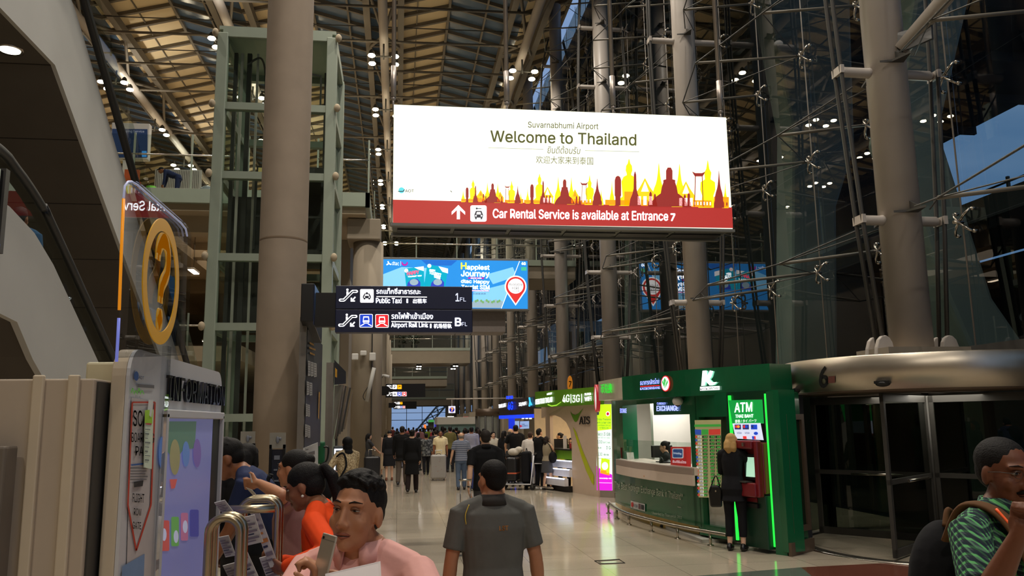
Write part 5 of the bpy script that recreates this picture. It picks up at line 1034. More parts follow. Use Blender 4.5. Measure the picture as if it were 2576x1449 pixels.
# ---- dark phone booth with blue strip further along
DF = Curved([(3.95, 32.5), (4.65, 26.4)]); dt = thing('phone_booth', 'dark phone company booth edged in glowing blue, behind the cream one', 'booth', (5.2, 29.5, 0))
build('fascia', MB().ribbon(DF.seg(1256, 1362, 6), 2.12, 2.72, -.3), mat('dark_fascia', (48, 42, 38), .4), dt, world=True); build('blue_strip', MB().ribbon([(x - .03, y) for x, y in DF.seg(1257, 1364, 6)], 2.02, 2.14, -.1), glow('strip_blue', (22, 60, 255), 1.3), dt, world=True)
build('roof', MB().prism([V((x + .08, y, 2.15)) for x, y in DF.seg(1258, 1360, 6)] + [V((7, 26.6, 2.15)), V((7, 32.5, 2.15))], (0, 0, .1)), M_black, dt, world=True); build('back_wall', MB().box(6.3, 26.4, 0, 6.4, 32.6, 2.2).box(4.6, 26.3, 0, 6.4, 26.4, 2.2), M_black, dt, world=True); build('blue_post', MB().ribbon(DF.seg(1279, 1282, 1), 0, 2.1, -.2), glow('post_blue', (20, 50, 210), .8), dt, world=True)
m = MB(); Dm = [G_w, glow('super_blue', (20, 70, 255), 1.3), glow('fan_blue', (60, 190, 240), 1.2), glow('screen_pale', (170, 200, 225), .7), glow('panel_blue', (20, 90, 210), .9), glow('screen_red', (200, 50, 70), .8), glow('text_navy', (30, 50, 110), .7)]
DF.text(m, 'TRAVELLERS', 1256, 1027, 1274, 1023, 9, 0, .03, dy=.03); DF.text(m, 'SUPER', 1277, 1004, 1294, 1003, 7.5, 1, .01, dy=.05, lift=.01); DF.text(m, '4G', 1281, 1032, 1294, 1030, 20, 1, .01, dy=.05, lift=.01); DF.text(m, '3G/WiFi', 1307, 1023, 1326, 1020, 10, 0, .03, dy=.03)
for an in (1.9, 4.4, 5.5): DF.line(m, [(1337, 1011), (1337 + 6 * math.cos(an), 1011 - 12 * math.sin(an))], 4.5, 2, .05)
build('lettering', m, Dm, dt, world=True)
m = MB(); SC = Curved([(4.5, 31.5), (5.0, 26.6)])
for x0, x1 in ((1284, 1306), (1308, 1331)): SC.poly(m, [(x0, 1060), (x1, 1059), (x1, 1078), (x0, 1079)], 3, 0); SC.text(m, '15', x0 + 6, 1073, x0 + 13, 1073, 7, 6, .02, dy=.02); SC.text(m, 'DAYS', x0 + 14, 1073, x1 - 2, 1073, 4, 6, .02, dy=.02); SC.disc(m, x0 + 3, 1072, 3, 3, 5, .015, 10)
build('screen', m, Dm, dt, world=True)
m = MB(); SC.poly(m, [(1345, 1043), (1372, 1042), (1372, 1090), (1345, 1090)], 4, -.05); SC.text(m, 'HAPPY TOURIST', 1347, 1066, 1369, 1066, 5, 0, .02, dy=-.03); SC.text(m, '免费 SIM', 1349, 1073, 1367, 1073, 5, 0, .02, dy=-.03); SC.poly(m, [(1350, 1078), (1370, 1077), (1370, 1090), (1350, 1090)], 3, -.04); build('blue_panel', m, Dm, dt, world=True)
m = MB()
for x in (1303, 1312, 1321): p = SC.p(x, 1046, -.2); m.cyl(p, p + V((0, 0, -.12)), .05, n=8)
build('spot', m, glow('booth_spot', (255, 245, 225), 2.5), dt, world=True)
lamp('booth_ceiling_light', 'AREA', (5.3, 29.5, 2.1), 20, (.9, .93, 1), (5.3, 29.5, 0), shape='RECTANGLE', size=1, size_y=3)
# orange surfboard shaped gate 7 sign
t = thing('gate_sign', 'slim orange oval gate sign with a black seven above the lime fascia', 'sign', tuple(at(1434, 984, 27))); P = Plane(27); m = MB()
build('board', MB().prism([P.p(1434 + 6.5 * math.cos(2 * PI * k / 28), 966 + 21 * math.sin(2 * PI * k / 28)) for k in range(28)], (0, .05, 0)), mat('gate_orange', (206, 128, 30), .4, emit=.25, ec=(206, 128, 30)), t, world=True); P.text(m, '7', 1431, 973, 1437, 973, 14, 0, .02, dy=.02); build('numeral', m, M_black, t, world=True); build('stem', MB().cyl(P.p(1434, 985), V((P.p(1434, 985).x, 27.05, 2.2)), .03, n=6), M_dark, t, world=True)
# ---- far shop fronts, white glass room and a far revolving door
t = thing('glass_room', 'pale glass walled room past the crowd, left of the far revolving door', 'kiosk', (4, 52, 0)); P = Plane(52); a, b = P.p(1100, 1130), P.p(1218, 1048)
build('canopy', MB().box(a.x, 52, b.z - .45, b.x, 56, b.z), M_white, t, world=True); build('glass_wall', MB().box(a.x + .1, 52.1, 0, b.x - .1, 52.2, b.z - .45), mat('teal_glass', (120, 150, 150), .15), t, world=True); build('post', MB().box(b.x - .15, 52, 0, b.x, 52.2, b.z), M_white, t, world=True)
t = thing('revolving_door', 'far brown revolving door beyond the phone booths, at gate seven', 'door', (5.7, 41, 0), kind='thing'); P = Plane(40); a, b = P.p(1202, 1049), P.p(1265, 1040); r_ = (b.x - a.x) / 2; cx = (a.x + b.x) / 2
build('canopy', MB().lathe([(0, 2.2), (r_, 2.2), (r_, 2.55), (0, 2.55)], (cx, 41.2), 28), M_brownframe, t, world=True)
for k in range(10): an = 2 * PI * k / 10; build('mullion', MB().cyl((cx + r_ * .95 * math.cos(an), 41.2 + r_ * .95 * math.sin(an), 0), (cx + r_ * .95 * math.cos(an), 41.2 + r_ * .95 * math.sin(an), 2.2), .05, n=6), M_dark, t, world=True)
build('glass_drum', MB().lathe([(r_ * .93, .05), (r_ * .93, 2.2)], (cx, 41.2), 28), mat('pale_door_glass', (140, 142, 134), .2), t, world=True)
for i, (x0, x1, y0, y1, Y, c, s, lab) in enumerate(((1098, 1122, 1049, 1059, 70, (240, 240, 250), 1.3, 'small white lit shop sign far down on the right of the crowd'), (1112, 1126, 1050, 1060, 66, (40, 60, 190), 1.0, 'small blue lit shop sign with white writing far down the hall'), (1126, 1142, 1047, 1055, 62, (250, 248, 235), 1.3, 'bright white shop sign nearest of the far row'), (1126, 1152, 1055, 1064, 60, (225, 205, 150), 1.0, 'long cream shop sign with lettering over the glass room'), (1154, 1165, 1051, 1059, 58, (215, 215, 235), 1.0, 'white and red shop sign at the right end of the far row'), (1166, 1178, 1048, 1062, 57, (210, 60, 70), .9, 'red edged shop sign at the far right of the row'), (1078, 1092, 1056, 1062, 80, (60, 140, 70), .9, 'green shop sign far in the middle of the hall'), (1066, 1072, 1068, 1078, 85, (250, 120, 50), 1.0, 'small orange lit panel far above the crowd'), (1081, 1086, 1064, 1080, 84, (255, 214, 90), 1.1, 'small yellow lit panel far above the crowd'), (1093, 1108, 1060, 1074, 78, (50, 40, 150), .8, 'violet lit panel far above the crowd'))):
    P = Plane(Y); a, b = P.p(x0, y1), P.p(x1, y0); t = thing('shop_sign', lab, 'shop sign', ((a.x + b.x) / 2, Y, 0)); build('light_box', MB().box(a.x, Y, a.z, b.x, Y + .3, b.z), glow('shop_%s' % 'abcdefghij'[i], c, s), t, world=True); build('front', MB().box(a.x, Y + .3, 0, b.x, Y + .6, a.z), M_dark, t, world=True)
    if i in (1, 3, 4): m = MB(); P.text(m, ['', 'EXCHANGE', '', 'SUPERRICH', 'TOURS'][i], x0 + 1.5, y1 - 2, x1 - 1.5, y1 - 2, (y1 - y0) * .5, 0, .03, dy=.05); build('lettering', m, G_w if i == 1 else mat('shop_ink', (70, 60, 50)), t, world=True)
# ---- revolving door six
RC = V((8.0, 11.6, 0)); RR = 2.06
t = thing('revolving_door', 'big revolving door six with brushed steel band and dark glass', 'door', RC, kind='thing')
build('steel_band', MB().lathe([(RR - .35, 2.26), (RR, 2.26), (RR, 2.72), (RR - .02, 2.735), (0, 2.735)], n=72), mat('brushed_band', (200, 190, 174), .36, 1.0, var=.05, scale=6), t)
build('soffit', MB().lathe([(0, 2.24), (RR - .04, 2.24), (RR - .04, 2.26)], n=48), M_brownframe, t)
a0 = math.radians(150)
for an, w_, nm, mm in ((math.radians(154), .09, 'post', M_brownframe), (math.radians(161.5), .05, 'dark_mullion', M_black), (math.radians(171.5), .07, 'dark_mullion', M_black), (math.radians(110), .07, 'dark_mullion', M_black), (math.radians(285), .07, 'dark_mullion', M_black), (math.radians(325), .07, 'dark_mullion', M_black)):
    p = V((math.cos(an), math.sin(an), 0)) * (RR - .12); rr = V((math.cos(an), math.sin(an), 0)); tt = V((-math.sin(an), math.cos(an), 0)); build(nm, MB().obox(p + V((0, 0, 1.12)), rr * .06, tt * w_ / 2, V((0, 0, 1.12))), mm, t)
M_dg = glass('tinted_door_glass', (150, 158, 150), 1.5, 1.4)
for b0, b1 in ((110, 154), (161.5, 171.5), (285, 325)): build('drum_glass', MB().lathe([(RR - .13, .05), (RR - .13, 2.24), (RR - .115, 2.24), (RR - .115, .05)], n=16, a0=math.radians(b0), a1=math.radians(b1)), M_dg, t)
build('centre_post', MB().cyl((0, 0, 0), (0, 0, 2.24), .05, n=12), M_dark, t)
for k in range(4):
    an = math.radians(38 + 90 * k); d = V((math.cos(an), math.sin(an), 0)); nrm_ = V((-d.y, d.x, 0)); w_ = MB(); L1 = RR - .25
    for s0, s1, z0, z1 in ((.05, .11, .03, 2.22), (L1 - .07, L1, .03, 2.22), (.05, L1, .03, .14), (.05, L1, 2.1, 2.22), (.05, L1, .98, 1.05)): w_.obox(d * (s0 + s1) / 2 + V((0, 0, (z0 + z1) / 2)), d * (s1 - s0) / 2, nrm_ * .025, V((0, 0, (z1 - z0) / 2)))
    wg = build('wing', w_, M_dark, t); build('wing_glass', MB().obox(d * L1 / 2 + V((0, 0, 1.1)), d * (L1 / 2 - .08), nrm_ * .006, V((0, 0, 1.0))), M_dg, wg)
    if k in (1, 2): build('brush_handle', MB().cyl(d * .4 + nrm_ * .06 + V((0, 0, 1.0)), d * 1.2 + nrm_ * .06 + V((0, 0, 1.0)), .02, n=8), M_chrome, wg)
BCv = Curved([(RC.x + (RR + .004) * math.cos(math.radians(a)), RC.y + (RR + .004) * math.sin(math.radians(a))) for a in range(140, 290, 2)])
m = MB(); BCv.text(m, '6', 2061, 976, 2083, 975, 54, 0, .02, dy=.004); build('numeral', m, M_black, t, world=True)
for i, (x, y) in enumerate(((2004, 984), (2222, 965))):
    p = BCv.p(x, y, .02); n_ = (V((p.x, p.y, 0)) - RC).normalized(); s_ = build('sensor', MB().sphere((0, 0, 0), (.1, .06, .045), 14, 8).box(-.1, -.05, 0, .1, .05, .035), M_black, t); s_.location = p - RC; s_.rotation_euler = (0, 0, math.atan2(n_.y, n_.x) + PI / 2)
build('small_sticker', MB().prism([BCv.p(2084, 947, .004), BCv.p(2101, 946, .004), BCv.p(2101, 963, .004), BCv.p(2084, 964, .004)], n_ * .001), mat('sticker_maroon', (96, 54, 46), .5), t, world=True)
build('floor_ring', MB().lathe([(RR - .2, .0), (RR - .2, .012), (RR, .012), (RR, 0)], n=60), M_chrome, t)
t = thing('floor_hatch', 'rectangular floor hatch outlined in dark metal on the cream tiles', 'hatch', (2.95, 11.35, 0)); h4 = [gz(1496, 1412), gz(1558, 1408), gz(1572, 1417), gz(1508, 1419)]
build('frame', MB().tube([p + V((0, 0, .003)) for p in h4], .008, 4, closed=True), M_dark, t, world=True); build('handle', MB().prism([gz(1505, 1413.5), gz(1510, 1413.5), gz(1512, 1415), gz(1506, 1415)], (0, 0, .003)), M_dark, t, world=True)
# ================================================================== INFORMATION KIOSK AND LEFT FOREGROUND
KX = -.93; PK = PlaneX(KX); Pw = mat('kiosk_white', (206, 206, 208), .35, var=.02); M_beige = mat('kiosk_beige', (206, 190, 164), .5, var=.03)
kq = lambda x, y, o=0.0: PK.p(x, y, o)
k = thing('information_kiosk', 'white information kiosk with a touch screen and raised INFORMATION lettering', 'kiosk', (KX, 3.5, 0))
tl, tr = kq(331, 873), kq(560, 935); Y0k, Y1k = tl.y, tr.y; ztop = tl.z
r = .10; outl = [(Y0k, 0), (Y0k, ztop - r)] + [(Y0k + r - r * math.cos(a), ztop - r + r * math.sin(a)) for a in [PI / 12 * i for i in range(1, 7)]] + [(Y1k - r + r * math.sin(a), ztop - r + r * math.cos(a)) for a in [PI / 12 * i for i in range(0, 7)]] + [(Y1k, 0)]
build('front_panel', MB().prism([V((KX - .012, y, z)) for y, z in outl], (.012, 0, 0)), Pw, k, world=True)
build('casing', MB().prism([V((KX - .062, y, z)) for y, z in outl], (.049, 0, 0)), M_beige, k, world=True, bevel=.004)
ys0, ys1 = kq(412, 1060).y, kq(551, 1060).y; zs1 = kq(412, 1052).z; fr_ = MB()
for a, b, c, d in ((ys0 - .03, .5, ys0, zs1 + .02), (ys1, .5, Y1k - .01, zs1 + .02), (ys0 - .03, zs1, Y1k - .01, zs1 + .035), (ys0 - .03, .48, Y1k - .01, .52)): fr_.box(KX, a, b, KX + .022, c, d)
build('screen_bezel', fr_, Pw, k, world=True, bevel=.004)
S = [glow('screen_lilac', (128, 132, 190), 0.24), glow('screen_greenband', (84, 124, 104), 0.23), glow('screen_blue', (92, 130, 196), 0.23), glow('screen_gold', (150, 144, 100), 0.23), glow('screen_redtile', (206, 88, 84), 0.25), glow('screen_greentile', (104, 176, 88), 0.25), glow('screen_violet', (120, 96, 170), 0.23), glow('screen_pinktile', (196, 120, 160), 0.23), glow('screen_indigo', (80, 84, 170), 0.23), glow('screen_paleline', (200, 205, 235), 0.27)]
def rp(m, x0, y0, x1, y1, mi, o): m.face([V((KX + o, y0, z0)) for z0 in ()] or [V((KX + o, x0, y0)), V((KX + o, x1, y0)), V((KX + o, x1, y1)), V((KX + o, x0, y1))], mi)
m = MB(); yb = kq(528, 1200).y
rp(m, ys0, .52, yb, zs1, 0, .003)
PK.poly(m, [(410, 1060), (494, 1060), (490, 1128), (462, 1130), (440, 1160), (407, 1118)], 1, .005)
for x, y, rx, ry, c in ((408, 1140, 9, 42, 2), (440, 1150, 13, 45, 3), (468, 1142, 9, 32, 2), (496, 1140, 10, 36, 6)): PK.disc(m, x, y, rx, ry, c, .006)
PK.poly(m, [(427, 1206), (446, 1205), (440, 1228), (431, 1230)], 4, .006)
for x0, x1, y0, y1, c in ((402, 426, 1309, 1386, 4), (431, 450, 1300, 1374, 5), (455, 473, 1290, 1360, 7), (478, 500, 1282, 1350, 8)): PK.rr(m, x0, y0, x1, y1, 4, c, .006)
for x, y in ((410, 1345), (440, 1350), (463, 1325)): PK.disc(m, x + 3, y, 6, 16, 9, .007)
build('touch_screen', m, S, k, world=True); build('screen_edge', MB().box(KX + .001, yb, .52, KX + .004, ys1, zs1), M_black, k, world=True)
rib_ = MB(); ya, yc = kq(396, 1100).y, kq(406, 1100).y; rib_.box(KX, ya, .3, KX + .02, yc, kq(400, 880).z + .02); build('holder_strip', rib_, M_acr, k, world=True)
m = MB(); PK.text(m, 'INFORMATION', 418, 1006, 561, 1016, 70, 0, .0, dy=.004)
vs = [PK.p(418, 1000)]
m = MB(); za, zb_ = kq(420, 1008).z, kq(420, 943).z; y0_, y1_ = kq(417, 960).y, kq(561, 960).y
text(m, 'INFORMATION', rect_map((KX + .001, y0_, za), (0, y1_ - y0_, 0), (0, 0, zb_ - za)), 0, 0, 0, (.013, 0, 0)); build('lettering', m, mat('letter_gunmetal', (40, 40, 48), .2, .8), k, world=True)
Q = [mat('label_paper', (196, 188, 186), .5), mat('label_red', (196, 62, 40), .5), mat('label_ink', (36, 34, 40), .5), mat('label_blue', (40, 90, 160), .5), mat('label_green', (120, 220, 80), .5), mat('label_white', (225, 228, 222), .5), mat('label_grey', (110, 108, 110), .5), mat('label_pale_blue', (120, 150, 190), .5)]
m = MB(); PK.poly(m, [(331, 1000), (392, 1010), (388, 1449), (318, 1449)], 0, .003)
for pts in ([(333, 1012), (390, 1012)], [(390, 1012), (380, 1270)], [(333, 1012), (322, 1270)], [(322, 1270), (343, 1385)], [(380, 1270), (343, 1385)]): PK.line(m, pts, 4, 1, .006)
for s, x0, x1, y, h, c in (('SCAN', 335, 384, 1072, 40, 2), ('BOARDING', 331, 388, 1112, 24, 2), ('PASS', 341, 382, 1146, 24, 2), ('FLIGHT', 334, 363, 1263, 22, 2), ('ROW', 337, 356, 1296, 18, 2), ('GATE', 334, 355, 1330, 18, 2), ('AOT', 349, 362, 953, 8, 3)): PK.text(m, s, x0, y, x1, y + 2, h, c, .01, dy=.008)
for i in range(5): PK.line(m, [(328, 1178 + 7 * i), (372 - 3 * (i % 3), 1178 + 7 * i)], 2, 6, .006)
PK.poly(m, [(337, 1212), (361, 1208), (359, 1223), (337, 1226)], 2, .008); PK.line(m, [(330, 1170), (366, 1166)], 4, 3, .006)
PK.poly(m, [(308, 1425), (364, 1393), (362, 1449), (306, 1449)], 7, .006); PK.disc(m, 343, 946, 6, 12, 3, .006); PK.poly(m, [(346, 966), (388, 969), (388, 977), (346, 974)], 6, .006)
for i in range(4): PK.line(m, [(330 + 8 * i, 988), (334 + 8 * i, 976 + i % 2 * 6), (338 + 8 * i, 992)], 2, 4, .006)
build('scan_label', m, Q, k, world=True)
build('clip_strip', MB().prism([kq(374, 1006, .01), kq(379, 1006, .01), kq(374, 1050, .01), kq(370, 1046, .01)], (.01, 0, 0)), Q[5], k, world=True)  # small white strip over the scan label
ti = thing('promo_strip', 'narrow lime and white promotional card clipped over the scan label on the kiosk', 'card', kq(375, 1180, .01)); m = MB()
m.prism([kq(364, 1032, .012), kq(384, 1030, .012), kq(379, 1180, .012), kq(361, 1176, .012)], (.004, 0, 0)); build('card', m, mat('card_paper', (225, 240, 215), .4), ti, world=True); m = MB(); PK.poly(m, [(365, 1032), (384, 1030), (383, 1066), (364, 1064)], 0, .0175); PK.line(m, [(367, 1066), (381, 1067)], 4, 1, .018)
for i in range(8): PK.line(m, [(365, 1080 + 11 * i), (378 - i % 3 * 3, 1081 + 11 * i)], 2 + i % 2 * 2, 2, .018)
build('print', m, [mat('card_lime', (170, 226, 30), .4), mat('card_redink', (190, 50, 60), .4), mat('card_ink', (120, 130, 126), .4)], ti, world=True)
# question mark plate in clear acrylic standing on the kiosk
qs = thing('question_mark_sign', 'clear acrylic plate with a yellow ringed question mark on top of the kiosk', 'sign', (KX + .02, 3.2, ztop - .1)); QX = PlaneX(KX + .022)
pl = [(296, 900), (312, 482), (315, 466), (322, 456), (332, 456), (345, 464), (455, 560), (466, 574), (471, 592), (472, 612), (464, 893)]
pp = [QX.p(x, y) for x, y in pl]; zlow = min(p.z for p in pp)
build('plate', MB().prism(pp, (.016, 0, 0)), M_acr, qs, world=True)
build('edge_reflection', MB().tube([QX.p(x, y, .008) for x, y in ((311, 500), (305, 640), (300, 780))], .005, 6), glow('reflection_orange', (226, 140, 20), .6), qs, world=True)  # reflections on the plate edge, put in as glowing coloured strips
build('edge_reflection', MB().tube([QX.p(x, y, .008) for x, y in ((299, 800), (296, 860), (293, 910))], .005, 6), glow('reflection_violet', (120, 130, 220), .5), qs, world=True); build('edge_reflection', MB().tube([QX.p(x, y, .008) for x, y in ((311, 498), (314, 468), (322, 457), (332, 457), (345, 465), (455, 561), (467, 576), (471, 594))], .004, 6), glow('reflection_white', (190, 195, 230), .3), qs, world=True)  # violet and white edge reflections, also glowing strips
C = QX.p(394, 708); Rr = (QX.p(394, 547).z - QX.p(394, 870).z) / 2; M_qy = mat('question_yellow', (214, 158, 16), .4, emit=.12, ec=(214, 158, 16))
m = MB(); N_ = 56; vs = []; fs = []
for i in range(N_):
    a = 2 * PI * i / N_
    for rr in (Rr, Rr * .80):
        for xx in (.017, .021): vs.append((C.x + xx, C.y + rr * math.sin(a), C.z + rr * math.cos(a)))
for i in range(N_):
    a, b = 4 * i, 4 * ((i + 1) % N_); fs += [(a, b, b + 1, a + 1), (a + 2, a + 3, b + 3, b + 2), (a + 1, b + 1, b + 3, a + 3), (a, a + 2, b + 2, b)]
m.add(vs, fs); build('ring', m, M_qy, qs, world=True)
m = MB(); text(m, '?', rect_map((C.x + .017, C.y - Rr * .37, C.z - Rr * .74), (0, Rr * .74, 0), (0, 0, Rr * 1.47)), 0, .035, 0, (.004, 0, 0)); build('question_mark', m, M_qy, qs, world=True)
# beige cabinets left of the kiosk
cb = thing('cabinet_wall', 'beige counter cabinet with vertical ribs left of the information kiosk', 'cabinet', (-2.2, 2.95, 0)); CY = 2.92; z1 = at(140, 953, CY).z
P = Plane(CY); xs = [P.p(x, 1200).x for x in (-420, -170, 82, 172, 279)]; xs[4] = min(xs[4], KX - .075)
for i in range(4): build('panel', MB().box(xs[i] + .004, CY, 0, xs[i + 1] - .004, CY + .5, z1), mat('cabinet_beige', (186, 170, 150), .5, var=.03), cb, world=True, bevel=.006)
for x in xs[1:4]: build('rib', MB().box(x - .018, CY - .018, 0, x + .018, CY, z1 + .012), M_beige, cb, world=True, bevel=.005)
build('side_shadow_gap', MB().box(xs[4] - .003, CY + .02, 0, xs[4] + .003, CY + .5, z1 - .01), M_dark, cb, world=True)
a, b = P.p(-10, 1449), P.p(58, 1120); t = thing('lower_counter', 'darker grey counter front at the far left in front of the beige cabinet', 'counter', (a.x, CY - .1, 0)); build('body', MB().box(a.x - .8, CY - .12, 0, b.x, CY - .03, b.z), mat('lower_grey', (112, 102, 90), .6), t, world=True, bevel=.008)
p = at(275, 950, 3.6); t = thing('beige_box', 'small beige box on top behind the cabinet, beside the kiosk', 'box', (p.x, 3.6, 0)); build('body', MB().box(p.x - .06, 3.5, z1 - .3, p.x + .13, 3.7, at(275, 915, 3.6).z), mat('beige_box', (206, 200, 170), .5), t, world=True, bevel=.01); build('stand', MB().box(p.x - .02, 3.55, 0, p.x + .05, 3.65, z1 - .3), M_dark, t, world=True)
# ---- stainless rails and leaflets
M_tube = mat('satin_tube', (176, 162, 136), .3, 1.0, var=.05)
rk = thing('steel_leaflet_rack', 'bent stainless tube rack hung with leaflets beside the kiosk', 'rack', (-.75, 3.95, 0))
def loop(pts, r=.026): return MB().tube(smooth_path(pts, 6), r, 12)
Yl = 3.7
g = lambda x, y, Y=3.7: at(x, y, Y)
for Y, xs_, yt, nm in ((3.62, (525, 604), 1304, 'front_loop'), (4.35, (606, 699), 1258, 'rear_loop')):
    a, b = g(xs_[0], yt + 22, Y), g(xs_[1], yt + 22, Y); z = g(xs_[0], yt, Y).z
    rc = .06
    for off in (0, .10):
        pts = [(a.x, Y + off, 0)] + [(a.x + rc - rc * math.cos(PI * k / 12), Y + off, z - rc + rc * math.sin(PI * k / 12)) for k in range(7)] + [(b.x - rc + rc * math.sin(PI * k / 12), Y + off, z - rc + rc * math.cos(PI * k / 12)) for k in range(7)] + [(b.x, Y + off, 0)]
        build(nm, MB().tube(pts, .017, 12), M_tube, rk, world=True)
zb2 = g(640, 1283, 4.0).z
build('cross_bar', MB().cyl(g(560, 1283, 4.1), g(692, 1279, 4.1), .02, n=10), M_tube, rk, world=True)
for zz in (.9, .6, .3): build('shelf', MB().box(g(560, 1300, 4.0).x, 3.75, zz, g(690, 1300, 4.0).x, 4.3, zz + .015), M_dark, rk, world=True)
lm = [mat('leaflet_white', (196, 192, 186), .6), mat('leaflet_print', (120, 110, 120), .6), mat('leaflet_orange', (190, 120, 60), .6), mat('leaflet_navy', (36, 40, 70), .6)]
for i, (x0, y0, x1, y1, w_, Y, lab) in enumerate(((552, 1262, 575, 1292, 26, 3.9, 'white leaflet sticking up beside the kiosk edge'), (620, 1300, 642, 1368, 38, 3.95, 'broad white leaflet behind the front tube loop'), (640, 1288, 690, 1425, 20, 4.15, 'long narrow leaflet slanting across the rack with an orange patch'), (562, 1350, 580, 1400, 24, 3.8, 'white leaflet inside the front tube loop'), (604, 1380, 640, 1460, 24, 3.9, 'slanting printed leaflet between the two tube loops'), (668, 1400, 690, 1460, 30, 4.2, 'white leaflet low at the right end of the rack'), (575, 1420, 600, 1470, 28, 3.75, 'white leaflet at the bottom of the front tube loop'), (645, 1230, 660, 1255, 14, 4.55, 'white sheet held over the rack'))):
    a, b = at(x0, y0, Y), at(x1, y1, Y + .06); d = (b - a).normalized(); u = V((1, 0, 0)); u = (u - d * u.dot(d)).normalized() * (w_ * Y / 2050 / 2)
    if i == 7: continue
    t = thing('leaflet', lab, 'leaflet', a, group='leaflets in the tube rack'); n_ = u.cross(d).normalized() * .004
    build('sheet', MB().prism([a - u, a + u, b + u, b - u], n_), lm[0], t, world=True); m = MB()
    n_ = n_ if n_.y < 0 else -n_; off = n_ * 1.6
    for q_ in range(7):
        f0 = .12 + .12 * q_; pa, pb = a + (b - a) * f0, a + (b - a) * (f0 + .04 + .03 * (q_ % 2)); m.face([pa - u * .8 + off, pa + u * (.3 + .5 * (q_ % 2)) + off, pb + u * (.3 + .5 * (q_ % 2)) + off, pb - u * .8 + off], 2 if i == 2 and q_ in (2, 3) else 1 if q_ != 4 else 3)
    build('print', m, lm[:1] + lm[1:], t, world=True)
# ---- acrylic topped floor stands in front of the concrete column
for i, (x0, x1, yt, yb2, Y, lab) in enumerate(((601, 642, 1085, 1330, 7.2, 'dark floor stand with a clear plaque, left of the concrete column base'), (675, 719, 1088, 1330, 7.2, 'dark floor stand with a clear plaque, in front of the concrete column base'))):
    a, b = at(x0, 1200, Y), at(x1, yt, Y); t = thing('floor_stand', lab, 'stand', ((a.x + b.x) / 2, Y, 0), group='plaque stands before the concrete column'); zt_ = b.z
    build('plaque', MB().box(a.x, Y, zt_ - .13, b.x, Y + .01, zt_), mat('plaque_grey', (150, 146, 134), .3), t, world=True); build('frame', MB().box(a.x, Y + .0, .0, a.x + .02, Y + .05, zt_ - .1).box(b.x - .02, Y, 0, b.x, Y + .05, zt_ - .1), M_black, t, world=True); build('panel', MB().box(a.x + .02, Y + .02, .3, b.x - .02, Y + .04, zt_ - .14), mat('stand_panel', (44, 48, 58), .25), t, world=True)
    m = MB(); cx = (a.x + b.x) / 2
    for k_ in range(5): z = zt_ - .2 - .09 * k_; m.box(a.x + .04, Y + .012, z - .025, b.x - .045, Y + .018, z + .01 if k_ == 0 else z - .012)
    m.sphere((cx, Y - .005, zt_ - .06), (.014, .006, .03), 8, 6).sphere((cx + .02, Y - .005, zt_ - .05), (.014, .006, .012), 8, 6); build('print', m, mat('stand_print', (120, 124, 132), .5), t, world=True)
# ---- metal post, perforated display and lit case beyond the directory board
t = thing('metal_post', 'flat grey metal post between the directory board and the mirrored display', 'post', tuple(gz(828, 1250))); Yp = 17.3; a, b = at(817, 1100, Yp), at(839, 912, Yp); t.location = ((a.x + b.x) / 2, Yp, 0)
build('post', MB().box(a.x, Yp, 0, b.x, Yp + .2, b.z), mat('post_grey', (112, 106, 98), .5), t, world=True); build('sign_box', MB().prism([at(841, 905, Yp), at(870, 935, Yp + 1.5), at(870, 965, Yp + 1.5), at(841, 968, Yp)], (0, .05, 0)), M_blacks, t, world=True); build('yellow_mark', MB().prism([at(843, 925, Yp - .02), at(848, 930, Yp - .02), at(848, 950, Yp - .02), at(843, 948, Yp - .02)], (0, .01, 0)), mat('listing_yellow'), t, world=True)
t = thing('mirrored_display', 'leaning rack of mirrored strips with a perforated side by the pillar', 'display', (-1.25, 18.2, 0)); Yd = 18.0
build('perforated_side', MB().prism([at(842, 970, Yd), at(862, 968, Yd + .3), at(848, 1050, Yd + .3), at(836, 1108, Yd)], (0, .04, 0)), mat('perforated_grey', (120, 116, 108), .5), t, world=True)
for k_ in range(5):
    x0 = 862 + 5.5 * k_; build('mirror_strip', MB().prism([at(x0, 968 + 2 * k_, Yd), at(x0 + 4.5, 970 + 2 * k_, Yd), at(x0 - 21 + 4.5, 1104 - 6 * k_, Yd), at(x0 - 21, 1104 - 6 * k_, Yd)], (0, .03, 0)), M_mirror if k_ % 2 == 0 else M_dark, t, world=True)
build('leg', MB().box(-1.32, 18.05, 0, -1.27, 18.1, 1.7), M_dark, t, world=True)
t = thing('lit_case', 'upright glass case edged with white light behind the woman in the patterned top', 'display case', (-1.3, 16.6, 0)); a, b = at(836, 1240, 16.5), at(868, 1122, 16.5)
build('case', MB().box(a.x, 16.5, 0, b.x, 16.9, b.z), mat('case_grey', (70, 74, 76), .2), t, world=True, bevel=.02); build('edge_light', MB().box(a.x + .02, 16.48, .15, a.x + .05, 16.5, b.z - .08).box(a.x + .02, 16.48, b.z - .08, b.x - .04, 16.5, b.z - .05), glow('case_led', (225, 228, 240), 1.6), t, world=True)
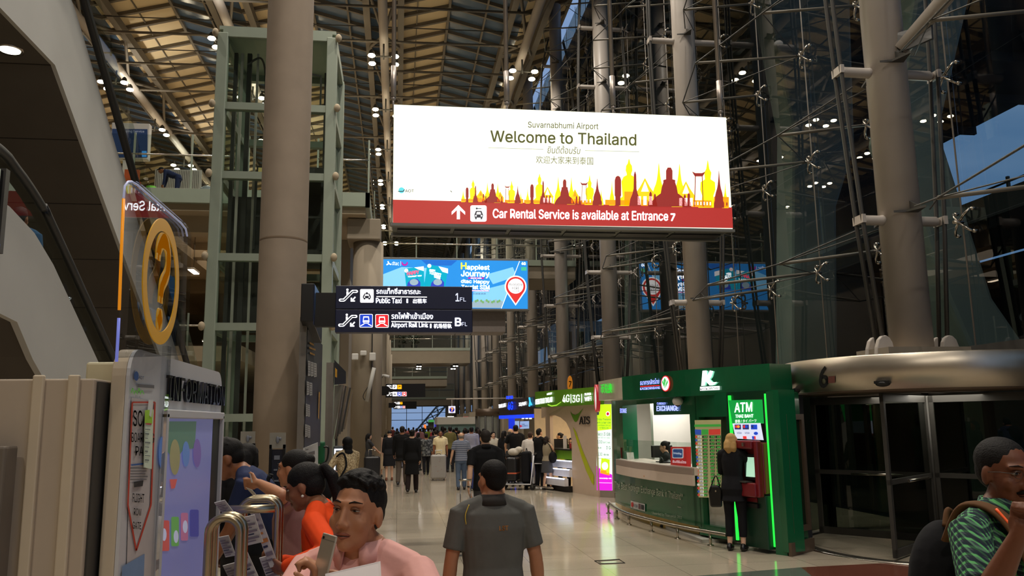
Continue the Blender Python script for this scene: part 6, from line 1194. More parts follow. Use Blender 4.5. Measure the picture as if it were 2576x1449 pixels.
# small devices on the pillar
for i, (x, y, w_, h_, lab) in enumerate(((893, 897, 8, 8, 'square white wireless box on the pillar, left of three'), (914, 888, 8, 6, 'white wireless box on the pillar, middle of three'), (937, 897, 8, 10, 'tall white wireless box on the pillar, right of three'))):
    p = at(x, y, 29.2); s_ = 29.2 / 2050; t = thing('wireless_box', lab, 'device', p, group='white boxes on the pillar'); build('body', MB().box(-w_ * s_, 0, -h_ * s_, w_ * s_, .12, h_ * s_), M_white, t, bevel=.03); build('bracket', MB().box(-.05, .1, -.05, .05, .32, .05), M_dark, t)
for i, (x, y, lab) in enumerate(((956, 948, 'dark dome camera on a bracket by the second pillar'), (969, 946, 'bullet camera on a bracket by the second pillar'))):
    p = at(x, y, 38); t = thing('security_camera', lab, 'camera', p); 
    if i == 0: build('dome', MB().sphere((0, 0, 0), .12, 12, 8), M_black, t); build('cap', MB().sphere((0, 0, .05), (.14, .14, .08), 12, 6), M_white, t)
    else: build('barrel', MB().cyl((-.15, 0, .06), (.2, -.1, -.05), .07, n=10), M_white, t); build('hood', MB().box(-.15, -.08, .1, .15, .08, .13), M_conc, t)
    build('arm', MB().bar((0, 0, .05), (-.75, 2.9, .1), .06, .06), M_dark, t)
t = thing('tube_speaker', 'long slanted grey column speaker on the first pillar', 'speaker', tuple(at(930, 970, 29))); a, b = at(941, 925, 29), at(922, 1010, 29); build('body', MB().cyl(a, b, .07, n=10), M_side, t, world=True); build('cable', MB().tube(smooth_path([a, a + V((-.12, 0, -.5)), b + V((-.12, 0, .2)), b]), .012, 5), M_black, t, world=True); build('clamp', MB().box(a.x - .05, 29, a.z - .1, a.x + .05, 29.5, a.z), M_dark, t, world=True)
P = Plane(52); t = thing('wall_notice', 'tall pale notice panel on the concrete wall behind the crowd', 'notice', tuple(P.p(965, 1080))); build('panel', MB().box(P.p(959, 1080).x, 52, P.p(959, 1080).z, P.p(972, 1046).x, 52.1, P.p(959, 1046).z), mat('notice_paper', (170, 156, 140), .6), t, world=True); build('post', MB().box(P.p(964, 1080).x, 52.02, 0, P.p(967, 1080).x, 52.08, P.p(964, 1080).z), M_dark, t, world=True)
# ================================================================== PEOPLE
def cloth(name, c, rough=.85): return mat('cloth_' + name, c, rough, var=.14, scale=14, bump=.25, spec=.25)
def pattern(name, fn):
    if name in _mats: return _mats[name]
    m = bpy.data.materials.new(name); m.use_nodes = True; nt = m.node_tree; b = nt.nodes['Principled BSDF']; b.inputs['Roughness'].default_value = .85; b.inputs['Specular IOR Level'].default_value = .25
    tc = nt.nodes.new('ShaderNodeTexCoord'); sp = nt.nodes.new('ShaderNodeSeparateXYZ'); nt.links.new(tc.outputs['Object'], sp.inputs[0]); fn(nt, b, tc, sp); _mats[name] = m; return m
def _math(nt, op, a, b_=None):
    n = nt.nodes.new('ShaderNodeMath'); n.operation = op
    for i, v in enumerate((a, b_)):
        if v is None: continue
        if isinstance(v, (int, float)): n.inputs[i].default_value = v
        else: nt.links.new(v, n.inputs[i])
    return n.outputs[0]
def _mix(nt, f, a, b_):
    n = nt.nodes.new('ShaderNodeMix'); n.data_type = 'RGBA'
    for i, v in ((0, f), (6, a), (7, b_)):
        if isinstance(v, (tuple, list)): n.inputs[i].default_value = (*lin(v), 1)
        else: nt.links.new(v, n.inputs[i])
    return n.outputs[2]
def _band(nt, src, freq, duty, ph=0.0): return _math(nt, 'LESS_THAN', _math(nt, 'FRACT', _math(nt, 'ADD', _math(nt, 'MULTIPLY', src, freq), 50 + ph)), duty)
def plaid_fn(nt, b, tc, sp):
    hx = _math(nt, 'ADD', sp.outputs[0], _math(nt, 'MULTIPLY', sp.outputs[1], .3))
    hz = _math(nt, 'ADD', sp.outputs[2], _math(nt, 'MULTIPLY', sp.outputs[1], .6)); v1 = _band(nt, hx, 48, .32); h1 = _band(nt, hz, 46, .28); v2 = _band(nt, hx, 48, .5, .4); h2 = _band(nt, hz, 46, .45, .4)
    c = _mix(nt, v2, (66, 76, 84), (34, 48, 60)); c = _mix(nt, _math(nt, 'MULTIPLY', h1, .6), c, (104, 150, 118)); c = _mix(nt, _math(nt, 'MULTIPLY', v1, .85), c, (104, 190, 112)); c = _mix(nt, _math(nt, 'MULTIPLY', h2, .8), c, (28, 40, 50))
    nt.links.new(c, b.inputs['Base Color'])
def stripe_fn(nt, b, tc, sp):
    c = _mix(nt, _band(nt, sp.outputs[2], 17, .5), (70, 80, 104), (118, 124, 142)); c = _mix(nt, _band(nt, sp.outputs[2], 34, .18), c, (176, 178, 186)); nt.links.new(c, b.inputs['Base Color'])
def blotch_fn(c1, c2, sc, thr=.5):
    def fn(nt, b, tc, sp):
        no = nt.nodes.new('ShaderNodeTexNoise'); no.inputs['Scale'].default_value = sc; no.inputs['Detail'].default_value = 3; nt.links.new(tc.outputs['Object'], no.inputs['Vector'])
        nt.links.new(_mix(nt, _math(nt, 'GREATER_THAN', no.outputs[0], thr), c1, c2), b.inputs['Base Color'])
    return fn
SK = {'tan': (176, 122, 90), 'light': (208, 164, 134), 'brown': (140, 90, 62), 'deep': (112, 68, 46), 'pale': (222, 180, 154)}
def skin(k): return mat('skin_' + k, SK[k], .5, var=.07, scale=20, spec=.35)
def hairm(c): return mat('hair_%d_%d_%d' % c, c, .7, var=.4, scale=160, bump=.4, spec=.25)
M_eye = mat('eye_white', (158, 146, 134), .25, var=0); M_iris = mat('eye_dark', (24, 16, 12), .15, var=0)
def limb(mb, pts, rs, n=10, mi=0, caps=True):
    mb.tube(pts, rs, n, mi)
    if caps:
        rr = rs if isinstance(rs, (list, tuple)) else [rs] * len(pts)
        mb.sphere(pts[0], rr[0] * .99, 10, 7, mi); mb.sphere(pts[-1], rr[-1] * .99, 10, 7, mi)
def loft(mb, rings, T, n=20):
    """rings (z, half width, half depth, y) stacked, carried by T"""
    vs = []; fs = []
    for z, a, b, y in rings:
        for k in range(n):
            t = 2 * PI * k / n; c, s = math.cos(t), math.sin(t); e = .82
            vs.append(T(V((a * math.copysign(abs(c) ** e, c), y + b * math.copysign(abs(s) ** e, s), z))))
    m = len(rings)
    for i in range(m - 1):
        for k in range(n): k2 = (k + 1) % n; fs.append((i * n + k, i * n + k2, (i + 1) * n + k2, (i + 1) * n + k))
    fs += [tuple(range(n))[::-1], tuple((m - 1) * n + k for k in range(n))]
    mb.add(vs, fs, 0, True)
def ik(S, W, a, b, pole):
    S, W = V(S), V(W); d = W - S; L = d.length
    if L > (a + b) * .995: W = S + d * ((a + b) * .995 / L); d = W - S; L = d.length
    L = max(L, abs(a - b) + .02); u = d.normalized(); x = (a * a - b * b + L * L) / (2 * L); h = math.sqrt(max(0, a * a - x * x))
    p = V(pole); p = p - u * p.dot(u); p = p.normalized() if p.length > 1e-4 else frame_of(u)[0]
    return S + u * x + p * h, W
def hand(mb, W, d, w, s, curl=.5, side=1, spread=1.0, fing=True):
    """palm with four fingers of unequal length and a thumb; d along the hand, w towards the thumb side"""
    d = V(d).normalized(); w = V(w); w = (w - d * w.dot(d)).normalized(); n = d.cross(w) * side   # n = where the palm faces
    P = W + d * .045 * s; M = Matrix((w, n, d)).transposed()
    mb.sphere(P, (.039 * s, .015 * s, .052 * s), 12, 8, 0, M); limb(mb, [W - d * .01, W + d * .03 * s], [.026 * s, .027 * s], 8)
    for k, (o, ln) in enumerate(((.030, .072), (.010, .082), (-.010, .076), (-.029, .060))):
        b = W + d * .082 * s + w * o * s; c = curl * (1 + .12 * k); pts = [b - d * .02 * s, b]; dd = d.copy(); p = b
        for j, f in enumerate((.45, .32, .25)):
            an = c * (.75 + .35 * j); dd = (Matrix.Rotation(an, 3, w.cross(n).cross(n) if False else -w * 1.0) @ dd) if False else (dd * math.cos(an) + (n * dd.dot(d) - d * dd.dot(n)) * math.sin(an))
            dd = (dd + w * (o * .6 * spread)).normalized() if j == 0 else dd.normalized(); p = p + dd * ln * f * s; pts.append(p)
        limb(mb, pts, [.010 * s, .0098 * s, .0092 * s, .0085 * s, .0072 * s], 8)
    b = W + d * .03 * s + w * .03 * s; t1 = b + (d * .5 + w * .75 + n * .35).normalized() * .036 * s; t2 = t1 + (d * .85 + w * .3 + n * (.3 + curl * .5)).normalized() * .03 * s; t3 = t2 + (d * .9 + n * (.2 + curl * .7)).normalized() * .024 * s
    limb(mb, [b - w * .01 * s, b, t1, t2, t3], [.014 * s, .014 * s, .0115 * s, .0105 * s, .0085 * s], 8)
ALLP = []
def live(name, mb, m, root, vox, it=4, fac=.5):
    o = build(name, mb, m, root)
    r = o.modifiers.new('surface', 'REMESH'); r.mode = 'VOXEL'; r.voxel_size = vox; r.use_smooth_shade = True
    s = o.modifiers.new('soften', 'SMOOTH'); s.factor = fac; s.iterations = it
    return o
def person(label, x=None, Y=None, feet=None, top=None, head=None, h=None, rz=0, lean=0, yaw=0, pitch=0, sex='m', girth=1.0, skin_='tan', hair='short', hc=(16, 13, 12), shirt=('grey', (90, 90, 90)), sleeve='short', hem=.86,
           lower='pants', lowc=('dark', (30, 30, 34)), low_len=.08, shoe=(20, 18, 18), R=None, L=None, Rw=None, Lw=None, Rp=None, Lp=None, Rh=None, Lh=None, curlR=.45, curlL=.45, step=0.0, vox=.012, face=False, collar=False, group=None, extra=None, squint=1.0, roll=0):
    kz = 1.0
    rzr = math.radians(rz); ln = math.radians(lean)
    if feet is not None: b = gz(x, feet); Y = b.y
    if head is not None:      # head centre seen at pixel (x, head) at distance Y: find the height that puts it there
        c = at(x, head, Y); zr = (.95 + (1.60 - .95) * math.cos(ln)) / 1.72; h = c.z / zr; off = (1.60 - .95) * math.sin(ln) * h / 1.72
        loc = V((c.x + math.sin(rzr) * off, c.y - math.cos(rzr) * off, 0))
    else:
        c = at(x, top, Y)
        if h is None: h = c.z / (((.95 + (1.72 - .95) * math.cos(ln))) / 1.72)
        off = (1.62 - .95) * math.sin(ln) * h / 1.72; loc = V((c.x + math.sin(rzr) * off, Y - math.cos(rzr) * off, 0))
    s = h / 1.72; fem = sex == 'f'
    root = thing('person', label, 'person', loc, rzr, group)
    W2L = Matrix.Translation(loc) @ Matrix.Rotation(rzr, 4, 'Z'); W2L = W2L.inverted()
    piv = V((0, 0, .95))
    def T(p):
        p = V(p)
        if p.z > .95 and lean:
            f = min(1, (p.z - .95) / .12) if p.z < 1.07 else 1; a = ln * f; q = p - piv; q = V((q.x, q.y * math.cos(a) + q.z * math.sin(a), -q.y * math.sin(a) + q.z * math.cos(a))); p = q + piv
        return p * s
    g = girth; sh = (.165 if fem else .19) * (.6 + .4 * g)
    tor = [(.80, .145 * g, .10 * g, -.01), (.90, (.172 if fem else .166) * g, .118 * g, -.014), (.98, (.165 if fem else .16) * g, .112 * g, -.005), (1.09, (.128 if fem else .15) * g, (.092 if fem else .104) * g, .004), (1.21, (.140 if fem else .162) * g, (.112 if fem else .112) * g, .008), (1.32, (.148 if fem else .172) * g, .112 * g, .004), (1.405, (.13 if fem else .155) * g, .092 * g, -.006), (1.46, .085, .066, -.014), (1.49, .055, .055, -.012)]
    body = MB(); loft(body, tor, T)
    limb(body, [T((0, -.012, 1.42)), T((0, .0, 1.48)), T((0, .008, 1.535))], [r * s for r in ((.052, .046, .045) if fem else (.064 * g, .058 * g, .056 * g))])
    limb(body, [T((-sh + .03, -.008, 1.415)), T((sh - .03, -.008, 1.415))], .042 * s)
    for sd in (1, -1): limb(body, [T((sd * .02, -.02, 1.50)), T((sd * .075, -.018, 1.468)), T((sd * (sh - .03), -.01, 1.422))], [.045 * s, .040 * s, .036 * s])
    arms = {}
    for sd, tl, tw, pole, hd, cu in ((1, R, Rw, Rp, Rh, curlR), (-1, L, Lw, Lp, Lh, curlL)):
        S = T((sd * sh, -.006, 1.415))
        if tw is not None: W = W2L @ V(tw)
        elif tl is not None: W = V(tl) * s
        else: W = V((sd * (sh + .055), (.02 + .22 * math.sin(ln) * 1.4) + (-sd * step * .5), .84 if lean < 12 else .80)) * s
        pl_ = V(pole) if pole is not None else V((sd * .45, -1, -.1))
        E, W = ik(S, W, .285 * s, .255 * s, pl_); arms[sd] = (S, E, W)
        limb(body, [S, S.lerp(E, .5), E], [.042 * s * g, .045 * s * g, .037 * s * g]); limb(body, [E, E.lerp(W, .35), W], [.038 * s * g, .039 * s * g, .026 * s])
        fd = (W - E).normalized(); hd_ = V(hd[0]) if hd else fd; wd = V(hd[1]) if hd else V((-.15 * sd, 1, 0)); hand(body, W, hd_, wd, s * (1 if not fem else .92), cu, side=-sd)
    legs = {}
    for sd in (1, -1):
        st = step * sd; A = V((sd * .10, -.01 + st, .085 + (0.03 if st < -.1 else 0))) * s; K = V((sd * .095, .025 + st * .45 + abs(st) * .12, .49)) * s; Hp = V((sd * .088, -.005, .90)) * s; legs[sd] = (Hp, K, A)
        limb(body, [Hp, Hp.lerp(K, .45), K], [.083 * s * g, .072 * s * g, .054 * s]); limb(body, [K, K.lerp(A, .35), A], [.052 * s, .054 * s, .034 * s])
        limb(body, [A + V((0, -.04, -.04)) * s, A + V((0, .06, -.045)) * s, A + V((0, .14, -.058)) * s], [.034 * s, .036 * s, .026 * s])
    # head
    HC = T((0, .012, 1.60)); HM = Matrix.Rotation(math.radians(yaw), 3, 'Z') @ Matrix.Rotation(-math.radians(pitch) - ln * .55, 3, 'X') @ Matrix.Rotation(math.radians(roll), 3, 'Y')
    hs = s * (1.0 if not fem else .95); hp = lambda a, b_, c_: HC + HM @ (V((a, b_, c_)) * hs)
    def ell(mb, c_, r, nu=16, nv=11): mb.sphere(hp(*c_), tuple(q * hs for q in r), nu, nv, 0, HM)
    ell(body, (0, -.014, .03), (.075, .094, .088)); ch = 1 + max(0, g - 1) * .4; ell(body, (0, .028, -.022), (.063 * ch, .062, .083)); ell(body, (0, .026, -.062), (.055 * ch * ch, .056, .050)); ell(body, (0, .02, -.088), (.04 * ch, .045, .028)); ell(body, (0, .064, -.092), (.026, .024, .022))
    limb(body, [hp(0, .086, .022), hp(0, .096, -.005), hp(0, .104, -.028)], [.0085 * hs, .0095 * hs, .012 * hs], 8)
    for sd in (1, -1):
        ell(body, (sd * .014, .094, -.034), (.0105, .012, .010), 8, 6); ell(body, (sd * .038, .058, -.026), (.026, .026, .028), 10, 7); ell(body, (sd * .076, -.006, -.008), (.011, .021, .033), 10, 7)
    limb(body, [hp(-.046, .068, .031), hp(-.02, .084, .033), hp(.02, .084, .033), hp(.046, .068, .031)], [.010 * hs] * 4, 8)
    limb(body, [hp(-.024, .078, -.058), hp(0, .088, -.055), hp(.024, .078, -.058)], [.006 * hs, .0085 * hs, .006 * hs], 8); limb(body, [hp(-.02, .078, -.068), hp(0, .086, -.07), hp(.02, .078, -.068)], [.006 * hs, .009 * hs, .006 * hs], 8)
    live('body', body, skin(skin_), root, vox, 3)
    if face:
        for sd in (1, -1):
            e = build('eye', MB().sphere(hp(sd * .031, .0755, .012), tuple(q * hs for q in (.0145, .0085, .0062 * squint)), 14, 9, 0, HM), M_eye, root); build('iris', MB().sphere(hp(sd * .0315, .0815, .0115), tuple(q * hs for q in (.006, .0035, .0056 * squint)), 10, 7, 0, HM), M_iris, e)
            build('eyelid', MB().tube([hp(sd * .016, .081, .014), hp(sd * .024, .0845, .0195), hp(sd * .033, .0845, .0205), hp(sd * .046, .076, .015)], [.002 * hs, .0036 * hs, .0036 * hs, .002 * hs], 7), mat('eyelid_' + skin_, tuple(int(q * .72) for q in SK[skin_]), .6), root)
            build('eyebrow', MB().tube([hp(sd * .014, .091, .035), hp(sd * .03, .0895, .0405), hp(sd * .05, .0715, .036)], [.0036 * hs, .0048 * hs, .002 * hs], 7, flat=.5), hairm(hc), root)
        build('lips', MB().tube([hp(-.025, .0805, -.0625), hp(-.012, .0905, -.0585), hp(0, .0935, -.0595), hp(.012, .0905, -.0585), hp(.025, .0805, -.0625)], [.002 * hs, .0048 * hs, .005 * hs, .0048 * hs, .002 * hs], 8).tube([hp(-.022, .081, -.066), hp(0, .0925, -.0705), hp(.022, .081, -.066)], [.002 * hs, .0058 * hs, .002 * hs], 8), mat('lip_' + skin_, (int(SK[skin_][0] * .82), int(SK[skin_][1] * .66), int(SK[skin_][2] * .66)), .45), root)
        build('mouth_line', MB().tube([hp(-.023, .0835, -.0635), hp(0, .0955, -.0645), hp(.023, .0835, -.0635)], [.0014 * hs, .0022 * hs, .0014 * hs], 6), M_iris, root)
    # hair
    hm = MB(); H = lambda c_, r: ell(hm, c_, r, 18, 12)
    if hair != 'bald':
        if hair in ('short', 'crop'): H((0, -.024, .044), (.080, .094, .082)); H((0, -.045, .005), (.071, .066, .072))
        if hair == 'short':
            H((0, -.008, .086), (.068, .072, .046)); r9 = random.Random(len(ALLP))
            for _ in range(420 if vox < .008 else 60):
                a, t = r9.uniform(0, 2 * PI), r9.uniform(0, 1.2); n_ = V((math.sin(t) * math.cos(a), math.sin(t) * math.sin(a), math.cos(t)))
                if n_.y > .75: continue
                c_ = V((.078 * n_.x, -.012 + .088 * n_.y, .054 + .076 * n_.z)); hm.tube([hp(*c_), hp(*(c_ + n_ * .006 + V((0, .004, .003)))), hp(*(c_ + n_ * .010 + V((r9.uniform(-.004, .004), .006, .003))))], [.0062 * hs, .005 * hs, .003 * hs], 6)
        if hair == 'ring': H((0, -.05, -.005), (.073, .062, .055))
        if hair in ('long', 'pony', 'bun', 'bob'):
            H((0, -.022, .042), (.082, .098, .085)); H((0, -.048, .0), (.076, .070, .08))
            for sd in (1, -1):
                if hair in ('long', 'bob'): limb(hm, [hp(sd * .02, .058, .105), hp(sd * .062, .045, .06), hp(sd * .076, .008, .0)], [.010 * hs, .013 * hs, .012 * hs], 8)
        if hair in ('long', 'bob'):
            e_ = -.25 if hair == 'long' else -.14
            limb(hm, [hp(0, -.075, .02), hp(0, -.095, -.08), hp(0, -.095, e_)], [.07 * hs, .068 * hs, .045 * hs], 12)
            for sd in (1, -1): limb(hm, [hp(sd * .070, -.02, .03), hp(sd * .078, -.02, -.06), hp(sd * .07, -.04, e_ + .04)], [.026 * hs, .026 * hs, .02 * hs], 8)
        if hair == 'wavy':
            H((0, -.022, .042), (.086, .102, .087)); H((0, -.048, -.01), (.092, .078, .09)); limb(hm, [hp(-.03, -.07, -.05), hp(-.03, -.085, -.13), hp(-.02, -.075, -.17)], [.075 * hs, .07 * hs, .04 * hs], 12); limb(hm, [hp(.04, -.06, -.05), hp(.05, -.07, -.13), hp(.055, -.04, -.18)], [.06 * hs, .055 * hs, .03 * hs], 12)
            for sd in (1, -1): limb(hm, [hp(sd * .02, .058, .105), hp(sd * .066, .045, .06), hp(sd * .082, .008, .0), hp(sd * .085, .0, -.08)], [.010 * hs, .015 * hs, .018 * hs, .016 * hs], 8)
        if hair == 'pony': limb(hm, [hp(0, -.10, .055), hp(0, -.135, .06), hp(.0, -.16, .0), hp(.01, -.155, -.10), hp(.012, -.13, -.2), hp(.0, -.12, -.26)], [.022 * hs, .026 * hs, .034 * hs, .034 * hs, .026 * hs, .01 * hs], 10)
        if hair == 'bun': H((0, -.115, .055), (.038, .034, .036))
        if hair == 'scarf':
            H((0, -.02, .036), (.092, .106, .098)); H((0, -.03, -.05), (.088, .085, .08)); limb(hm, [hp(0, -.02, -.08), hp(0, -.02, -.16)], [.08 * hs, .11 * hs], 12)
        if hair == 'cap': H((0, -.012, .05), (.084, .102, .080)); hm.sphere(hp(0, .10, .055), (.06 * hs, .055 * hs, .012 * hs), 12, 6, 0, HM)
        live('cap' if hair == 'cap' else 'headscarf' if hair == 'scarf' else 'hair', hm, hairm(hc), root, .005 if vox < .008 else min(vox, .009), 2)
    # top
    sm = shirt if not isinstance(shirt, tuple) else cloth(*shirt)
    tp = MB(); c_ = .013
    rings = [(hem, (.172 if fem else .170) * g + c_ + .004, .118 * g + c_ + .004, -.012)] + [(z, a + c_, b_ + c_, y) for z, a, b_, y in tor if z > hem + .03 and z < 1.45] + [(1.462, .095, .074, -.014), (1.478, .070, .066, -.014)]
    loft(tp, rings, T); limb(tp, [T((-sh + .03, -.008, 1.415)), T((sh - .03, -.008, 1.415))], .062 * s)
    for sd in (1, -1): limb(tp, [T((sd * .075, -.018, 1.462)), T((sd * (sh - .03), -.01, 1.422))], [.054 * s, .060 * s])
    for sd in (1, -1):
        S, E, W = arms[sd]; si = V((S.x - sd * .03 * s, S.y, S.z))
        if sleeve == 'short': q = S.lerp(E, .78); limb(tp, [si, S, q], [.056 * s * g, .060 * s * g, .060 * s * g], 12, caps=False); tp.sphere(si, .055 * s * g, 10, 7)
        elif sleeve == 'long': limb(tp, [S, S.lerp(E, .5), E], [.059 * s * g, .056 * s * g, .049 * s * g], 12); limb(tp, [E, E.lerp(W, .4), E.lerp(W, .97)], [.049 * s * g, .047 * s * g, .036 * s * g], 12)
        elif sleeve == 'mid': limb(tp, [S, S.lerp(E, .5), E], [.059 * s * g, .056 * s * g, .050 * s * g], 12); limb(tp, [E, E.lerp(W, .55)], [.050 * s * g, .045 * s * g], 12)
    top_o = live('shirt' if sleeve != 'long' else 'jacket', tp, sm, root, vox, 3)
    if collar:
        cm = MB(); N_ = 18; vs = []
        for k in range(N_ + 1):
            a = math.radians(-250 + 320 * k / N_); op = abs(k - N_ / 2) / (N_ / 2)
            for r_, z in ((.064 * g, 1.51), (.086 * g, 1.463 - .02 * op), (.094 * g, 1.46 - .02 * op), (.070 * g, 1.518)): vs.append(T((r_ * math.cos(a), -.008 + r_ * .95 * math.sin(a), z)))
        fs = []
        for k in range(N_):
            for j in range(4): a, b_ = 4 * k, 4 * k + 4; fs.append((a + j, a + (j + 1) % 4, b_ + (j + 1) % 4, b_ + j))
        fs += [(0, 3, 2, 1), tuple(4 * N_ + j for j in range(4))]
        # open at the front: turn so that the gap faces forward
        cm.add(vs, fs, 0, True); build('collar', cm, collar if not isinstance(collar, bool) else sm, root)
    # lower garment
    lw = MB(); lm_ = cloth(*lowc)
    wz = max(hem - .02, .80) if hem > .80 else .98
    wz = 1.0
    if lower in ('pants', 'shorts'):
        loft(lw, [(.79, .12 * g, .085 * g, -.01)] + [(z, a + .008, b_ + .008, y) for z, a, b_, y in tor if z < 1.0] + [(wz, (.165 if fem else .158) * g + .007, .108 * g + .006, -.003)], T if lean < 1 else T)
        for sd in (1, -1):
            Hp, K, A = legs[sd]; e = max(low_len, .05)
            if e > .45: kk = Hp.lerp(K, (.9 - e) / (.9 - .49)); limb(lw, [Hp, kk], [.094 * s * g, .085 * s * g], 12)
            else: q = K.lerp(A, (.49 - e) / (.49 - .085)); limb(lw, [Hp, Hp.lerp(K, .5), K], [.094 * s * g, .084 * s * g, .068 * s * g], 12); limb(lw, [K, K.lerp(q, .5), q], [.068 * s * g, .066 * s * g, .056 * s * g], 12, caps=False); lw.sphere(K, .066 * s, 10, 7)
        live('trousers' if lower == 'pants' else 'shorts', lw, lm_, root, vox, 3)
    elif lower == 'skirt':
        sy = abs(step) * .25
        loft(lw, [(low_len, .20 * g, .16 + sy, 0), (low_len + .02, .202 * g, .162 + sy, 0), (.75, .19 * g, .145 + sy * .5, -.005), (.90, .184 * g, .13, -.012), (1.0, .162 * g, .116 * g, -.003), (1.06, .142 * g, .105 * g, 0)], T); live('skirt', lw, lm_, root, vox, 3)
    if shoe:
        for sd in (1, -1):
            A = legs[sd][2]; m = MB(); limb(m, [A + V((0, -.045, -.038)) * s, A + V((0, .05, -.044)) * s, A + V((sd * .006, .15, -.052)) * s], [.043 * s, .045 * s, .032 * s], 12); m.sphere(A + V((0, -.02, -.01)) * s, .043 * s, 10, 7)
            if fem and lower == 'skirt': m.cyl(A + V((0, -.07, -.05)) * s, A + V((0, -.075, -.083)) * s, .012 * s, n=8)
            live('shoe', m, mat('shoe_%d_%d_%d' % shoe, shoe, .4), root, min(vox, .012), 2)
    info = dict(root=root, T=T, s=s, arms=arms, HC=HC, HM=HM, hp=hp, hs=hs, M=W2L.inverted(), top=tp, sh=sh, legs=legs)
    ALLP.append(root); return info
from mathutils.bvhtree import BVHTree
def decal(info, name, t, c, w_, h_, m, back=True):
    """lettering laid on the shirt surface"""
    bv = BVHTree.FromPolygons([V(v) for v in info['top'].v], [tuple(f) for f in info['top'].f]); mb = MB(); sg = 1 if back else -1
    def f(a, b):
        o = V((c[0] + sg * (a - .5) * w_, -sg * .6, c[1] + (b - .5) * h_)); hit = bv.ray_cast(o, V((0, sg, 0)))[0]
        return (hit or V((o.x, -sg * .12, o.z))) + V((0, -sg * .004, 0))
    text(mb, t, f, 0, .02); build(name, mb, m, info['root'])
# ---- foreground --------------------------------------------------------------------
# man in the pink polo looking down at his phone
ph = at(822, 1376, 2.42)
pk = person('man in a pale pink polo shirt looking at a phone he holds up', x=903, head=1290, Y=2.78, rz=156, lean=6, girth=1.03, skin_='tan', hair='short', shirt=('pink', (224, 168, 160)), sleeve='short', hem=.82, lowc=('navy', (34, 36, 50)), face=True, collar=True, vox=.0062, pitch=-8, roll=-4, squint=.55,
            Rw=at(792, 1500, 2.44), Rp=(1, -.6, -.6), Rh=((-.05, .12, 1), (-.5, .9, 0)), curlR=1.0, Lw=at(905, 1510, 2.42), Lp=(-1, -.4, -.6), Lh=((.7, .6, .1), (0, 0, 1)), curlL=.6)
M_ph = mat('phone_silver', (200, 190, 176), .3, .6, var=.02)
t = thing('phone', 'silver grey phone in the hand of the man in the pink polo', 'phone', at(817, 1402, 2.40)); t.rotation_euler = (math.radians(-12), math.radians(6), math.radians(-48))
build('shell', MB().box(-.030, -.004, -.062, .030, .004, .062), M_ph, t, bevel=.003, seg=3); build('screen', MB().box(-.027, .0042, -.052, .027, .0046, .052), M_black, t); build('camera_lens', MB().cyl((-.02, -.0055, .05), (-.02, -.004, .05), .004, n=12), M_black, t); build('top_band', MB().box(-.0301, -.0043, .045, .0301, -.0040, .0475), mat('phone_band', (150, 144, 136), .3, .5), t)
t = thing('paper_sheet', 'white sheet of paper held low in front of the pink polo', 'paper', at(890, 1445, 2.3)); a, b, c, d = at(818, 1444, 2.33), at(957, 1412, 2.36), at(962, 1500, 2.26), at(822, 1540, 2.26); build('sheet', MB().prism([a, b, c, d], (0, .002, 0)), mat('paper_white', (205, 196, 194), .7), t, world=True)
mm = mat('collar_violet', (84, 72, 130), .6); o_ = pk
build('placket_trim', MB().tube([pk['T']((-.035, .112, 1.37)), pk['T']((-.06, .112, 1.385))], .006, 6), mm, pk['root'])
# man in the grey shirt seen from behind
ls = person('man in a dark grey work shirt walking away, seen from behind in the middle', x=1238, head=1207, Y=5.0, rz=3, yaw=24, girth=1.12, skin_='tan', hair='crop', shirt=('workgrey', (92, 92, 88)), sleeve='short', hem=.80, lowc=('charcoal', (40, 40, 44)), collar=mat('collar_dark', (52, 50, 48), .9), vox=.0075, L=(-.30, .02, .78), R=(.31, .02, .80), Lp=(-.6, -1, 0), Rp=(.6, -1, 0), step=.12)
decal(ls, 'back_lettering', 'LST', (.045 * 1, 1.325 * ls['s']), .052, .026, mat('thread_orange', (190, 120, 40), .7))
m = MB(); S, E, W = ls['arms'][-1]; m.tube(smooth_path([S + V((.045, -.055, .045)), S + V((.02, -.068, -.02)), S + V((.035, -.062, -.10)), S + V((.05, -.05, -.15))]), .0035, 6); build('yellow_piping', m, mat('piping_yellow', (196, 170, 70), .7), ls['root'])
# woman in orange leaning over the rack
ow = person('woman in a bright orange jacket bending over the leaflet rack, hair in a ponytail', x=770, head=1222, Y=4.5, rz=82, lean=24, yaw=0, pitch=8, sex='f', skin_='brown', hair='pony', shirt=('orange', (236, 74, 18)), sleeve='long', hem=.84, lowc=('black', (22, 22, 26)), vox=.0075, face=True,
            Lw=at(722, 1425, 4.2), Rw=at(712, 1412, 4.55), Lp=(-.5, -.8, .1), Rp=(.5, -.8, .1), curlL=.8, curlR=.8)
hp = ow['hp']; build('earring', MB().sphere(hp(-.088, -.0, -.045), .008 * ow['hs'], 10, 7), mat('pearl', (220, 214, 200), .2), ow['root'])
m = MB(); T = ow['T']; m.tube(smooth_path([T((-.07, .03, 1.44)), T((-.06, .12, 1.33)), T((-.0, .17, 1.18)), T((.02, .19, 1.12))]), .004, 6); build('lanyard', m, mat('lanyard_cream', (190, 170, 110), .7), ow['root']); build('badge', MB().obox(T((.0, .19, 1.09)), (.0, .03, .0), (.004, 0, 0), (0, 0, .045)), mat('badge_white', (180, 172, 160), .4), ow['root'])
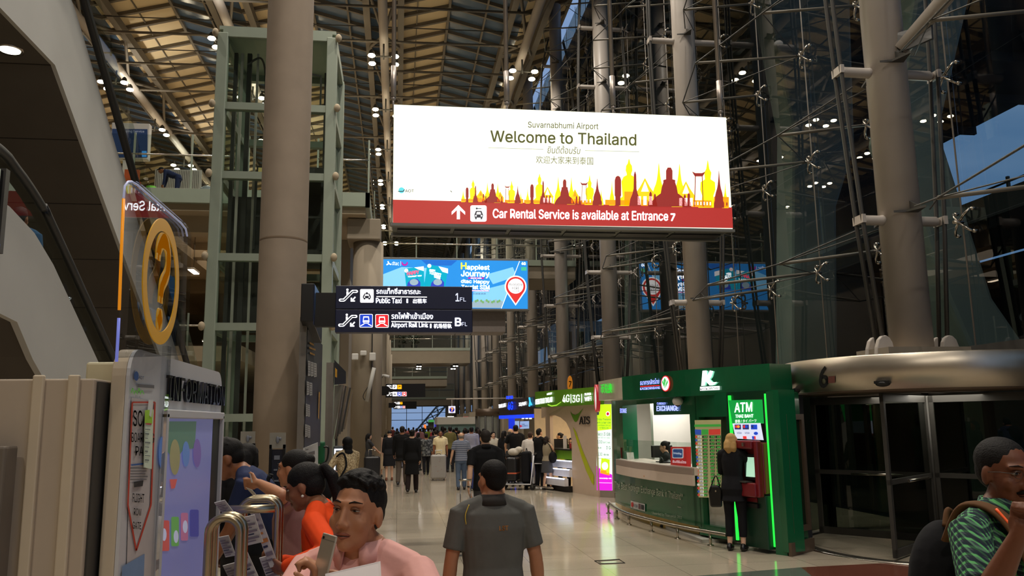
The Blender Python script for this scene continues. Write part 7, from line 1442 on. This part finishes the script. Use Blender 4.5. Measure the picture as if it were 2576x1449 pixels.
# person stretching an arm from behind her
ap = person('person with tied dark hair reaching an arm out past the woman in orange', x=742, head=1180, Y=5.3, rz=72, sex='f', lean=4, skin_='tan', hair='bun', shirt=('dusty', (150, 110, 104)), sleeve='short', hem=.86, lowc=('black', (22, 22, 26)), vox=.0085, face=True, Lw=at(652, 1216, 5.05), Lp=(0, -1, -.6), Lh=((0, 1, -.05), (0, 0, 1)), curlL=.7)
t = thing('flyer', 'small white flyer held out in the stretched hand above the rack', 'flyer', at(640, 1240, 5.0)); build('sheet', MB().prism([at(618, 1226, 5.0), at(634, 1232, 4.97), at(660, 1262, 4.95), at(645, 1256, 5.0)], (0, .004, .0)), lm[0], t, world=True); build('edge', MB().prism([at(627, 1190, 5.0), at(630, 1192, 5.0), at(636, 1214, 5.0), at(632, 1214, 5.0)], (0, .004, .0)), lm[0], t, world=True)
nv = person('person in a navy shirt stooping forward, partly hidden by the kiosk', x=577, head=1152, Y=6.2, rz=95, lean=38, pitch=6, skin_='brown', hair='short', shirt=('navyblue', (34, 44, 78)), sleeve='short', hem=.86, lowc=('black', (22, 22, 26)), vox=.0095, face=True, R=(.12, .5, .78), L=(-.12, .5, .78))
t = thing('backpack', 'black backpack on the stooping person in navy', 'backpack', nv['M'] @ nv['T']((0, -.2, 1.2))); t.rotation_euler = (math.radians(-38), 0, math.radians(95)); bm_ = MB(); bm_.sphere((0, -.02, -.02), (.15, .10, .22), 16, 12).sphere((0, -.08, -.08), (.11, .06, .12), 14, 10); build('bag', bm_, cloth('bagblack', (16, 16, 20)), t); build('strap', MB().tube(smooth_path([(-.1, .08, .18), (-.12, .16, .1), (-.11, .13, -.1)]), .016, 6).tube(smooth_path([(.1, .08, .18), (.12, .16, .1), (.11, .13, -.1)]), .016, 6), cloth('bagblack', (16, 16, 20)), t)
person('dark haired person in black standing behind the stooping one in navy', x=622, head=1152, Y=7.0, rz=-10, skin_='brown', hair='bob', sex='f', shirt=('black', (22, 22, 26)), sleeve='long', vox=.012)
# man in plaid at the right edge
pd = person('man in a green plaid shirt with a hand raised to his mouth, right edge', x=2522, head=1190, Y=2.85, rz=197, girth=1.12, skin_='deep', hair='crop', shirt=pattern('plaid_green', plaid_fn), sleeve='short', hem=.80, lowc=('denim', (50, 56, 70)), face=True, collar=True, vox=.0062, pitch=6, yaw=-14, Rw=at(2562, 1348, 2.5), Rp=(.35, -.05, -1), Rh=((-.25, .2, 1), (-.6, .9, 0)), curlR=1.1)
hp = pd['hp']; hs = pd['hs']; build('moustache', MB().tube([hp(-.03, .080, -.056), hp(-.012, .098, -.047), hp(0, .1, -.046), hp(.012, .098, -.047), hp(.03, .080, -.056)], [.004 * hs, .007 * hs, .006 * hs, .007 * hs, .004 * hs], 8), hairm((20, 16, 14)), pd['root'])
gm = MB()
for sd in (1, -1):
    gm.tube([hp(sd * .031 + .017 * math.cos(a), .0935 - abs(.017 * math.cos(a)) * .12, .010 + .0135 * math.sin(a)) for a in [2 * PI * i / 16 for i in range(16)]], .0009, 5, closed=True); gm.tube([hp(sd * .048, .09, .014), hp(sd * .074, .05, .014), hp(sd * .08, -.0, .006)], .0012, 5)
gm.tube([hp(-.014, .0935, .012), hp(.014, .0935, .012)], .0012, 5); build('glasses', gm, M_dark, pd['root'])
M_b = pd['M']; T = pd['T']; bagp = M_b @ T((.02, -.235, 1.16)); t = thing('backpack', 'black backpack with an orange stripe on the man in plaid', 'backpack', bagp); t.rotation_euler = (0, 0, math.radians(197)); bm_ = MB(); bm_.sphere((0, -.02, 0), (.17, .115, .27), 18, 14).sphere((0, -.10, -.08), (.13, .07, .16), 16, 12)
bo = live('bag', bm_, cloth('bagblack', (16, 16, 20)), t, .012, 3); build('orange_stripe', MB().tube(smooth_path([(.165, -.03, -.08), (.168, -.05, -.16), (.15, -.06, -.23)]), [.012] * 13, 8), mat('stripe_orange', (250, 96, 40), .5, emit=.15, ec=(250, 96, 40)), t); build('top_handle', MB().tube(smooth_path([(-.04, .03, .25), (0, .02, .31), (.04, .03, .25)]), .012, 8), cloth('strapbrown', (96, 66, 40)), t)
Ls = lambda p: t.matrix_basis.inverted() @ (M_b @ T(p))
t.rotation_euler = (0, 0, math.radians(197)); MBs = Matrix.LocRotScale(bagp, t.rotation_euler, None).inverted()
sp_ = [MBs @ (M_b @ T(p)) for p in ((.125, -.15, 1.36), (.125, -.07, 1.485), (.125, .05, 1.478), (.13, .14, 1.37), (.135, .16, 1.24), (.15, .10, 1.10), (.17, -.06, 1.02))]
build('strap', MB().tube(smooth_path(sp_), .034, 10, flat=.4), cloth('strapbrown', (96, 66, 40)), t); build('strap_piping', MB().tube(smooth_path([p + V((.018, .012, .012)) for p in sp_[2:5]]), .005, 6), mat('stripe_orange'), t)
# ---- woman at the cash machine
aw = person('blonde woman in a black jacket and trousers using the cash machine', x=1838, feet=1386, top=1090, rz=-38, sex='f', skin_='pale', hair='wavy', hc=(186, 148, 92), shirt=('black', (14, 14, 16)), sleeve='long', hem=.72, lowc=('black', (14, 14, 16)), low_len=.2, shoe=(12, 12, 13), vox=.010, pitch=10, R=(.24, .32, 1.14), Rp=(.7, -.7, -.6), L=(-.12, .30, 1.08), Lp=(-.5, -.8, -.6))
t = thing('handbag', 'black leather handbag on the arm of the blonde woman', 'handbag', aw['M'] @ V((-.27, -.02, .78))); t.rotation_euler = (0, 0, math.radians(-20)); t.scale = (.85, .85, .85); m = MB(); m.prism([(-.1, -.06, -.2), (.1, -.06, -.2), (.12, -.06, .1), (.06, -.06, .17), (-.08, -.06, .17), (-.12, -.06, .05)], (0, .12, 0)); build('bag', m, mat('bag_leather', (16, 16, 17), .3), t, bevel=.03); build('strap', MB().tube(smooth_path([(-.07, 0, .15), (.02, .02, .33), (.08, 0, .15)]), .012, 6), mat('bag_leather'), t); build('clasp', MB().box(-.01, -.07, .06, .012, -.06, .09), M_chrome, t)
# teller and booth staff
person('dark haired teller in black sitting behind the bank counter', x=1672, top=1109, Y=14.55, rz=70, sex='f', skin_='light', hair='bun', shirt=('tellerblack', (26, 28, 28)), sleeve='mid', vox=.013, pitch=12, face=True, R=(.15, .35, 1.05), L=(-.15, .35, 1.05))
person('booth assistant in a yellow shirt behind the cream booth counter', x=1408, top=1088, Y=24.0, rz=75, sex='f', skin_='light', hair='bun', shirt=('yellow', (226, 220, 60)), sleeve='short', vox=.014)
person('booth assistant with a dark fringe low behind the cream booth counter', x=1436, top=1101, Y=22.9, rz=150, sex='f', skin_='light', hair='bob', shirt=('darkgreen', (60, 70, 40)), sleeve='short', vox=.014)
# ---- middle distance
fw = person('woman in a patterned beige top and black headscarf, back turned, beside the lit case', x=874, top=1099, Y=14.2, rz=28, sex='f', girth=1.08, skin_='tan', hair='scarf', hc=(16, 15, 16), shirt=pattern('floral_beige', blotch_fn((150, 128, 96), (206, 188, 150), 55)), sleeve='long', hem=.7, lowc=('black', (22, 22, 26)), vox=.011, L=(-.2, .25, 1.12), Lp=(-.8, -.6, -.5), R=(.05, .32, 1.12), Rp=(.8, -.6, -.5))
t = thing('shoulder_bag', 'black shoulder bag hanging on the woman in the patterned top', 'bag', fw['M'] @ V((-.3, .08, .92))); build('bag', MB().sphere((0, 0, -.05), (.11, .08, .2), 14, 10), cloth('bagblack', (16, 16, 20)), t); build('strap', MB().tube(smooth_path([(-.02, 0, .12), (.12, -.06, .42), (.25, -.1, .5), (.3, -.1, .3), (.2, -.12, .1)]), .016, 6), cloth('bagblack', (16, 16, 20)), t)
person('young woman in a dark tee standing behind the tall black suitcase', x=928, top=1090, Y=29.0, rz=-75, sex='f', skin_='light', hair='long', shirt=('charcoaltee', (56, 56, 58)), sleeve='short', vox=.015, R=(.12, .42, .95), L=(-.12, .40, 1.0))
person('person in a beige coat beside the young woman with the black suitcase', x=954, top=1086, Y=30.2, rz=20, sex='f', skin_='light', hair='long', hc=(34, 22, 16), shirt=('beigecoat', (168, 134, 110)), sleeve='long', hem=.55, lower='skirt', lowc=('cream', (170, 150, 120)), low_len=.3, vox=.015)
person('woman in a black cap and black dress with bare lower legs', x=980, feet=1209, top=1083, rz=5, sex='f', girth=1.1, skin_='pale', hair='cap', hc=(14, 14, 14), shirt=('black', (14, 14, 16)), sleeve='mid', hem=.7, lower='skirt', lowc=('black', (14, 14, 16)), low_len=.5, shoe=(110, 60, 36), vox=.014, step=.05)
person('man in a dark jacket and grey trousers walking away beside the black dress', x=1012, feet=1222, top=1072, rz=-4, girth=1.12, skin_='brown', hair='crop', hc=(30, 26, 22), shirt=('blackjacket', (16, 16, 18)), sleeve='long', hem=.72, lowc=('taupe', (84, 74, 66)), vox=.013, step=.2)
person('woman in a long black coat and dark stockings walking away', x=1037, feet=1240, top=1080, rz=-6, sex='f', girth=1.1, skin_='light', hair='bun', shirt=('blackcoat', (12, 12, 14)), sleeve='long', hem=.5, lower='pants', lowc=('stocking', (34, 24, 24)), low_len=.06, vox=.013, step=.16)
person('person in a grey camouflage top walking away beyond the black coat', x=1072, top=1091, Y=31, rz=6, girth=1.1, skin_='tan', hair='short', shirt=pattern('camo_grey', blotch_fn((58, 60, 62), (112, 114, 112), 14)), sleeve='mid', hem=.78, lowc=('black', (22, 22, 26)), vox=.015, step=.2)
ym = person('man in a pale yellow shirt standing behind a grey suitcase, facing the viewer', x=1108, top=1083, Y=29.3, rz=184, girth=1.12, skin_='brown', hair='crop', hc=(26, 22, 20), shirt=('paleyellow', (226, 208, 164)), sleeve='short', hem=.84, lowc=('black', (22, 22, 26)), collar=True, face=True, vox=.012)
person('person with a black backpack over a yellow top behind the pale yellow shirt', x=1132, top=1073, Y=32.5, rz=10, skin_='tan', hair='short', shirt=('mustard', (104, 96, 52)), sleeve='short', vox=.015)
sp9 = person('older balding man in a blue striped polo and jeans walking away', x=1160, feet=1232, top=1088, rz=4, girth=1.12, skin_='light', hair='ring', hc=(120, 116, 110), shirt=pattern('stripes_blue', stripe_fn), sleeve='short', hem=.86, lowc=('jeans', (88, 104, 128)), shoe=(36, 34, 40), vox=.012, step=.06, L=(-.32, .04, .86), R=(.3, .04, .84))
person('man in a light grey shirt walking away past the striped polo', x=1186, top=1074, Y=30, rz=-8, girth=1.15, skin_='brown', hair='crop', shirt=('palegrey', (150, 150, 166)), sleeve='long', vox=.014)
bp = person('man in a black polo pulling a small suitcase, seen from behind', x=1221, top=1082, Y=12.6, rz=4, girth=1.08, skin_='light', hair='crop', hc=(40, 34, 30), shirt=('blackpolo', (16, 16, 18)), sleeve='short', hem=.86, lowc=('greytrouser', (66, 68, 70)), vox=.010, collar=True, Lw=at(1179, 1243, 12.4), Lp=(-.6, -1, 0), step=.18)
S, E, W = bp['arms'][-1]; build('wrist_watch', MB().tube([E.lerp(W, .9), E.lerp(W, .97)], .034 * bp['s'], 12), M_black, bp['root'])
person('young woman in a white top with dark hair, facing the viewer by the far door', x=1240, top=1085, Y=26.5, rz=195, sex='f', skin_='pale', hair='bob', shirt=('white', (196, 190, 176)), sleeve='long', vox=.014, face=True, L=(-.45, .2, 1.2))
person('long dark haired person in black at the left of the queue by the booth', x=1268, top=1083, Y=26.0, rz=-40, sex='f', skin_='light', hair='long', shirt=('black', (22, 22, 26)), sleeve='long', vox=.015)
person('grey haired man in a dark grey shirt in the queue by the booth', x=1284, top=1078, Y=25.2, rz=-60, skin_='light', hair='ring', hc=(90, 86, 80), shirt=('slate', (62, 62, 64)), sleeve='short', vox=.014, R=(.2, .35, 1.0))
person('man in a black tee behind the luggage trolley, back turned', x=1297, top=1069, Y=24.6, rz=0, girth=1.08, skin_='light', hair='crop', shirt=('blacktee', (14, 14, 16)), sleeve='short', vox=.013, L=(-.25, .3, 1.05))
person('person in a white hooded jacket bent over in front of the blue booth', x=1334, top=1088, Y=23.9, rz=-20, lean=18, skin_='light', hair='short', hc=(60, 40, 30), shirt=('whitejacket', (206, 198, 190)), sleeve='long', vox=.013, L=(-.2, .3, .95), R=(.2, .3, .95))
person('man in a black suit leaning to the booth counter', x=1356, top=1079, Y=23.2, rz=-55, girth=1.05, skin_='light', hair='short', shirt=('suitblack', (14, 14, 16)), sleeve='long', hem=.76, lowc=('suitblack', (14, 14, 16)), shoe=(200, 196, 190), vox=.012, R=(.15, .4, 1.1), L=(-.1, .4, 1.1))
sw = person('woman in a sleeveless beige top, grey skirt and black heels at the booth counter', x=1375, feet=1233, top=1097, rz=-48, sex='f', skin_='light', hair='bob', hc=(34, 24, 20), shirt=('khaki', (150, 138, 116)), sleeve='none', hem=.92, lower='skirt', lowc=('greyskirt', (70, 70, 74)), low_len=.55, shoe=(14, 14, 15), vox=.012, R=(.16, .38, 1.05), L=(-.1, .36, 1.05), step=.06)
t = thing('shoulder_bag', 'dark bag on the hip of the woman in the grey skirt', 'bag', sw['M'] @ V((.22, -.02, .9))); build('bag', MB().sphere((0, 0, 0), (.12, .09, .16), 12, 9), cloth('bagblack', (16, 16, 20)), t); build('strap', MB().tube(smooth_path([(0, 0, .14), (-.12, -.1, .36), (-.26, -.1, .46)]), .012, 6), cloth('bagblack', (16, 16, 20)), t)
# stooping worker on the upper deck
up_ = person('worker in navy bending down on the upper deck by the wrapping stand', x=405, top=418, Y=30.4, h=1.7, rz=95, lean=68, pitch=-20, skin_='brown', hair='cap', hc=(12, 14, 20), shirt=('navyblue', (34, 44, 78)), sleeve='long', lowc=('navyblue', (34, 44, 78)), vox=.016, R=(.15, .5, .5), L=(-.15, .5, .5))
up_['root'].location.z = 10.05
p = atX(52, 524, -3.85); es = person('person in a blue vest over a yellow top riding the lower escalator', x=52, top=505, Y=p.y, h=1.6, rz=0, skin_='brown', hair='short', shirt=('bluevest', (50, 84, 120)), sleeve='short', vox=.014); es['root'].location = V((p.x, p.y, p.z - 1.6))
# ---- far crowd
far = [(1052, 1088, 34, (52, 50, 54), 'graphite'), (1096, 1083, 35, (66, 62, 66), 'lead grey'), (1146, 1086, 34, (44, 44, 50), 'midnight'), (1168, 1080, 34, (86, 80, 74), 'mushroom'), (1204, 1079, 33, (36, 36, 40), 'coal black'), (1000, 1084, 36, (44, 40, 42), 'sooty'), (1113, 1072, 40, (60, 52, 50), 'cocoa'), (1154, 1082, 37, (70, 70, 80), 'pewter'), (1217, 1078, 34, (96, 84, 80), 'clay'), (938, 1099, 40, (60, 66, 90), 'blue grey'), (946, 1079, 44, (38, 46, 120), 'bright blue'), (962, 1076, 50, (50, 50, 54), 'dark grey'), (974, 1078, 53, (120, 90, 60), 'brown'), (988, 1074, 60, (90, 40, 40), 'maroon'), (999, 1077, 56, (60, 60, 66), 'slate'), (1021, 1079, 52, (110, 60, 60), 'dusty red'), (1028, 1076, 60, (196, 110, 110), 'salmon'), (1040, 1075, 64, (70, 60, 60), 'dark brown'), (1048, 1077, 54, (206, 150, 160), 'pink'), (1057, 1078, 48, (190, 140, 150), 'rose'), (1066, 1075, 58, (40, 40, 44), 'black'), (1077, 1077, 50, (150, 180, 60), 'lime'), (1085, 1074, 62, (120, 120, 130), 'grey'), (1092, 1077, 46, (230, 90, 110), 'coral'), (1099, 1080, 42, (176, 176, 180), 'white'), (1120, 1076, 50, (60, 60, 70), 'navy grey'), (1141, 1079, 44, (90, 80, 70), 'taupe'), (1148, 1075, 40, (30, 30, 32), 'jet black'), (1170, 1076, 38, (46, 46, 60), 'ink blue'), (1176, 1081, 36, (150, 146, 140), 'stone grey'), (1200, 1074, 36, (60, 50, 46), 'dark umber'), (1209, 1084, 37, (130, 110, 100), 'fawn'), (970, 1092, 36, (70, 66, 66), 'smoke grey'), (1090, 1086, 37, (36, 34, 40), 'charcoal'), (1127, 1090, 38, (180, 170, 150), 'ivory'), (1032, 1083, 44, (96, 70, 66), 'russet')]
for i, (x, tp_, Y, c, nm) in enumerate(far):
    person(f'person in a {nm} top far off in the crowd, back turned', x=x, top=tp_, Y=Y, rz=(i * 37) % 60 - 30, sex='fm'[i % 2], skin_=('tan', 'light', 'brown')[i % 3], hair=('long', 'short', 'bob', 'crop')[i % 4], hc=((18, 15, 14), (40, 28, 20), (14, 14, 16))[i % 3], shirt=('far%d' % i, c), sleeve=('short', 'long')[i % 2], vox=.026, step=.1 * (i % 3), group='crowd far down the hall')
# ================================================================== LUGGAGE
def suitcase(label, loc, w, d, h, c, rz=0, handle=.35, mname='suitcase', hmat=None):
    t = thing('suitcase', label, 'suitcase', loc, math.radians(rz)); cm = mat(mname, c, .4, var=.06)
    build('shell', MB().box(-w / 2, -d / 2, .05, w / 2, d / 2, h), cm, t, bevel=min(w, d) * .22, seg=4)
    rb = MB()
    for k in range(5): x = -w * .34 + w * .17 * k; rb.box(x - .008, -d / 2 - .004, .1, x + .008, d / 2 + .004, h - .05)
    build('ribs', rb, cm, t)
    for sx in (-1, 1):
        for sy in (-1, 1): build('wheel', MB().cyl((sx * w * .36 - .012, sy * d * .3, .026), (sx * w * .36 + .012, sy * d * .3, .026), .026, n=12), M_black, t)
    if handle: build('pull_handle', MB().tube([(-w * .2, d * .25, h - .02), (-w * .2, d * .25, h + handle)], .008, 8).tube([(w * .2, d * .25, h - .02), (w * .2, d * .25, h + handle)], .008, 8).tube([(-w * .2 - .02, d * .25, h + handle), (w * .2 + .02, d * .25, h + handle)], .014, 8), hmat or M_chrome, t)
    build('top_grip', MB().tube(smooth_path([(-.07, 0, h), (-.05, 0, h + .03), (.05, 0, h + .03), (.07, 0, h)]), .011, 8), M_black, t)
    return t
b = gz(935, 1211); suitcase('tall black suitcase with a raised handle beside the pillar', b, .52, .32, .82, (28, 28, 32), 8, .22, 'suit_black'); 
b = gz(1103, 1208); g_ = suitcase('silver grey hard suitcase in front of the man in pale yellow', b, .52, .30, .84, (150, 146, 142), -4, .14, 'suit_grey', M_white); st_ = MB()
for x, z in ((.04, .62), (-.08, .46), (.1, .36), (.06, .7), (-.02, .3)): st_.box(x - .012, -.158, z - .01, x + .012, -.155, z + .01)
build('sticker', st_, mat('sticker_rose', (150, 110, 106), .5), g_)
b = gz(1172, 1397); suitcase('small black cabin suitcase pulled by the man in the black polo', (b.x, b.y, 0), .36, .22, .50, (14, 14, 15), 0, .56, 'suit_cabin')
b = gz(1188, 1236); suitcase('blue suitcase half hidden behind the man in the black polo', (b.x + .1, b.y + .3, 0), .40, .26, .62, (34, 50, 110), 12, .2, 'suit_blue')
b = gz(1333, 1228); suitcase('black suitcase with white ornaments at the trolley end', b, .34, .24, .98, (16, 16, 18), 20, 0, 'suit_pattern'); o_ = MB(); r_ = random.Random(5)
for _ in range(26): x, z = r_.uniform(-.13, .13), r_.uniform(.12, .92); o_.prism([(x + .022 * math.cos(a), -.128, z + .022 * math.sin(a)) for a in [2 * PI * k / 6 for k in range(6)]], (0, .004, 0))
build('ornaments', o_, mat('ornament_white', (190, 190, 190), .5), [q for q in COL.objects if q.name.startswith('suitcase') and q.type == 'EMPTY' and 'ornaments' in q.get('label', '')][0])
# trolley
b = gz(1302, 1231); t = thing('luggage_trolley', 'airport luggage trolley with white frame loaded with bags', 'trolley', b, math.radians(-112)); M_tw = mat('trolley_white', (200, 200, 204), .35)
f = MB(); f.tube([(-.28, -.5, .16), (-.28, .45, .16), (-.26, .55, .95)], .022, 8).tube([(.28, -.5, .16), (.28, .45, .16), (.26, .55, .95)], .022, 8).tube([(-.28, -.5, .16), (.28, -.5, .16)], .022, 8)
build('frame', f, M_tw, t); build('upright', MB().box(-.05, .44, .16, .05, .5, .98), M_tw, t, bevel=.01); build('handle', MB().tube([(-.32, .6, 1.0), (.32, .6, 1.0)], .026, 10), M_dark, t); build('deck', MB().box(-.26, -.48, .15, .26, .45, .175), M_dark, t); build('blue_panel', MB().box(-.24, .46, .35, .24, .48, .75), mat('trolley_blue', (40, 60, 130), .4), t); build('basket', MB().box(-.24, .56, .72, .24, .8, .74).box(-.24, .78, .72, .24, .8, .92), M_tw, t)
for x, y in ((-.24, -.42), (.24, -.42), (-.27, .5), (.27, .5)): w_ = build('wheel', MB().cyl((x - .02, y, .075), (x + .02, y, .075), .075, n=16), M_black, t); build('fork', MB().box(x - .03, y - .02, .07, x + .03, y + .02, .16), M_dark, w_)
Mt = Matrix.Translation(b) @ Matrix.Rotation(math.radians(-112), 4, 'Z')
p = Mt @ V((0, -.12, .18)); s_ = suitcase('black suitcase with an orange strap lying upright on the trolley', p, .5, .3, .72, (24, 24, 28), -112, 0, 'suit_trolley'); build('luggage_strap', MB().box(-.255, -.155, .26, .255, .155, .30), mat('strap_orange', (190, 92, 60), .6), s_)
p = Mt @ V((0, .28, .18)); t = thing('duffel_bag', 'black soft bag on the trolley behind the strapped suitcase', 'bag', p, math.radians(-112)); build('bag', MB().box(-.22, -.12, 0, .22, .12, .88), cloth('bagblack', (16, 16, 20)), t, bevel=.07, seg=4); build('handle', MB().tube(smooth_path([(-.1, 0, .86), (0, 0, .97), (.1, 0, .86)]), .012, 6), M_black, t)
p = Mt @ V((.0, -.1, .94)); t = thing('white_bag', 'crumpled white bag lying on top of the trolley luggage', 'bag', p, math.radians(-50)); m = MB(); m.sphere((0, 0, .1), (.2, .13, .11), 14, 9).sphere((.16, .05, .17), (.13, .1, .09), 12, 8); live('bag', m, cloth('whitebag', (200, 192, 180)), t, .02, 2)
